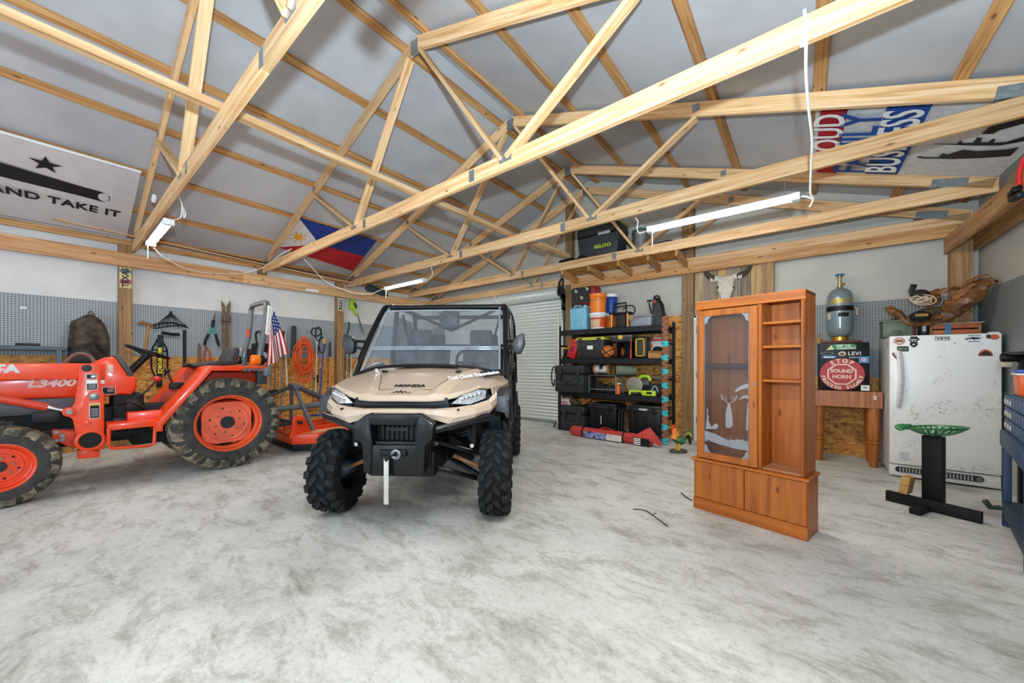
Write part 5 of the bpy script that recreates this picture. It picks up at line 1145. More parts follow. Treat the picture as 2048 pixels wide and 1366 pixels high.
for s in (-1, 1):
    pts = [pan(.95, PI)+Vector((0, 0, .0)), pan(1, PI)+dv*-.025+pv*(s*.035)+Vector((0, 0, -.005)), pan(1, PI)+dv*-.055+pv*(s*.065)+Vector((0, 0, -.03))]
    obj('seat_horn', MB().tube(smoothp(pts, 4), [.028, .03, .032, .033, .034, .035, .035, .032, .018], 10, flat=.35), PM, ST)
obj('seat_mount', MB().cyl(pv*.07+Vector((0, 0, .64)), pv*.07+Vector((0, 0, zs+.01)), .035, 12), DGREY, ST)

# ------------------------------------------------------------------ blue parts bench at the right edge
BB = thing('blue_work_cart', 'blue steel cart with lower shelf at the right edge', 'cart', (1.25, 4.73, 0), math.radians(-10.3))
BLU = mat('2d4a6b', .5); BLUD = mat('1f3350', .5)
for x, y in ((.0, -.03), (.31, -.03), (.0, -1.05), (.31, -1.05)):
    obj('leg', MB().b2((x, y-.0, 0), (x+.045, y+.035, .75)).b2((x, y, .0), (x+.006, y+.05, .75)), BLU, BB, bev=.004)
obj('top', MB().b2((-.01, -1.08, .64), (.37, .02, .76)), BLU, BB, bev=.006); obj('lower_shelf', MB().b2((0, -1.06, .10), (.36, .0, .20)), BLUD, BB, bev=.006); obj('back_panel', MB().b2((.33, -1.05, .2), (.345, 0, .65)), mat('16264a', .5), BB)
obj('hook', MB().tube([(-.01, -.06, .15), (-.06, -.07, .14), (-.09, -.07, .19)], .02, 8), mat('2c3a30', .6), BB)
DRW = thing('parts_drawer_cabinet', 'blue bank of small parts drawers on the blue cart', 'drawer cabinet', (1.25, 4.73, .765), math.radians(-10.3))
obj('case', MB().b2((.03, -.95, 0), (.30, .0, .285)), mat('33577d', .5), DRW, bev=.006)
for r_ in range(3):
    for c_ in range(7):
        y0 = -.005-c_*.135; z0_ = .012+r_*.092
        dd = obj('drawer', MB().b2((.012, y0-.125, z0_), (.05, y0, z0_+.08)), mat('33557c', .45), DRW, bev=.006)
        if c_ < 3: obj('label_card', MB().b2((.006, y0-.085, z0_+.02), (.013, y0-.045, z0_+.055)), mat('c9c9c0', .6), dd)
ob = thing('orange_container', 'orange storage tub with blue lid on the parts drawers', 'tub', (1.33, 4.45, 1.052), math.radians(-10.3))
obj('tub', MB().loft([[(x*(.9+.1*t), y*(.9+.1*t), .17*t) for x, y in ((-.09, -.14), (.09, -.14), (.09, .14), (-.09, .14))] for t in (0, 1)]), mat('f0661c', .4), ob, bev=.01); obj('lid', MB().b2((-.10, -.15, .17), (.10, .15, .195)), mat('2a52a8', .4), ob, bev=.008); obj('lid_band', MB().b2((-.098, -.148, .155), (.098, .148, .17)), WHITE, ob, bev=.004)
tag(obj('black_case', MB().b2((0, 0, 0), (.20, .13, .10)), DGREY, bev=.012, M=Matrix.Translation((1.30, 4.45, 1.249)) @ Matrix.Rotation(-.18, 4, 'Z')), 'dark grey case lying on the orange tub', 'case')
vr = thing('tool_rack', 'black steel rack with angle arms behind the blue cart', 'rack', (1.40, 4.85, 0))
obj('upright', MB().b2((-.03, .0, .0), (.02, .05, 1.36)), BLACK, vr, bev=.004); obj('shelf_arm', MB().b2((-.10, -.55, 1.36), (.20, .05, 1.385)), BLACK, vr, bev=.004); obj('pipe_end', MB().cyl((-.12, .02, 1.34), (-.02, .02, 1.34), .035, 14), BLACK, vr, bev=.006); obj('pad', MB().b2((-.125, .0, 1.26), (-.06, .04, 1.305)), mat('b5ae98', .7), vr, bev=.01); obj('wire', MB().tube(smoothp([(-.07, .02, 1.28), (0, .02, 1.29), (.06, .02, 1.33), (.12, .0, 1.35)], 4), .008, 6), mat('a8a294', .6), vr)
obj('grey_plate', MB().b2((.06, .05, 1.385), (.13, .06, 1.60)), mat('7b8088', .5), vr, bev=.004)
# ------------------------------------------------------------------ black shelving unit on the back wall and what it holds
SX0, SX1, SY0, SY1 = -3.70, -1.72, 6.08, 6.70
SHZ = (1.91, 1.37, .75)
su = thing('storage_shelving', 'black steel shelving unit loaded with gear beside the roll-up door', 'shelving', ((SX0+SX1)/2, (SY0+SY1)/2, 0))
hx, hy = (SX1-SX0)/2, (SY1-SY0)/2; SB = mat('151719', .5, spec=.35)
for sx in (-1, 1):
    for sy in (-1, 1): obj('upright', MB().b2((sx*hx, sy*hy, 0), (sx*(hx-.045), sy*(hy-.045), 2.0)), SB, su, bev=.004, seg=1)
    for z in (.35, 1.0, 1.6): obj('side_brace', MB().b2((sx*hx, -hy+.04, z), (sx*(hx-.02), hy-.04, z+.035)), SB, su)
for z in SHZ:
    obj('shelf_deck', MB().b2((-hx+.02, -hy+.02, z-.03), (hx-.02, hy-.02, z-.005)), mat('2b2620', .7), su)
    for sy in (-1, 1): obj('shelf_beam', MB().b2((-hx+.02, sy*hy-.005*sy, z-.095), (hx-.02, sy*(hy-.04), z)), SB, su, bev=.006, seg=1)
def rect(u0, v0, u1, v1, Y): a, b = onY(u0, (v0+v1)/2, Y), onY(u1, (v0+v1)/2, Y); t = onY((u0+u1)/2, v0, Y).z; q = onY((u0+u1)/2, v1, Y).z; return (a.x+b.x)/2, b.x-a.x, q, t
def bucket(name, label, x, y, z, r, h, c, lid=None, bandc=None, lab=None):
    t = thing(name, label, 'bucket', (x, y, z))
    obj('pail', MB().lathe([(r*.86, 0), (r*.87, .004), (r*.96, h*.75), (r*1.0, h*.77), (r*.97, h*.80), (r*1.0, h*.82), (r*.98, h*.86), (r*1.0, h*.97), (r*1.03, h), (r*.95, h), (r*.84, .02)], 26), c, t)
    if lid: obj('lid', MB().lathe([(r*1.04, h*.86), (r*1.07, h*.88), (r*1.07, h*1.01), (r*1.0, h*1.03), (r*.4, h*1.02), (0, h*1.02)], 26), lid, t)
    if bandc: obj('lower_band', MB().lathe([(r*.90, h*.12), (r*.968, h*.72)], 26, cap=False), bandc, t)
    if lab: obj('label', MB().grid(lambda a, b: (r*(.925+.045*b)*math.cos(-2.4+1.5*a), r*(.925+.045*b)*math.sin(-2.4+1.5*a), h*(.15+.45*b)), 8, 3), lab, t)
    obj('bail', MB().tube([(r*1.02*math.cos(t_), r*1.05*math.sin(t_), h*.80-.35*r*abs(math.sin(t_))) for t_ in [-PI+i*PI/14 for i in range(15)]], .003, 5), STEEL, t)
    return t
Z1, Z2, Z3 = SHZ
# top shelf
x, w_, zb_, zt_ = rect(1136, 609, 1173, 660, 6.16)
wc = thing('water_can', 'light blue water can on the top shelf', 'water can', (x, 6.30, Z1))
h = zt_-Z1; CANB = mat('7cbcd6', .45)
obj('body', MB().b2((-w_/2*.9, -.12, 0), (w_/2*.9, .12, h*.88)), CANB, wc, bev=.03, seg=3)
obj('handle', MB().tube(smoothp([(-w_*.38, 0, h*.86), (-w_*.30, 0, h*.98), (0, 0, h*.98), (.02, 0, h*.86)], 4), .017, 8), CANB, wc); obj('spout', MB().cyl((w_*.28, -.02, h*.86), (w_*.28, -.02, h*.98), .035, 14), mat('8fcbe0', .4), wc)
for s in (-1, 1):
    obj('rib', MB().tube(smoothp([(s*w_*.34, -.122, h*.80), (s*w_*.22, -.124, h*.55), (s*w_*.15, -.124, h*.45), (s*w_*.22, -.124, h*.32), (s*w_*.34, -.122, h*.08)], 4), .013, 6), mat('8cc8de', .4), wc)
obj('rib', MB().tube([(-w_*.15, -.124, h*.38), (w_*.15, -.124, h*.38)], .012, 6), mat('8cc8de', .4), wc)
x, w_, zb_, zt_ = rect(1138, 576, 1182, 610, 6.16); z0_ = Z1+h+.004
jb_ = thing('jump_starter', 'red case with black dial front stacked on the blue water can', 'jump starter', (x+.03, 6.32, z0_)); h2 = zt_-z0_+.03
obj('body', MB().b2((-w_/2, -.13, 0), (w_/2+.04, .16, h2)), mat('8d1c22', .4), jb_, bev=.05, seg=3); obj('front_panel', MB().prism(rrect(w_*.86, h2*.86, .03, 3, -w_*.03, h2*.5), 'y', -.145, -.128), mat('141618', .5), jb_)
for a, b in ((-.24, .74), (.26, .80), (.02, .34)): obj('dial', MB().cyl((a*w_, -.155, b*h2), (a*w_, -.143, b*h2), .026, 16), LGREY, jb_); obj('green_mark', MB().box((a*w_-.03, -.147, b*h2+.03), (.03, .004, .016), rot=(0, .6, 0)), mat('5ecf3a', .5), jb_)
x, w_, zb_, zt_ = rect(1174, 628, 1207, 658, 6.16)
hB = zt_-Z1+.02; bucket('bucket', 'white-lidded orange printed bucket under the plain orange bucket', x, 6.28, Z1, w_*.46, hB, mat('e4e2dc', .45), WHITE, mat('e0561e', .5), mat('d8b48a', .6))
x2, w2_, zb2, zt2 = rect(1173, 587, 1208, 631, 6.16); bucket('bucket', 'plain orange bucket stacked on a white-lidded bucket', x2, 6.28, Z1+hB*1.04, w2_*.46, zt2-Z1-hB*1.04, mat('ee7d1c', .4))
x, w_, zb_, zt_ = rect(1207, 586, 1226, 622, 6.40)
bucket('bucket', 'orange bucket at the back, under the blue one', x-.01, 6.56, Z1, .12, .30, mat('d8701c', .45), WHITE)
bucket('bucket', 'blue bucket with white lid at the back of the top shelf', x-.01, 6.56, Z1+.315, .12, zt_-Z1-.33, mat('1f4a9c', .4), WHITE)
x, w_, zb_, zt_ = rect(1216, 605, 1256, 656, 6.2)
hs = thing('camp_stove', 'black framed propane camp heater on the top shelf', 'heater', (x, 6.34, Z1)); hh = zt_-Z1
obj('base', MB().b2((-w_*.42, -.10, 0), (w_*.40, .10, .03)), BLACK, hs, bev=.006); obj('top_plate', MB().b2((-w_*.5, -.12, hh*.56), (w_*.55, .12, hh*.62)), BLACK, hs, bev=.006); obj('body', MB().b2((-w_*.20, -.06, .03), (w_*.28, .08, hh*.56)), mat('1f1c1a', .6), hs, bev=.01)
for a in (-.38, .42): obj('copper_column', MB().cyl((a*w_, -.08, .02), (a*w_, -.08, hh*.56), .022, 12), mat('c98a52', .35, .5), hs)
obj('carry_handle', MB().tube([(-w_*.36, -.05, hh*.62), (-w_*.30, -.05, hh*.98), (w_*.30, -.05, hh*1.0), (w_*.34, -.05, hh*.62)], .014, 8), BLACK, hs); obj('carry_handle', MB().tube([(-w_*.3, -.05, hh*.84), (w_*.3, -.05, hh*.88)], .010, 8), BLACK, hs)
hq = [onY(u, v, 6.22) for u, v in ((1246, 619), (1256, 611), (1268, 613), (1270, 622), (1266, 628))]
obj('gas_hose', MB().tube([p-Vector((x, 6.34, Z1)) for p in smoothp(hq, 5)], .010, 8), BLACK, hs)
obj('hose_fitting', MB().cyl(onY(1262, 636, 6.16)-Vector((x, 6.34, Z1)), onY(1262, 636, 6.10)-Vector((x, 6.34, Z1)), .045, 16), mat('8a7352', .6), hs, bev=.008)
x, w_, zb_, zt_ = rect(1250, 629, 1297, 655, 6.22); 
gt = thing('grey_tote', 'translucent grey plastic tote on the top shelf', 'tote', (x+.04, 6.40, Z1)); hh = zt_-Z1; GT = mat('8e949b', .4)
obj('bin', MB().loft([[(sx*w_/2*k, sy*.13*k, z) for sx, sy in ((-1, -1), (1, -1), (1, 1), (-1, 1))] for z, k in ((0, .86), (hh*.8, .96))]), GT, gt, bev=.012); obj('rim', MB().b2((-w_/2, -.14, hh*.80), (w_/2, .14, hh)), mat('7d838a', .4), gt, bev=.008)
for a in (-.28, .28): obj('rib', MB().b2((a*w_-.012, -.138, .03), (a*w_+.012, -.122, hh*.8)), GT, gt, bev=.004)
x, w_, zb_, zt_ = rect(1285, 590, 1320, 650, 6.25)
bp2 = thing('frame_backpack', 'black frame pack with straps and hoses on the top shelf', 'backpack', (x+.05, 6.48, Z1)); hh = zt_-Z1
obj('pack', MB().loft([[(a*w_*.30*k+d_, b*.11*k, z) for a, b in ((-1, -1), (1, -1), (1, 1), (-1, 1))] for z, k, d_ in ((0, 1.1, .02), (hh*.4, 1.05, .01), (hh*.75, .85, -.01), (hh*.95, .5, -.03))]), mat('3a3d3c', .8, var=.3, scale=20), bp2, bev=.03)
for k, l in enumerate((((-.42, .78), (-.34, .60), (-.22, .30)), ((.10, .92), (.38, .70), (.42, .45), (.30, .30)), ((-.1, .95), (.2, .80), (.35, .55)))):
    obj('strap', MB().tube(smoothp([(a*w_, -.12-.01*k, b*hh) for a, b in l], 5), .012, 6), BLACK, bp2)
obj('mouthpiece', MB().box((-.40*w_, -.10, .86*hh), (.09, .03, .03)), BLACK, bp2, bev=.006); obj('red_clip', MB().box((-.02, -.13, .80*hh), (.03, .02, .05)), RED, bp2, bev=.006); obj('top_loop', MB().tube(smoothp([(-.06, -.05, .92*hh), (-.05, -.05, 1.0*hh), (.02, -.05, 1.0*hh), (.04, -.05, .90*hh)], 4), .014, 8), DGREY, bp2)
# second shelf
x, w_, zb_, zt_ = rect(1133, 677, 1152, 716, 6.12)
rc = thing('red_case', 'red hard case leaning at the left of the second shelf', 'case', (x+.01, 6.20, Z2))
obj('shell', MB().box((0, 0, .19), (.17, .10, .36), rot=(0, .28, 0)), mat('d2232a', .35), rc, bev=.02, seg=3); obj('badge', MB().box((.0, -.053, .19), (.07, .006, .11), rot=(0, .28, 0)), mat('7d2a3a', .5), rc)
for dz in (.09, .30): obj('latch', MB().box((.03*(dz-.19)*8, -.053, dz), (.10, .012, .03), rot=(0, .28, 0)), mat('b81c22', .4), rc, bev=.004)
x, w_, zb_, zt_ = rect(1120, 672, 1142, 690, 6.35)
dr_ = thing('cordless_drill', 'yellow and black cordless drill behind the red case', 'drill', (x-.0, 6.45, Z2)); obj('motor_body', MB().cyl((-.10, 0, .22), (.08, 0, .24), .035, 12), YELLOW, dr_, bev=.006); obj('grip', MB().box((-.05, 0, .13), (.045, .05, .17), rot=(0, .15, 0)), BLACK, dr_, bev=.01); obj('battery', MB().b2((-.11, -.04, 0), (.02, .04, .06)), BLACK, dr_, bev=.008); obj('chuck', MB().cyl((.08, 0, .24), (.14, 0, .245), .02, 10), DGREY, dr_)
def tote(name, label, x, y, z, w, d, h, c, lidc, txt_=None):
    t = thing(name, label, 'tote', (x, y, z))
    obj('bin', MB().loft([[(sx*w/2*k, sy*d/2*k, zz) for sx, sy in ((-1, -1), (1, -1), (1, 1), (-1, 1))] for zz, k in ((0, .88), (h*.86, .97))]), c, t, bev=.012)
    for i in range(4): a = -.33+.22*i; obj('rib', MB().b2((a*w-.012, -d/2*.97, h*.06), (a*w+.012, -d/2*.90, h*.80)), c, t, bev=.004)
    obj('lid', MB().b2((-w/2*1.02, -d/2*1.03, h*.86), (w/2*1.02, d/2*1.03, h*.93)), lidc, t, bev=.008); obj('lid_top', MB().b2((-w/2*.92, -d/2*.9, h*.93), (w/2*.92, d/2*.9, h)), lidc, t, bev=.012)
    for s in (-1, 1): obj('latch', MB().b2((s*w*.32-.04, -d/2*1.05, h*.78), (s*w*.32+.04, -d/2*1.0, h*.95)), c, t, bev=.006)
    if txt_: text(txt_, .045, WHTTXT, t, frame((0, -d/2*1.045, h*.895), (1, 0, 0), (0, 0, 1)), bold=.002)
    return t
TB = mat('131517', .45, spec=.35)
x, w_, zb_, zt_ = rect(1150, 674, 1208, 717, 6.13); yt = tote('lidded_tote', 'black tote with yellow lid on the second shelf', x, 6.36, Z2, w_, .44, zt_-Z2, mat('2a2d2f', .5), mat('c9cc3e', .5))
obj('label_card', MB().b2((-.04, -.226, .17), (.07, -.219, .24)), WHTTXT, yt)
bc = onY(1214, 701, 6.13); bb_ = thing('basketball', 'orange basketball in a black net on the second shelf', 'ball', (bc.x, 6.17, Z2)); rb = .118
obj('ball', MB().sphere((0, 0, rb), rb, 28, 16), mat('c9702e', .6, bump=.1, scale=90), bb_); 
for R_ in ((0, .7, 0), (0, -.5, .3), (.9, .2, .2)):
    E = Euler(R_).to_matrix(); obj('black_band', MB().tube([E @ Vector((rb*1.01*math.cos(t), rb*1.01*math.sin(t), 0))+Vector((0, 0, rb)) for t in [i*2*PI/32 for i in range(32)]], .009, 6, closed=True), BLACK, bb_)
ob2 = thing('basketball', 'second basketball half hidden behind the netted one', 'ball', (bc.x+.10, 6.42, Z2)); obj('ball', MB().sphere((0, 0, .12), .12, 24, 14), mat('a8562a', .6), ob2); obj('black_band', MB().tube([(.121*math.cos(t), .121*math.sin(t)*.3, .12+.115*math.sin(t)) for t in [i*2*PI/28 for i in range(28)]], .006, 6, closed=True), BLACK, ob2)
x, w_, zb_, zt_ = rect(1232, 683, 1262, 717, 6.14); hc_ = zt_-Z2
cr = thing('open_crate', 'black open-front crate under the small toolbox', 'crate', (x, 6.28, Z2))
for a, b in (((-w_/2, -.13, 0), (w_/2, .14, .015)), ((-w_/2, -.13, hc_-.015), (w_/2, .14, hc_)), ((-w_/2, -.13, .015), (-w_/2+.018, .14, hc_-.015)), ((w_/2-.018, -.13, .015), (w_/2, .14, hc_-.015)), ((-w_/2, .125, .015), (w_/2, .14, hc_-.015))): obj('panel', MB().b2(a, b), BLACK, cr, bev=.004)
x2, w2_, zb2, zt2 = rect(1222, 670, 1263, 683, 6.14); h3 = zt2-zb2
tx = thing('small_toolbox', 'grey and black toolbox with yellow latch on the crate', 'toolbox', (x2, 6.28, Z2+hc_+.002)); obj('base', MB().b2((-w2_/2, -.14, 0), (w2_/2, .15, h3*.6)), mat('2a2c2f', .5), tx, bev=.01); obj('lid', MB().b2((-w2_/2*1.04, -.145, h3*.6), (w2_/2*1.04, .155, h3)), mat('54585b', .5), tx, bev=.012); obj('latch', MB().b2((-.05, -.155, h3*.35), (.03, -.142, h3*.95)), YELLOW, tx, bev=.005)
x, w_, zb_, zt_ = rect(1258, 695, 1263.5, 717, 6.12); tag(obj('pry_tool', MB().cyl((x+.01, 6.115, Z2), (x+.012, 6.115, Z2+.14), .016, 10).cyl((x+.012, 6.115, Z2+.14), (x+.018, 6.115, Z2+.36), .009, 8), mat('b8322a', .5)), 'red handled tool leaning against the crate', 'hand tool')
x, w_, zb_, zt_ = rect(1267, 673, 1293, 717, 6.14); hl_ = zt_-Z2
wl2 = thing('work_light', 'black work light with yellow guard frame on the second shelf', 'work light', (x, 6.26, Z2)); obj('housing', MB().b2((-w_/2, -.10, 0), (w_/2, .12, hl_)), mat('202224', .5), wl2, bev=.03, seg=3); obj('guard', MB().tube([(p[0], -.118, p[1]) for p in rrect(w_*.60, hl_*.78, .03, 3, .0, hl_*.5)], .011, 6, closed=True), YELLOW, wl2); obj('lens', MB().prism(rrect(w_*.46, hl_*.62, .02, 3, 0, hl_*.5), 'y', -.112, -.10), mat('3c3a34', .3), wl2)
x, w_, zb_, zt_ = rect(1297, 702, 1326, 717, 6.14); cbd = thing('cardboard_box', 'brown cardboard box at the right of the second shelf', 'box', (x-.01, 6.27, Z2)); obj('carton', MB().b2((-w_/2, -.12, 0), (w_/2, .12, .11)), mat('b9854c', .8), cbd, bev=.003); obj('flap', MB().box((0, -.125, .112), (w_, .06, .004), rot=(.4, 0, 0)), mat('a97740', .8), cbd)
bh = thing('black_hat', 'black hat lying on the cardboard box', 'hat', (x-.01, 6.27, Z2+.118)); obj('crown', MB().sphere((0, 0, .03), .07, 16, 8, (1.1, 1, .7)), BLACK, bh); obj('brim', MB().lathe([(.0, .0), (.12, .004), (.125, .012), (.11, .016), (0, .012)], 22), BLACK, bh)
hm_ = onY(1304, 684, 6.30); he = thing('helmet', 'orange and black helmet beside the white bin', 'helmet', (hm_.x-.10, 6.46, Z2+.0)); obj('stand', MB().cyl((0, 0, 0), (0, 0, .16), .05, 14), BLACK, he); obj('shell', MB().sphere((0, 0, .22), .085, 18, 10, (1, 1, .8)), mat('d9582a', .4), he); obj('black_stripe', MB().tube([(.087*math.cos(t), -.0, .22+.07*math.sin(t)) for t in [i*PI/12 for i in range(13)]], .014, 6), BLACK, he)
x, w_, zb_, zt_ = rect(1310, 671, 1344, 716, 6.40); wbn = thing('lidded_bin', 'white bin with red lid at the back right of the second shelf', 'bin', (SX1-.24, 6.54, Z2)); w_ = .36
obj('bin', MB().loft([[(sx*w_/2*k, sy*.12*k, zz) for sx, sy in ((-1, -1), (1, -1), (1, 1), (-1, 1))] for zz, k in ((0, .9), (.30, 1))]), mat('cfd0cc', .45), wbn, bev=.012); obj('lid', MB().b2((-w_/2*1.05, -.13, .30), (w_/2*1.05, .13, .335)), mat('c53a30', .45), wbn, bev=.008); obj('lid_handle', MB().b2((-.08, -.05, .335), (.08, .05, .36)), mat('d8d2ca', .5), wbn, bev=.008)
# third shelf
def rugged(label, u0, v0, u1, v1, Y, z, d, sc=1):
    x, w, zb, zt = rect(u0, v0, u1, v1, Y); h = zt-z
    t = thing('rugged_case', label, 'equipment case', (x, Y+d/2, z)); c = mat('2b2e30', .55, spec=.35)
    obj('lower_shell', MB().b2((-w/2*.96, -d/2*.97, .0), (w/2*.96, d/2*.97, h*.68)), c, t, bev=.025, seg=2); obj('upper_shell', MB().b2((-w/2, -d/2, h*.70), (w/2, d/2, h)), c, t, bev=.03, seg=2)
    obj('seam', MB().b2((-w/2*.98, -d/2*.99, h*.675), (w/2*.98, d/2*.99, h*.705)), BLACK, t)
    obj('carry_handle', MB().tube(smoothp([(-w*.30, -d/2, h*.55), (-w*.28, -d/2-.05, h*.42), (-w*.22, -d/2-.06, h*.36), (w*.22, -d/2-.06, h*.36), (w*.28, -d/2-.05, h*.42), (w*.30, -d/2, h*.55)], 3), .017, 8), mat('25282a', .5), t)
    for s in (-1, 1): obj('latch', MB().b2((s*w*.30-.04, -d/2-.022, h*.52), (s*w*.30+.04, -d/2+.01, h*.88)), mat('25282a', .5), t, bev=.008)
    for s in (-1, 0, 1): obj('rib', MB().b2((w/2*.95, s*d*.28-.025, .03), (w/2*1.01, s*d*.28+.025, h*.62)), c, t, bev=.006)
    return t
rugged('large dark grey rugged case jutting from the third shelf', 1108, 731, 1168, 782, 5.90, Z3, .60)
x, w_, zb_, zt_ = rect(1186, 728, 1216, 748, 6.12)
stp = thing('tray_stand', 'low grey wire tray stand on the third shelf', 'stand', (onY(1208, 770, 6.2).x, 6.27, Z3)); sw = .26; sh_ = onY(1208, 750, 6.12).z-Z3
obj('tray', MB().b2((-sw, -.16, sh_-.02), (sw, .16, sh_)), mat('4a4f53', .5), stp, bev=.006)
for s in (-1, 1):
    for q_ in (-1, 1): obj('leg', MB().b2((s*sw-.012, q_*.15-.012, 0), (s*sw+.012, q_*.15+.012, sh_-.02)), mat('7b8084', .4), stp)
    obj('rail', MB().b2((-sw, s*.15-.006, .06), (sw, s*.15+.006, .075)), mat('7b8084', .4), stp)
rl = thing('cable_reel', 'wooden cable reel with white label on the tray stand', 'cable reel', (x-.02, 6.25, Z3+sh_)); rr_ = (zt_-Z3-sh_)/2+.005
for s in (-1, 1): obj('flange', MB().cyl((s*w_*.5, 0, rr_), (s*(w_*.5-.03), 0, rr_), rr_, 24), mat('a67a4a', .7), rl, bev=.004)
obj('wound_cable', MB().cyl((-w_*.45, 0, rr_), (w_*.45, 0, rr_), rr_*.72, 22), mat('d6d2c8', .6), rl); obj('label', MB().grid(lambda a, b: (-.035+.07*b, -rr_*.74*math.sin(.3+1.3*a), rr_+rr_*.74*math.cos(.3+1.3*a)), 6, 2), DGREY, rl)
x, w_, zb_, zt_ = rect(1219, 730, 1258, 752, 6.14); rm = thing('rolled_mat', 'rolled grey-green foam mat beside the cable reel', 'rolled mat', (onY(1231, 741, 6.10).x, 6.12, Z3+sh_)); R0 = .085
dirv = Vector((.45, .22, 0)).normalized(); e1_ = Vector((-dirv.y, dirv.x, 0)); cz_ = Vector((0, 0, R0+.004))
obj('mat_roll', MB().cyl(cz_, cz_+dirv*.34, R0, 24), mat('66725f', .75), rm, bev=.006)
obj('spiral_edge', MB().tube([cz_-dirv*.004+e1_*((R0-.010*q/1.0)*math.cos(q*2.2))+Vector((0, 0, (R0-.010*q)*math.sin(q*2.2))) for q in [i*.12 for i in range(60)]], .0035, 5), mat('2f372e', .8), rm)
obj('strap', MB().tube([Vector((R0*1.04*math.cos(t), 0, R0+R0*1.04*math.sin(t)))+dirv*.2 for t in [i*2*PI/20 for i in range(20)]], .008, 5, closed=True), DGREY, rm)
for i, (u, v, lab, c) in enumerate(((1198, 775, 'black camera bag on the third shelf under the tray stand', '191b1d'), (1218, 778, 'dark tool pouch under the tray stand beside the bag', '26282a'))):
    p = onY(u, v, 6.18); t = thing('tool_bag', lab, 'bag', (p.x, 6.28, Z3+.004)); obj('body', MB().b2((-.09, -.10, .0), (.09, .09, .15-.03*i)), mat(c, .8), t, bev=.03, seg=3); obj('handle', MB().tube(smoothp([(-.05, -.06, .14-.03*i), (-.03, -.06, .20-.03*i), (.03, -.06, .20-.03*i), (.05, -.06, .14-.03*i)], 4), .008, 6), BLACK, t)
p = onY(1236.5, 774, 6.13); oc_ = thing('spray_bottle', 'orange spray bottle on the third shelf', 'bottle', (p.x, 6.13, Z3)); obj('body', MB().lathe([(.034, 0), (.036, .01), (.034, .12), (.014, .15), (.014, .17), (0, .17)], 16), mat('e8641e', .4), oc_); obj('nozzle', MB().cyl((-.02, 0, .18), (.05, 0, .185), .010, 8).cyl((0, 0, .165), (0, 0, .19), .013, 8), WHITE, oc_)
p = onY(1282, 750, 6.16); gs = thing('circular_saw', 'lime green circular saw with grey disc guard on the third shelf', 'saw', (p.x-.05, 6.28, Z3))
obj('blade_guard', MB().cyl((-.08, -.06, .16), (-.08, -.09, .16), .145, 28), mat('8f8a7c', .5, .3), gs, bev=.006); obj('motor', MB().cyl((-.05, .0, .20), (.16, .0, .20), .06, 16), mat('4a5050', .5), gs, bev=.01); obj('grip', MB().tube(smoothp([(-.02, -.02, .25), (.02, -.02, .31), (.14, -.02, .31), (.17, -.02, .24)], 4), .026, 8), LIME, gs); obj('base_plate', MB().b2((-.16, -.10, .01), (.2, .06, .018)), STEEL, gs)
p = onY(1283, 788, 6.08); lt = thing('lime_power_tool', 'long lime green tool lying on the third shelf edge', 'power tool', (p.x, 6.13, Z3))
obj('body', MB().prism([(-.23, 0), (-.20, 0), (-.19, .05), (-.02, .05), (0, 0), (.22, 0), (.22, .085), (-.02, .085), (-.22, .085)], 'y', -.03, .03), LIME, lt, bev=.008); obj('label', MB().b2((.07, -.033, .03), (.16, -.029, .065)), BLACK, lt)
p = onY(1271, 764, 6.2); tag(obj('red_pouch', MB().b2((-.08, -.05, 0), (.08, .05, .13)), RED, bev=.03, M=Matrix.Translation((p.x+.02, 6.42, Z3+.02))), 'red pouch behind the circular saw', 'pouch')
for i, (u, Y, wv, hv, lab) in enumerate(((1291, 6.42, .30, .16, 'grey duffel bag at the back of the third shelf'), (1314, 6.22, .16, .20, 'black zipped bag at the right end of the third shelf'))):
    p = onY(u, 775, Y); t = thing('duffel_bag', lab, 'bag', (p.x, Y, Z3)); obj('body', MB().loft([[(xx, (.10*math.cos(a)), hv/2+hv/2*math.sin(a)*k) for a in [q*PI/6 for q in range(12)]] for xx, k in ((-wv/2, .7), (-wv*.4, 1), (wv*.4, 1), (wv/2, .7))]), mat('2b2e30', .85, var=.3, scale=18), t); obj('strap', MB().tube(smoothp([(-wv*.3, -.10, hv*.4), (-wv*.1, -.12, hv*.8), (wv*.15, -.12, hv*.75), (wv*.3, -.10, hv*.4)], 4), .010, 6), LGREY if i else DGREY, t)
p = onY(1318, 745, 6.35); tag(obj('folded_cloth', MB().loft([[(xx*1.0, .14*math.cos(a), .05+.05*math.sin(a)*k) for a in [q*PI/6 for q in range(12)]] for xx, k in ((-.16, .5), (-.1, 1), (.1, 1.2), (.16, .6))]), mat('8c7a62', .9), M=Matrix.Translation((p.x-.02, 6.48, Z3+.24))), 'folded tan cloth stuffed at the back of the third shelf', 'cloth')
# floor level
rugged('smaller dark rugged case standing on the floor under the shelves', 1119, 812, 1168, 858, 6.06, .0, .50)
x, w_, zb_, zt_ = rect(1119, 797, 1138, 811, 6.12); zc_ = onY(1145, 812, 6.06).z
bxs = thing('product_box', 'pink and white product box on the lower rugged case', 'box', (x, 6.24, zc_+.003)); obj('carton', MB().b2((-w_/2, -.08, 0), (w_/2, .08, .11)), mat('e3d5d6', .7), bxs, bev=.003); obj('print_band', MB().b2((-w_/2*.9, -.082, .02), (w_/2*.6, -.08, .06)), mat('d58f9c', .7), bxs)
p = onY(1147, 803, 6.14); tag(obj('work_boot', MB().loft([[(xx, .05*math.cos(a), zc+.5*hz*math.sin(a)) for a in [q*PI/5 for q in range(10)]] for xx, zc, hz in ((-.10, .07, .10), (-.05, .08, .14), (.02, .06, .12), (.08, .05, .09), (.11, .045, .05))]), mat('5a4a38', .8, var=.4, scale=22), M=Matrix.Translation((p.x, 6.2, zc_+.0))), 'brown patterned boot on the lower rugged case', 'boot')
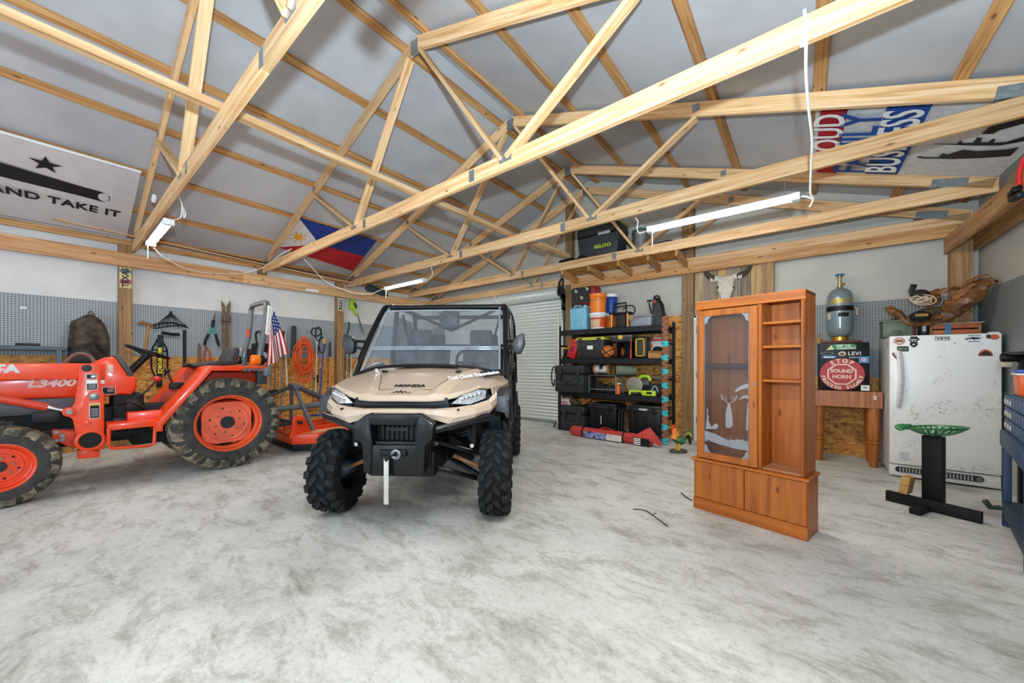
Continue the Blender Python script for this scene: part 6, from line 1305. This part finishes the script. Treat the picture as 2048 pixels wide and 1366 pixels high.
p = onY(1173, 803, 6.12); tag(obj('leather_glove', MB().loft([[(xx, .05*math.cos(a)*k, zz+.035*k*math.sin(a)) for a in [q*PI/5 for q in range(10)]] for xx, zz, k in ((-.10, .03, .7), (-.05, .05, 1.1), (.02, .09, 1.2), (.07, .12, .9), (.10, .13, .5))]), mat('a8652f', .8), M=Matrix.Translation((p.x-.035, 6.2, zc_+.005))), 'orange-brown leather glove between case and tote', 'glove')
x, w_, zb_, zt_ = rect(1177, 808, 1232, 856, 6.10); t1 = tote('lidded_tote', 'black lidded tote on the floor beside the rugged case', x, 6.36, 0, w_, .50, zt_, TB, mat('24272a', .45))
obj('tape_mark', MB().b2((-.03, -.247, zt_*.35), (-.02, -.237, zt_*.62)), WHTTXT, t1)
x, w_, zb_, zt_ = rect(1253, 812, 1322, 866, 6.06); t2 = tote('lidded_tote', 'black lidded tote with white lettering on the floor at right', x, 6.34, 0, w_, .54, zt_, TB, mat('2b2e2c', .45), 'HUSKY')
p = onY(1241, 840, 6.10); fc = thing('folding_chair', 'folded black tubular chair between the two black totes', 'folding chair', (p.x, 6.16, 0))
for i in range(3): obj('tube', MB().tube(smoothp([(-.06+.05*i, 0, 0), (-.06+.05*i, .02, .30), (-.05+.05*i, .05, .46), (.0+.05*i, .2, .50)], 4), .013, 8), DGREY, fc)
# long red canopy bag on the floor
a, b = onZ(1150, 868, .0), onZ(1312, 893, .0); a.y = 5.80; b.y = 5.76
cb = thing('canopy_bag', 'long red canopy bag with printed panel lying before the shelves', 'bag', (0, 0, 0)); dv2 = (b-a).normalized(); nv2 = Vector((-dv2.y, dv2.x, 0)); Lb = (b-a).length
def bagring(t, k=1, dz=0): c_ = a+dv2*(Lb*t); return [tuple(c_+nv2*(.085*k*math.cos(q))+Vector((0, 0, max(.0, .088+.088*k*math.sin(q)+dz)))) for q in [PI/8+i*PI/4 for i in range(8)]]
BAGR = mat('c2403a', .8, var=.15, scale=8)
obj('body', MB().loft([bagring(0, .9), bagring(.02, 1.05), bagring(.15, 1.05), bagring(.3, 1), bagring(.6, 1), bagring(.8, 1), bagring(.97, 1.0)]), BAGR, cb, bev=.01)
def bpan(t0, t1, z0, z1, m, nm, off=.092): o_ = MB().add([tuple(a+dv2*(Lb*t)-nv2*off+Vector((0, 0, z))) for t, z in ((t0, z0), (t1, z0), (t1, z1), (t0, z1))], [(0, 1, 2, 3)]); return obj(nm, thicken(o_, nv2*.006), m, cb, smooth=0)
bpan(.19, .48, .02, .12, mat('8d97c4', .7, var=.6, scale=22), 'printed_panel'); bpan(.48, .66, .02, .12, mat('d4cfc0', .7), 'white_panel'); bpan(.80, .97, .01, .125, BLACK, 'black_label')
for i in range(4): bpan(.80, .87, .02+.027*i, .035+.027*i, WHTTXT, 'label_line', .094)
for t in (.17, .67): obj('strap', MB().tube([tuple(Vector(p)) for p in bagring(t, 1.13)], .012, 6, closed=True), BLACK, cb)
c_ = a+dv2*(Lb*.9); obj('loose_flap', MB().add([tuple(c_+dv2*-.12+Vector((0, 0, .17))+nv2*-.04), tuple(c_+dv2*.06+Vector((0, 0, .29))+nv2*.03), tuple(c_+dv2*.24+Vector((0, 0, .12))+nv2*-.03), tuple(c_+dv2*.26+Vector((0, 0, .02))+nv2*-.02), tuple(c_+dv2*.10+Vector((0, 0, .10))+nv2*-.09)], [(0, 1, 4), (1, 2, 4), (2, 3, 4)]), BAGR, cb, solid=.008)
obj('carry_loop', MB().tube(smoothp([tuple(a+dv2*(Lb*t)+Vector((0, 0, z))) for t, z in ((.38, .17), (.42, .20), (.50, .19), (.55, .165))], 4), .010, 6), RED, cb)
# woven rope hanging at the right front corner
wr_ = thing('woven_rope', 'turquoise and brown braided rope hanging down the shelving corner', 'rope', (onY(1330, 760, 6.0).x, 6.0, 0)); zt_ = onY(1330, 632, 6.0).z
N_ = 46
for i in range(N_):
    z0_ = .02+(zt_-.02)*i/N_; z1_ = .02+(zt_-.02)*(i+1)/N_; tq = (i % 5) in (0, 1) and i < N_-8
    obj('braid', MB().loft([[(.055*k*math.cos(q+.3*s_), .03*k*math.sin(q+.3*s_), z0_+(z1_-z0_)*s_+(.007 if i % 2 else -.007)*math.cos(q+.3*s_)) for q in [j*PI/4 for j in range(8)]] for s_, k in ((0, .82), (.5, 1.05), (1, .82))]), mat('3fb4bd', .85) if tq else mat('8a5b44', .9), wr_, smooth=50)
# things leaning and hanging at the left of the shelving
x = onY(1117, 680, 6.02).x; tag(obj('white_pole', MB().b2((x-.018, 6.0, .76), (x+.018, 6.02, onY(1117, 626, 6.0).z)), mat('cfcdc2', .6), bev=.003), 'white square pole leaning at the shelving\'s left post', 'pole')
p = onY(1122, 582, 6.45); rk = thing('snow_shoe', 'black racket-shaped frame hanging from the post by the roll-up door', 'racket', p)
obj('frame', MB().tube([(.0+.05*math.cos(t)+.035*math.sin(t), -.02, .08+.16*math.sin(t)) for t in [i*2*PI/24 for i in range(24)]], .020, 8, closed=True), BLACK, rk)
for i in range(4): obj('cord', MB().tube([(-.05+.03*i, -.02, .20-.02*i), (-.02+.04*i, -.02, -.04)], .006, 5), BLACK, rk)
obj('handle', MB().tube([(-.01, -.02, -.08), (.06, -.02, -.25), (.10, -.02, -.34)], .018, 8), DGREY, rk)
p = onZ(1108, 857, 0); tpd = thing('folded_tripod', 'black folded tripod stand at the foot of the shelving', 'tripod', (p.x+.06, p.y+.1, 0))
for q_ in ((-.10, -.06), (.06, -.05), (.0, .08)): obj('leg', MB().tube([(q_[0], q_[1], 0.012), (.05, .05, .32)], .012, 6), BLACK, tpd)
obj('center_post', MB().cyl((.05, .05, .25), (.06, .06, .62), .014, 8), BLACK, tpd); obj('label', MB().b2((-.03, -.045, .10), (.0, -.04, .17)), WHITE, tpd)
p = onY(1106, 748, 5.93); tag(obj('cable_loop', MB().tube(smoothp([p+Vector((.05, .02, .14)), p+Vector((-.0, .0, .12)), p+Vector((-.03, 0, .0)), p+Vector((-.02, 0, -.16)), p+Vector((.02, 0, -.22)), p+Vector((.03, 0, -.10))], 5), .012, 7), BLACK), 'black cable loop hanging beside the large rugged case', 'cable')

# ------------------------------------------------------------------ loft load
LZ2 = 2.92+.175
cx0 = onY(1195, 480, 6.15); ck = thing('cooler', 'dark grey wheeled cooler with lime lid trim on the loft', 'cooler', (cx0.x, 6.36, LZ2)); CG2 = mat('33373a', .5); wz = .40
zt_ = onY(1195, 447, 6.12).z-LZ2
obj('body', MB().loft([[(sx*wz*k, sy*.22*k, z) for sx, sy in ((-1, -1), (1, -1), (1, 1), (-1, 1))] for z, k in ((.0, .88), (zt_*.72, 1))]), CG2, ck, bev=.02); obj('lid', MB().b2((-wz*1.02, -.23, zt_*.76), (wz*1.02, .23, zt_*.96)), mat('2a2d30', .5), ck, bev=.02); obj('lime_trim', MB().b2((-wz*1.0, -.235, zt_*.96), (wz*1.0, .22, zt_)), LIME, ck, bev=.006); obj('seam', MB().b2((-wz, -.222, zt_*.72), (wz, .222, zt_*.76)), BLACK, ck)
text('IGLOO', .085, mat('b8d820', .5), ck, frame((.10, -.222, zt_*.42), (1, 0, 0), (0, 0, 1)), xs=1.2, bold=.003); obj('latch', MB().b2((.02, -.245, zt_*.70), (.25, -.225, zt_*.78)), LGREY, ck, bev=.006)
obj('wheel', MB().cyl((-wz*.78, -.20, .10), (-wz*.78, -.26, .10), .10, 20), BLACK, ck, bev=.01); obj('hub', MB().cyl((-wz*.78, -.262, .10), (-wz*.78, -.268, .10), .045, 14), mat('6b6a50', .5), ck)
p = onY(1140, 500, 6.35); em = thing('electric_motor', 'black motor with mount at the left end of the loft', 'motor', (p.x-.02, 6.30, LZ2)); obj('barrel', MB().cyl((-.16, 0, .14), (.14, 0, .14), .10, 18), BLACK, em, bev=.015); obj('end_bell', MB().cyl((.14, 0, .14), (.20, 0, .14), .07, 16), mat('3a2a20', .6), em, bev=.01); obj('foot', MB().b2((-.12, -.09, 0), (.12, .09, .05)), BLACK, em, bev=.006)
p = onY(1271, 470, 6.25); kt = thing('steel_pot', 'tall stainless pot with green cap behind the tube light on the loft', 'pot', (p.x+.05, 6.40, LZ2)); obj('pot', MB().lathe([(.14, 0), (.15, .01), (.15, .46), (.16, .47), (.15, .48), (.13, .48), (.13, .03)], 28), mat('b4b8ba', .25, .8), kt); obj('lid', MB().lathe([(.155, .48), (.155, .50), (.05, .53), (0, .53)], 24), mat('2a5a44', .5), kt); obj('lid_handle', MB().tube(smoothp([(-.05, -.05, .52), (-.04, -.05, .57), (.04, -.05, .57), (.05, -.05, .52)], 4), .009, 6), WHITE, kt)
p = onY(1330, 490, 6.3); tag(obj('glare_bundle', MB().loft([[(xx, .20*math.cos(q), .11+.11*math.sin(q)*k) for q in [j*PI/6 for j in range(12)]] for xx, k in ((-.18, .7), (-.12, 1), (.1, 1.1), (.17, .8))]), mat('4d5a68', .7, var=.3, scale=9), M=Matrix.Translation((-1.80, 6.36, LZ2))), 'blue-grey bundle added for a cloudy glare at the right end of the loft', 'bundle')  # bundle shaped in place of a cloudy grey-blue lamp glare

# ------------------------------------------------------------------ skull on the boards, rooster
sk = thing('cattle_skull', 'bleached cattle skull with dark horns on the board panel', 'skull', onY(1452, 560, YB-.12)); BONE = mat('cbc3b3', .7, var=.12, scale=18)
def S(u, v): p = onY(u, v, YB-.12)-onY(1452, 560, YB-.12); return p
c0 = S(1452, 556); rings = []
for v, w_, d_, dy in ((551, .13, .05, 0), (556, .155, .07, -.02), (563, .12, .09, -.03), (572, .115, .10, -.04), (580, .125, .10, -.05), (588, .09, .09, -.05), (598, .07, .07, -.05), (610, .075, .06, -.045), (616, .05, .04, -.04)):
    c_ = S(1452, v); rings.append([(c_.x+w_*math.cos(t), dy+d_*.6*math.sin(t), c_.z) for t in [i*2*PI/14 for i in range(14)]])
obj('cranium', MB().loft(rings), BONE, sk, smooth=60)
for s in (-1, 1):
    e = S(1452+s*14, 577); obj('eye_socket', MB().sphere((e.x, -.06, e.z), .030, 12, 7, (1, .7, 1)), mat('3a3226', .9), sk)
    obj('horn_core', MB().tube([(s*.10, 0, S(1452, 555).z), (s*.22, 0, S(1452, 557).z+.01)], [.05, .045], 10), BONE, sk)
for l in (((1430, 559), (1419, 553), (1412, 545), (1408, 536), (1410, 527)), ((1474, 553), (1486, 548), (1496, 540), (1502, 530), (1503, 519))):
    pts = smoothp([S(u, v) for u, v in l], 5); n = len(pts); obj('horn', MB().tube(pts, [.050*(1-.75*i/(n-1)) for i in range(n)], 10), mat('3d342b', .6, var=.3, scale=14), sk)
rs_ = thing('rooster_figurine', 'painted rooster figurine on the floor beside the cabinet', 'figurine', (-1.40, 5.62, 0), math.radians(38)); 
px_m = (onZ(1374, 905, 0)-onZ(1340, 905, 0)).length/34; z_ = lambda v: (905-v)*px_m*.98
obj('base', MB().prism(ell(0, 0, .125, .07, 16), 'z', 0, .045), mat('4b4e4a', .8), rs_, bev=.01)
bdy = [(-.09, .20, .02), (-.07, .21, .05), (-.02, .19, .065), (.04, .175, .065), (.08, .17, .04), (.10, .18, .015)]
def body_loft(l, m, nm): return obj(nm, MB().loft([[(x, r*.85*math.cos(t), z+r*math.sin(t)) for t in [i*2*PI/12 for i in range(12)]] for x, z, r in l]), m, rs_, smooth=60)
body_loft(bdy, mat('1e4a30', .4, coat=.3), 'body')
obj('neck', MB().tube(smoothp([(-.06, 0, .20), (-.055, 0, .26), (-.06, 0, .32), (-.07, 0, .355)], 4), [.055]*2+[.05, .048, .045, .042, .04, .038, .036, .035, .034, .033, .03], 10), mat('e8842a', .45), rs_); obj('hackle', MB().tube(smoothp([(-.03, 0, .18), (-.035, 0, .24), (-.045, 0, .30)], 4), [.03, .035, .04, .042, .042, .04, .038, .036, .034], 8), mat('d8b02a', .45), rs_)
obj('head', MB().sphere((-.075, 0, .365), .036, 14, 9, (1.1, .8, 1)), mat('c8321e', .4), rs_); obj('beak', MB().cyl((-.105, 0, .365), (-.135, 0, .358), .012, 8, .001), mat('e0b040', .4), rs_); obj('comb', MB().prism([(-.11, .385), (-.10, .405), (-.09, .395), (-.075, .412), (-.065, .395), (-.05, .405), (-.045, .38)], 'y', -.006, .006), RED, rs_); obj('wattle', MB().sphere((-.10, 0, .33), .016, 8, 6, (.8, .6, 1.3)), RED, rs_)
for s in (-1, 1):
    obj('wing', MB().sphere((.02, s*.055, .19), .05, 12, 8, (1.3, .3, .8)), mat('2f7a4a', .4), rs_); obj('leg', MB().cyl((-.005, s*.03, .045), (-.01, s*.03, .14), .014, 8), mat('e0b020', .5), rs_); obj('foot', MB().box((-.02, s*.03, .05), (.06, .035, .012)), mat('e0b020', .5), rs_, bev=.004)
for i, (c, q) in enumerate((('1d2f26', .0), ('d8c83a', .035), ('2f7a4a', .06), ('15211b', -.02))):
    obj('tail_feather', MB().tube(smoothp([(.08, 0, .18), (.12+q*.3, .006*i, .24+q), (.165+q*.2, .006*i, .22+q*.6), (.175, .006*i, .12+q*.3)], 4), [.02]*4+[.024]*5+[.018]*3+[.008], 8, flat=.4), mat(c, .45), rs_)
# ------------------------------------------------------------------ left wall: hand tools on the pegboard
WX = XL+.06
def W(u, v, dx=0): return onX(u, v, WX+dx)
def tool(name, label, cat, u, v): t = thing(name, label, cat, W(u, v)); return t, W(u, v)
def wt(l, o, dx=0): return [W(u, v, dx)-o for u, v in l]
HW = mat('a8793f', .6, var=.15, scale=10); HWD = mat('7d5630', .6, var=.2, scale=10); IRON = mat('232527', .55, .2)
t, o = tool('pickaxe', 'pickaxe with wooden handle hanging near the left post', 'pickaxe', 292, 652)
obj('head', MB().tube(smoothp(wt([(276, 648), (283, 645), (293, 647), (301, 650), (308, 654)], o), 3), [.014, .018, .022, .026, .028, .03, .03, .028, .026, .024, .02, .016, .012], 6), mat('8a6436', .7), t); obj('handle', MB().tube(wt([(297, 650), (293, 680), (289, 705)], o, .01), .02, 8), mat('b07a42', .6), t)
t, o = tool('leaf_rake', 'black fan-shaped rake head hanging on the pegboard', 'rake', 341, 640)
for i in range(9):
    f_ = i/8; obj('tine', MB().tube(wt([(341, 626), (312+58*f_, 650-3*math.sin(PI*f_)), (309+64*f_, 655+2*math.sin(9*f_))], o, .02*math.sin(i)), .006, 5), BLACK, t)
obj('socket', MB().tube(wt([(342, 622), (341, 632)], o), [.012, .03], 8), BLACK, t); obj('cross_band', MB().tube(wt([(306, 650), (325, 646), (345, 645), (376, 655)], o, .02), .014, 6), BLACK, t); obj('cross_band', MB().tube(wt([(308, 657), (340, 652), (372, 650)], o, .03), .010, 6), BLACK, t); obj('brush_block', MB().tube(wt([(323, 665), (342, 668), (359, 669)], o, .03), .026, 6), BLACK, t)
t, o = tool('farm_jack', 'black jack post with vertical yellow lettering on the left wall', 'jack', 319, 722)
obj('post', MB().tube(wt([(321, 670), (318, 774)], o, .02), .045, 4), BLACK, t); 
for s in (-1, 1): obj('frame_bar', MB().tube(smoothp(wt([(319+s*4, 678), (319+s*9, 688), (319+s*15, 700), (319+s*16, 735), (319+s*9, 752)], o, .02), 3), .012, 6), BLACK, t)
obj('crossbar', MB().tube(wt([(303, 699), (336, 703)], o, .03), .012, 6), BLACK, t)
p0, p1 = W(320.5, 692, .08)-o, W(318.5, 750, .08)-o; text('BRUTEFORCE', .062, mat('e8d81e', .5), t, frame((p0+p1)/2, (0, 0, -1), (0, 1, 0)), bold=.003, sp=1.15)
def pole(label, cat, l, r, m, name=None, dx=.02): return tag(obj(name or cat.replace(' ', '_'), MB().tube([W(u, v, dx) for u, v in l], r, 8), m), label, cat)
pole('thick black steel bar hanging right of the rake', 'steel bar', [(369, 660), (369, 736)], .022, BLACK)
t, o = tool('hedge_shears', 'hedge shears with teal and black handles on the pegboard', 'shears', 424, 655)
obj('blade', MB().tube(wt([(431, 622), (428, 636), (425, 650)], o), [.004, .014, .018], 6, flat=.4), mat('5a4a40', .5, .4), t); obj('pivot', MB().tube(wt([(427, 640), (425, 655)], o, .01), .024, 8), BLACK, t)
for l in (((423, 655), (417, 668)), ((427, 655), (431, 668))): obj('arm', MB().tube(wt(l, o, .01), .016, 8), mat('2c8f86', .5), t)
for l in (((417, 668), (411, 680), (409, 690)), ((431, 668), (434, 680), (438, 692))): obj('grip', MB().tube(wt(l, o, .01), .022, 8), BLACK, t)
t, o = tool('bolt_cutter', 'bolt cutter with red handles below the shears', 'bolt cutter', 414, 705)
obj('jaw', MB().tube(wt([(409, 688), (413, 697)], o), [.012, .022], 6), HWD, t)
for s in (-1, 1): obj('handle', MB().tube(wt([(413+s*1, 695), (414+s*5, 704), (414.5+s*6.5, 722)], o), [.012, .014, .018], 8), mat('b03a30', .5), t)
pole('short brown wooden handle hanging left of the bolt cutter', 'wooden club', [(398, 686), (398, 692), (397.5, 730)], [.01, .022, .026], HWD)
t, o = tool('post_hole_digger', 'tall brown two-bladed post-hole digger on the left wall', 'digger', 452, 655)
for s in (-1, 1):
    obj('handle', MB().tube(wt([(452+s*5, 612), (452+s*4.5, 706)], o), .030, 4), mat('7a5e42', .7, var=.2), t); obj('tip', MB().prism([(-.03, 0), (.03, 0), (.025 if s > 0 else -.03, .12)], 'x', -.008, .008), mat('6b5138', .7), t, M=Matrix.Translation(W(452+s*5, 614)-o)); obj('bracket', MB().tube(wt([(452+s*7, 634), (452+s*7, 648)], o, .01), .022, 6), mat('5b4634', .6), t)
obj('hinge_bolt', MB().tube(wt([(445, 643), (459, 643)], o, .02), .008, 6), IRON, t)
pole('grey pipe leaning on the wall behind the tractor flag', 'pipe', [(566, 664), (562, 830)], .018, mat('6f7375', .5, .4)); pole('black garden tool handle leaning behind the flag', 'garden tool', [(566, 662), (566, 690)], .026, BLACK, 'garden_tool', .04)
pole('white wooden pole leaning beside the grey pipe', 'pole', [(570, 668), (575, 786)], .014, mat('d9cdb4', .6))
pole('grey iron rake handle leaning low behind the tractor fender', 'garden tool', [(541, 730), (540, 830)], .014, GREY, 'garden_tool'); pole('dark wooden shovel handle leaning behind the tractor wheel', 'garden tool', [(550, 722), (549, 800)], .014, mat('5d5546', .6), 'garden_tool')
pole('green canvas tube holster hung on the pegboard', 'holster', [(588, 652), (588, 662), (586, 705), (584, 716)], [.045, .05, .05, .04], mat('2f3f2c', .8))
t, o = tool('extension_cord', 'big coil of orange extension cord hanging on the wall', 'extension cord', 610, 715)
random.seed(11)
for i in range(20):
    cu_, cv_ = 610+random.uniform(-4, 4), 716+random.uniform(-9, 12); ru, rv = 19+random.uniform(-11, 2), 38+random.uniform(-20, 3); ph = random.random()*6
    obj('loop', MB().tube([W(cu_+ru*math.cos(q)+1.2*math.sin(3*q+ph), cv_+rv*math.sin(q)+1.5*math.cos(2*q+ph), .03+.012*i*.7+.02*math.sin(q*2+ph))-o for q in [k*2*PI/26 for k in range(26)]], .0095, 6, closed=True), mat('e25a1e', .5), t)
t, o = tool('jumper_cable', 'black cable bundle looped on a hook beside the orange cord', 'cable', 640, 675)
for cu_, cv_, ru, rv in ((632, 664, 10, 8), (637, 668, 6, 14), (644, 690, 6, 16)): obj('loop', MB().tube([W(cu_+ru*math.cos(q), cv_+rv*math.sin(q), .05+.02*math.sin(q))-o for q in [k*2*PI/20 for k in range(20)]], .012, 6, closed=True), BLACK, t)
t, o = tool('blue_broom', 'push broom with blue pole and yellow ends leaning on the wall', 'broom', 643, 745)
obj('pole', MB().tube(wt([(648, 686), (638.5, 808)], o, .05), .019, 8), mat('27408f', .4), t); obj('top_cap', MB().tube(wt([(648.6, 677), (648, 687)], o, .05), .022, 8), YELLOW, t); obj('ferrule', MB().tube(wt([(638.5, 808), (638, 818)], o, .05), .024, 8), YELLOW, t); obj('broom_head', MB().tube(wt([(612, 832), (652, 829)], o, .06), .022, 6), mat('22357a', .6), t)
t, o = tool('squeegee', 'silver and black squeegee pole leaning left of the blue broom', 'squeegee', 634, 740)
obj('pole', MB().tube(wt([(634, 676), (631, 800)], o, .03), .015, 8), mat('c8c2b8', .4, .3), t); obj('grip', MB().tube(wt([(636, 690), (635, 708)], o, .03), .022, 8), BLACK, t); obj('grip', MB().tube(wt([(634, 750), (635, 765)], o, .03), .03, 8), BLACK, t); obj('blade', MB().tube(wt([(615, 811), (643, 811)], o, .05), .022, 6), DGREY, t)
t, o = tool('long_tool', 'yellow wooden handled tool with dark head left of the second post', 'hand tool', 661, 720)
obj('handle', MB().tube(wt([(661, 702), (659, 790)], o, .02), .022, 8), mat('c98a36', .6), t); obj('head', MB().tube(wt([(660, 684), (660, 713)], o, .03), [.02, .03], 8), mat('2c2a28', .6), t); obj('hook', MB().tube(wt([(658, 684), (659, 676), (662, 675)], o), .004, 5), STEEL, t)
# right of the second post
pole('chrome pole leaning on the wall beside the buggy mirror', 'pole', [(694, 670), (692, 765)], .016, CHROME, 'chrome_pole'); pole('second chrome pole standing closer to the buggy', 'pole', [(703, 690), (701, 760)], .020, mat('c9ccce', .3, .6), 'chrome_pole'); pole('dark cane hooked over the pegboard behind the buggy mirror', 'cane', [(697, 644), (699, 652), (695, 668)], .014, BLACK)
pole('brown rifle-like stick leaning by the lime trimmer', 'stick', [(714, 626), (720, 645), (727, 668)], [.008, .016, .012], mat('5b4a3c', .6))
t, o = tool('lime_trimmer', 'lime green trimmer hanging from the plate above the buggy', 'trimmer', 705, 612)
obj('shaft', MB().tube(wt([(702, 588), (703, 604)], o), .014, 6), LIME, t); obj('body', MB().prism([(p.y, p.z) for p in wt([(701, 596), (707, 600), (711, 620), (713, 634), (709, 628), (706, 618), (698, 620), (700, 606)], o)], 'x', -.03, .04), LIME, t, bev=.006); obj('handle', MB().tube(wt([(709, 606), (713, 616)], o, .06), .022, 6), BLACK, t)
# left end: rack and camouflage pack
t = thing('steel_rack', 'grey-blue steel rack against the pegboard behind the tractor hood', 'rack', (XL+.30, -.15, 0)); SB2 = mat('4a5a68', .5)
a_, b_ = onX(-60, 688, -7.85), onX(131, 693, -7.85); o = Vector((XL+.30, -.15, 0))
obj('top_rail', MB().b2((-.28, a_.y+.15, b_.z-.055), (.15, b_.y+.15, b_.z)), SB2, t, bev=.004); 
for y in (a_.y+.2, b_.y+.12): obj('leg', MB().b2((.10, y-.05, 0), (.15, y, b_.z-.05)), SB2, t, bev=.003); obj('leg', MB().b2((-.28, y-.05, 0), (-.24, y, b_.z-.05)), SB2, t, bev=.003)
for u in (12, 106): p = onX(u, 697, -7.90); obj('hook', MB().box((.10, p.y+.15, p.z), (.03, .10, .03)), LGREY, t, bev=.006)
obj('handle_block', MB().box((.05, onX(55, 684, -7.85).y+.15, b_.z+.02), (.05, .20, .035)), DGREY, t, bev=.01)
t = thing('camouflage_pack', 'dark camouflage pack hanging on the pegboard left of the first post', 'backpack', (XL+.15, .25, 1.3))
pk = [(onX(u, v, XL+.2).y-.25, onX(u, v, XL+.2).z-1.3) for u, v in ((134, 724), (136, 680), (139, 652), (142, 642), (155, 637), (172, 629), (185, 628), (203, 640), (212, 652), (220, 676), (221, 724))]
CAMO = mat('4b4033', .85, var=.75, scale=9)
n = len(pk); cyy = sum(p[0] for p in pk)/n; czz = sum(p[1] for p in pk)/n
obj('pack', MB().loft([[(xx, cyy+(p[0]-cyy)*k, czz+(p[1]-czz)*k) for p in pk] for xx, k in ((-.14, .96), (.02, 1.0), (.10, .93), (.15, .75))]), CAMO, t, smooth=40)
obj('front_pocket', MB().prism([(onX(u, v, XL+.32).y-.25, onX(u, v, XL+.32).z-1.3) for u, v in ((134, 726), (136, 702), (152, 697), (178, 697), (190, 710), (196, 726))], 'x', .10, .20), mat('2a2a28', .7), t, bev=.03, seg=3)
obj('hang_loop', MB().tube(smoothp([(0, onX(176, 630, XL+.15).y-.25, onX(176, 630, XL+.15).z-1.3), (0, onX(181, 622, XL+.15).y-.25, onX(181, 622, XL+.15).z-1.3), (0, onX(188, 630, XL+.15).y-.25, onX(188, 630, XL+.15).z-1.3)], 4), .012, 6), mat('6b6350', .8), t)
tag(obj('wall_outlet', MB().box((XL+.02, onX(47, 616, XL).y, onX(47, 616, XL).z), (.03, .06, .035)), WHITE, bev=.008), 'white bracket on the pegboard at far left', 'bracket')
obj('fuel_hose', MB().tube(smoothp([(.0, T(126, 722, -6.2)[0], 1.28), (.0, T(150, 709, -6.2)[0], T(150, 709, -6.2)[1]), (.0, T(175, 710, -6.2)[0], T(175, 710, -6.2)[1]), (.0, T(192, 724, -6.2)[0], 1.28)], 5), .016, 8), mat('6b5b48', .6), TK)
# plates on the posts, paper on the beam
def plate_sign(label, y, z0, z1, fc, rows, txt_):
    t = thing('post_sign', label, 'sign', (XL+.137, y, (z0+z1)/2)); h = (z1-z0)/2
    obj('plate', MB().b2((0, -.065, -h), (.004, .065, h)), fc, t, bev=.002)
    for (a, b, c) in rows: obj('printed_band', MB().b2((.004, -.06, h*a), (.0052, .06, h*b)), c, t)
    text(txt_, .10, BLKTXT, t, frame((.0062, 0, 0), (0, 0, 1), (0, -1, 0)), bold=.003)
plate_sign('yellow patterned sign plate on the first wall post', .70, onX(243, 575, XL+.137).z, onX(243, 534, XL+.137).z, mat('d9c88a', .5), [(.5, .75, mat('3f6d7d', .5)), (-.6, -.2, mat('a23a6a', .5))], 'TEXAS')
plate_sign('black and white licence plate on the second wall post', 4.05, onX(681, 622, XL+.137).z, onX(681, 596, XL+.137).z, mat('cfd1cd', .4), [(-.9, -.6, mat('9ab82a', .5))], 'RSZ1')
p = onX(625, 581, XL+.18); tag(obj('paper_sign', MB().box((XL+.181, p.y, p.z), (.003, .26, .055)), WHTTXT), 'white paper strip stuck on the beam above the tractor', 'paper')
# clamp hanging at the upper right, bag behind the right light, twig on the floor
p = onX(2035, 388, 1.20); cl = thing('clamp', 'black clamp with red handle hanging from the right plate', 'clamp', p); obj('jaw', MB().box((0, 0, -.02), (.05, .16, .04), rot=(.1, 0, 0)), BLACK, cl, bev=.01); obj('jaw', MB().box((0, .04, .03), (.05, .10, .04), rot=(-.2, 0, 0)), BLACK, cl, bev=.01); obj('handle', MB().tube(smoothp([(0, -.04, .05), (0, -.03, .14), (.02, -.03, .24)], 4), .014, 8), RED, cl)
tag(obj('twig', MB().tube(smoothp([onZ(u, v, .006) for u, v in ((1266, 1018), (1290, 1021), (1312, 1035), (1336, 1053))], 5), .004, 5).tube([onZ(1304, 1030, .006), onZ(1312, 1026, .02)], .003, 5), mat('2e2a25', .8)), 'thin dark twig lying on the concrete left of the cabinet', 'twig')
tag(obj('twig', MB().tube(smoothp([onZ(u, v, .006) for u, v in ((1362, 985), (1372, 994), (1384, 1001))], 5), .005, 5), mat('2e2a25', .8)), 'short dark twig at the cabinet\'s left foot', 'twig')
tag(obj('dark_bag', MB().tube(smoothp([onX(732, 576, -7.9), onX(745, 578, -7.9), onX(765, 586, -7.9), onX(775, 592, -7.9)], 4), [.05, .06, .075, .08, .08, .08, .08, .075, .07, .06, .05, .04, .02], 10), mat('2a3a38', .8)), 'dark green rolled bag lying on the plate behind the light', 'bag')

# ------------------------------------------------------------------ shared group phrases for repeats
GR = {'bucket': 'buckets on the top shelf', 'lidded_tote': 'lidded black totes on the shelving', 'rugged_case': 'dark rugged cases on the shelving', 'wall_flag': 'flags pinned under the roof',
      'power_cord': 'white cords of the tube lights', 'cord_plug': 'white plugs on the trusses', 'twig': 'twigs on the concrete', 'basketball': 'basketballs on the second shelf', 'garden_tool': 'long tools leaning on the left wall',
      'chrome_pole': 'chrome poles beside the buggy', 'tool_bag': 'bags under the tray stand', 'duffel_bag': 'bags on the third shelf', 'baseball_cap': 'caps on the driftwood', 'post_sign': 'sign plates on the wall posts'}
for o in list(SC.objects):
    b = o.name.split('.')[0]
    if o.parent is None and b in GR and 'label' in o: o['group'] = GR[b]
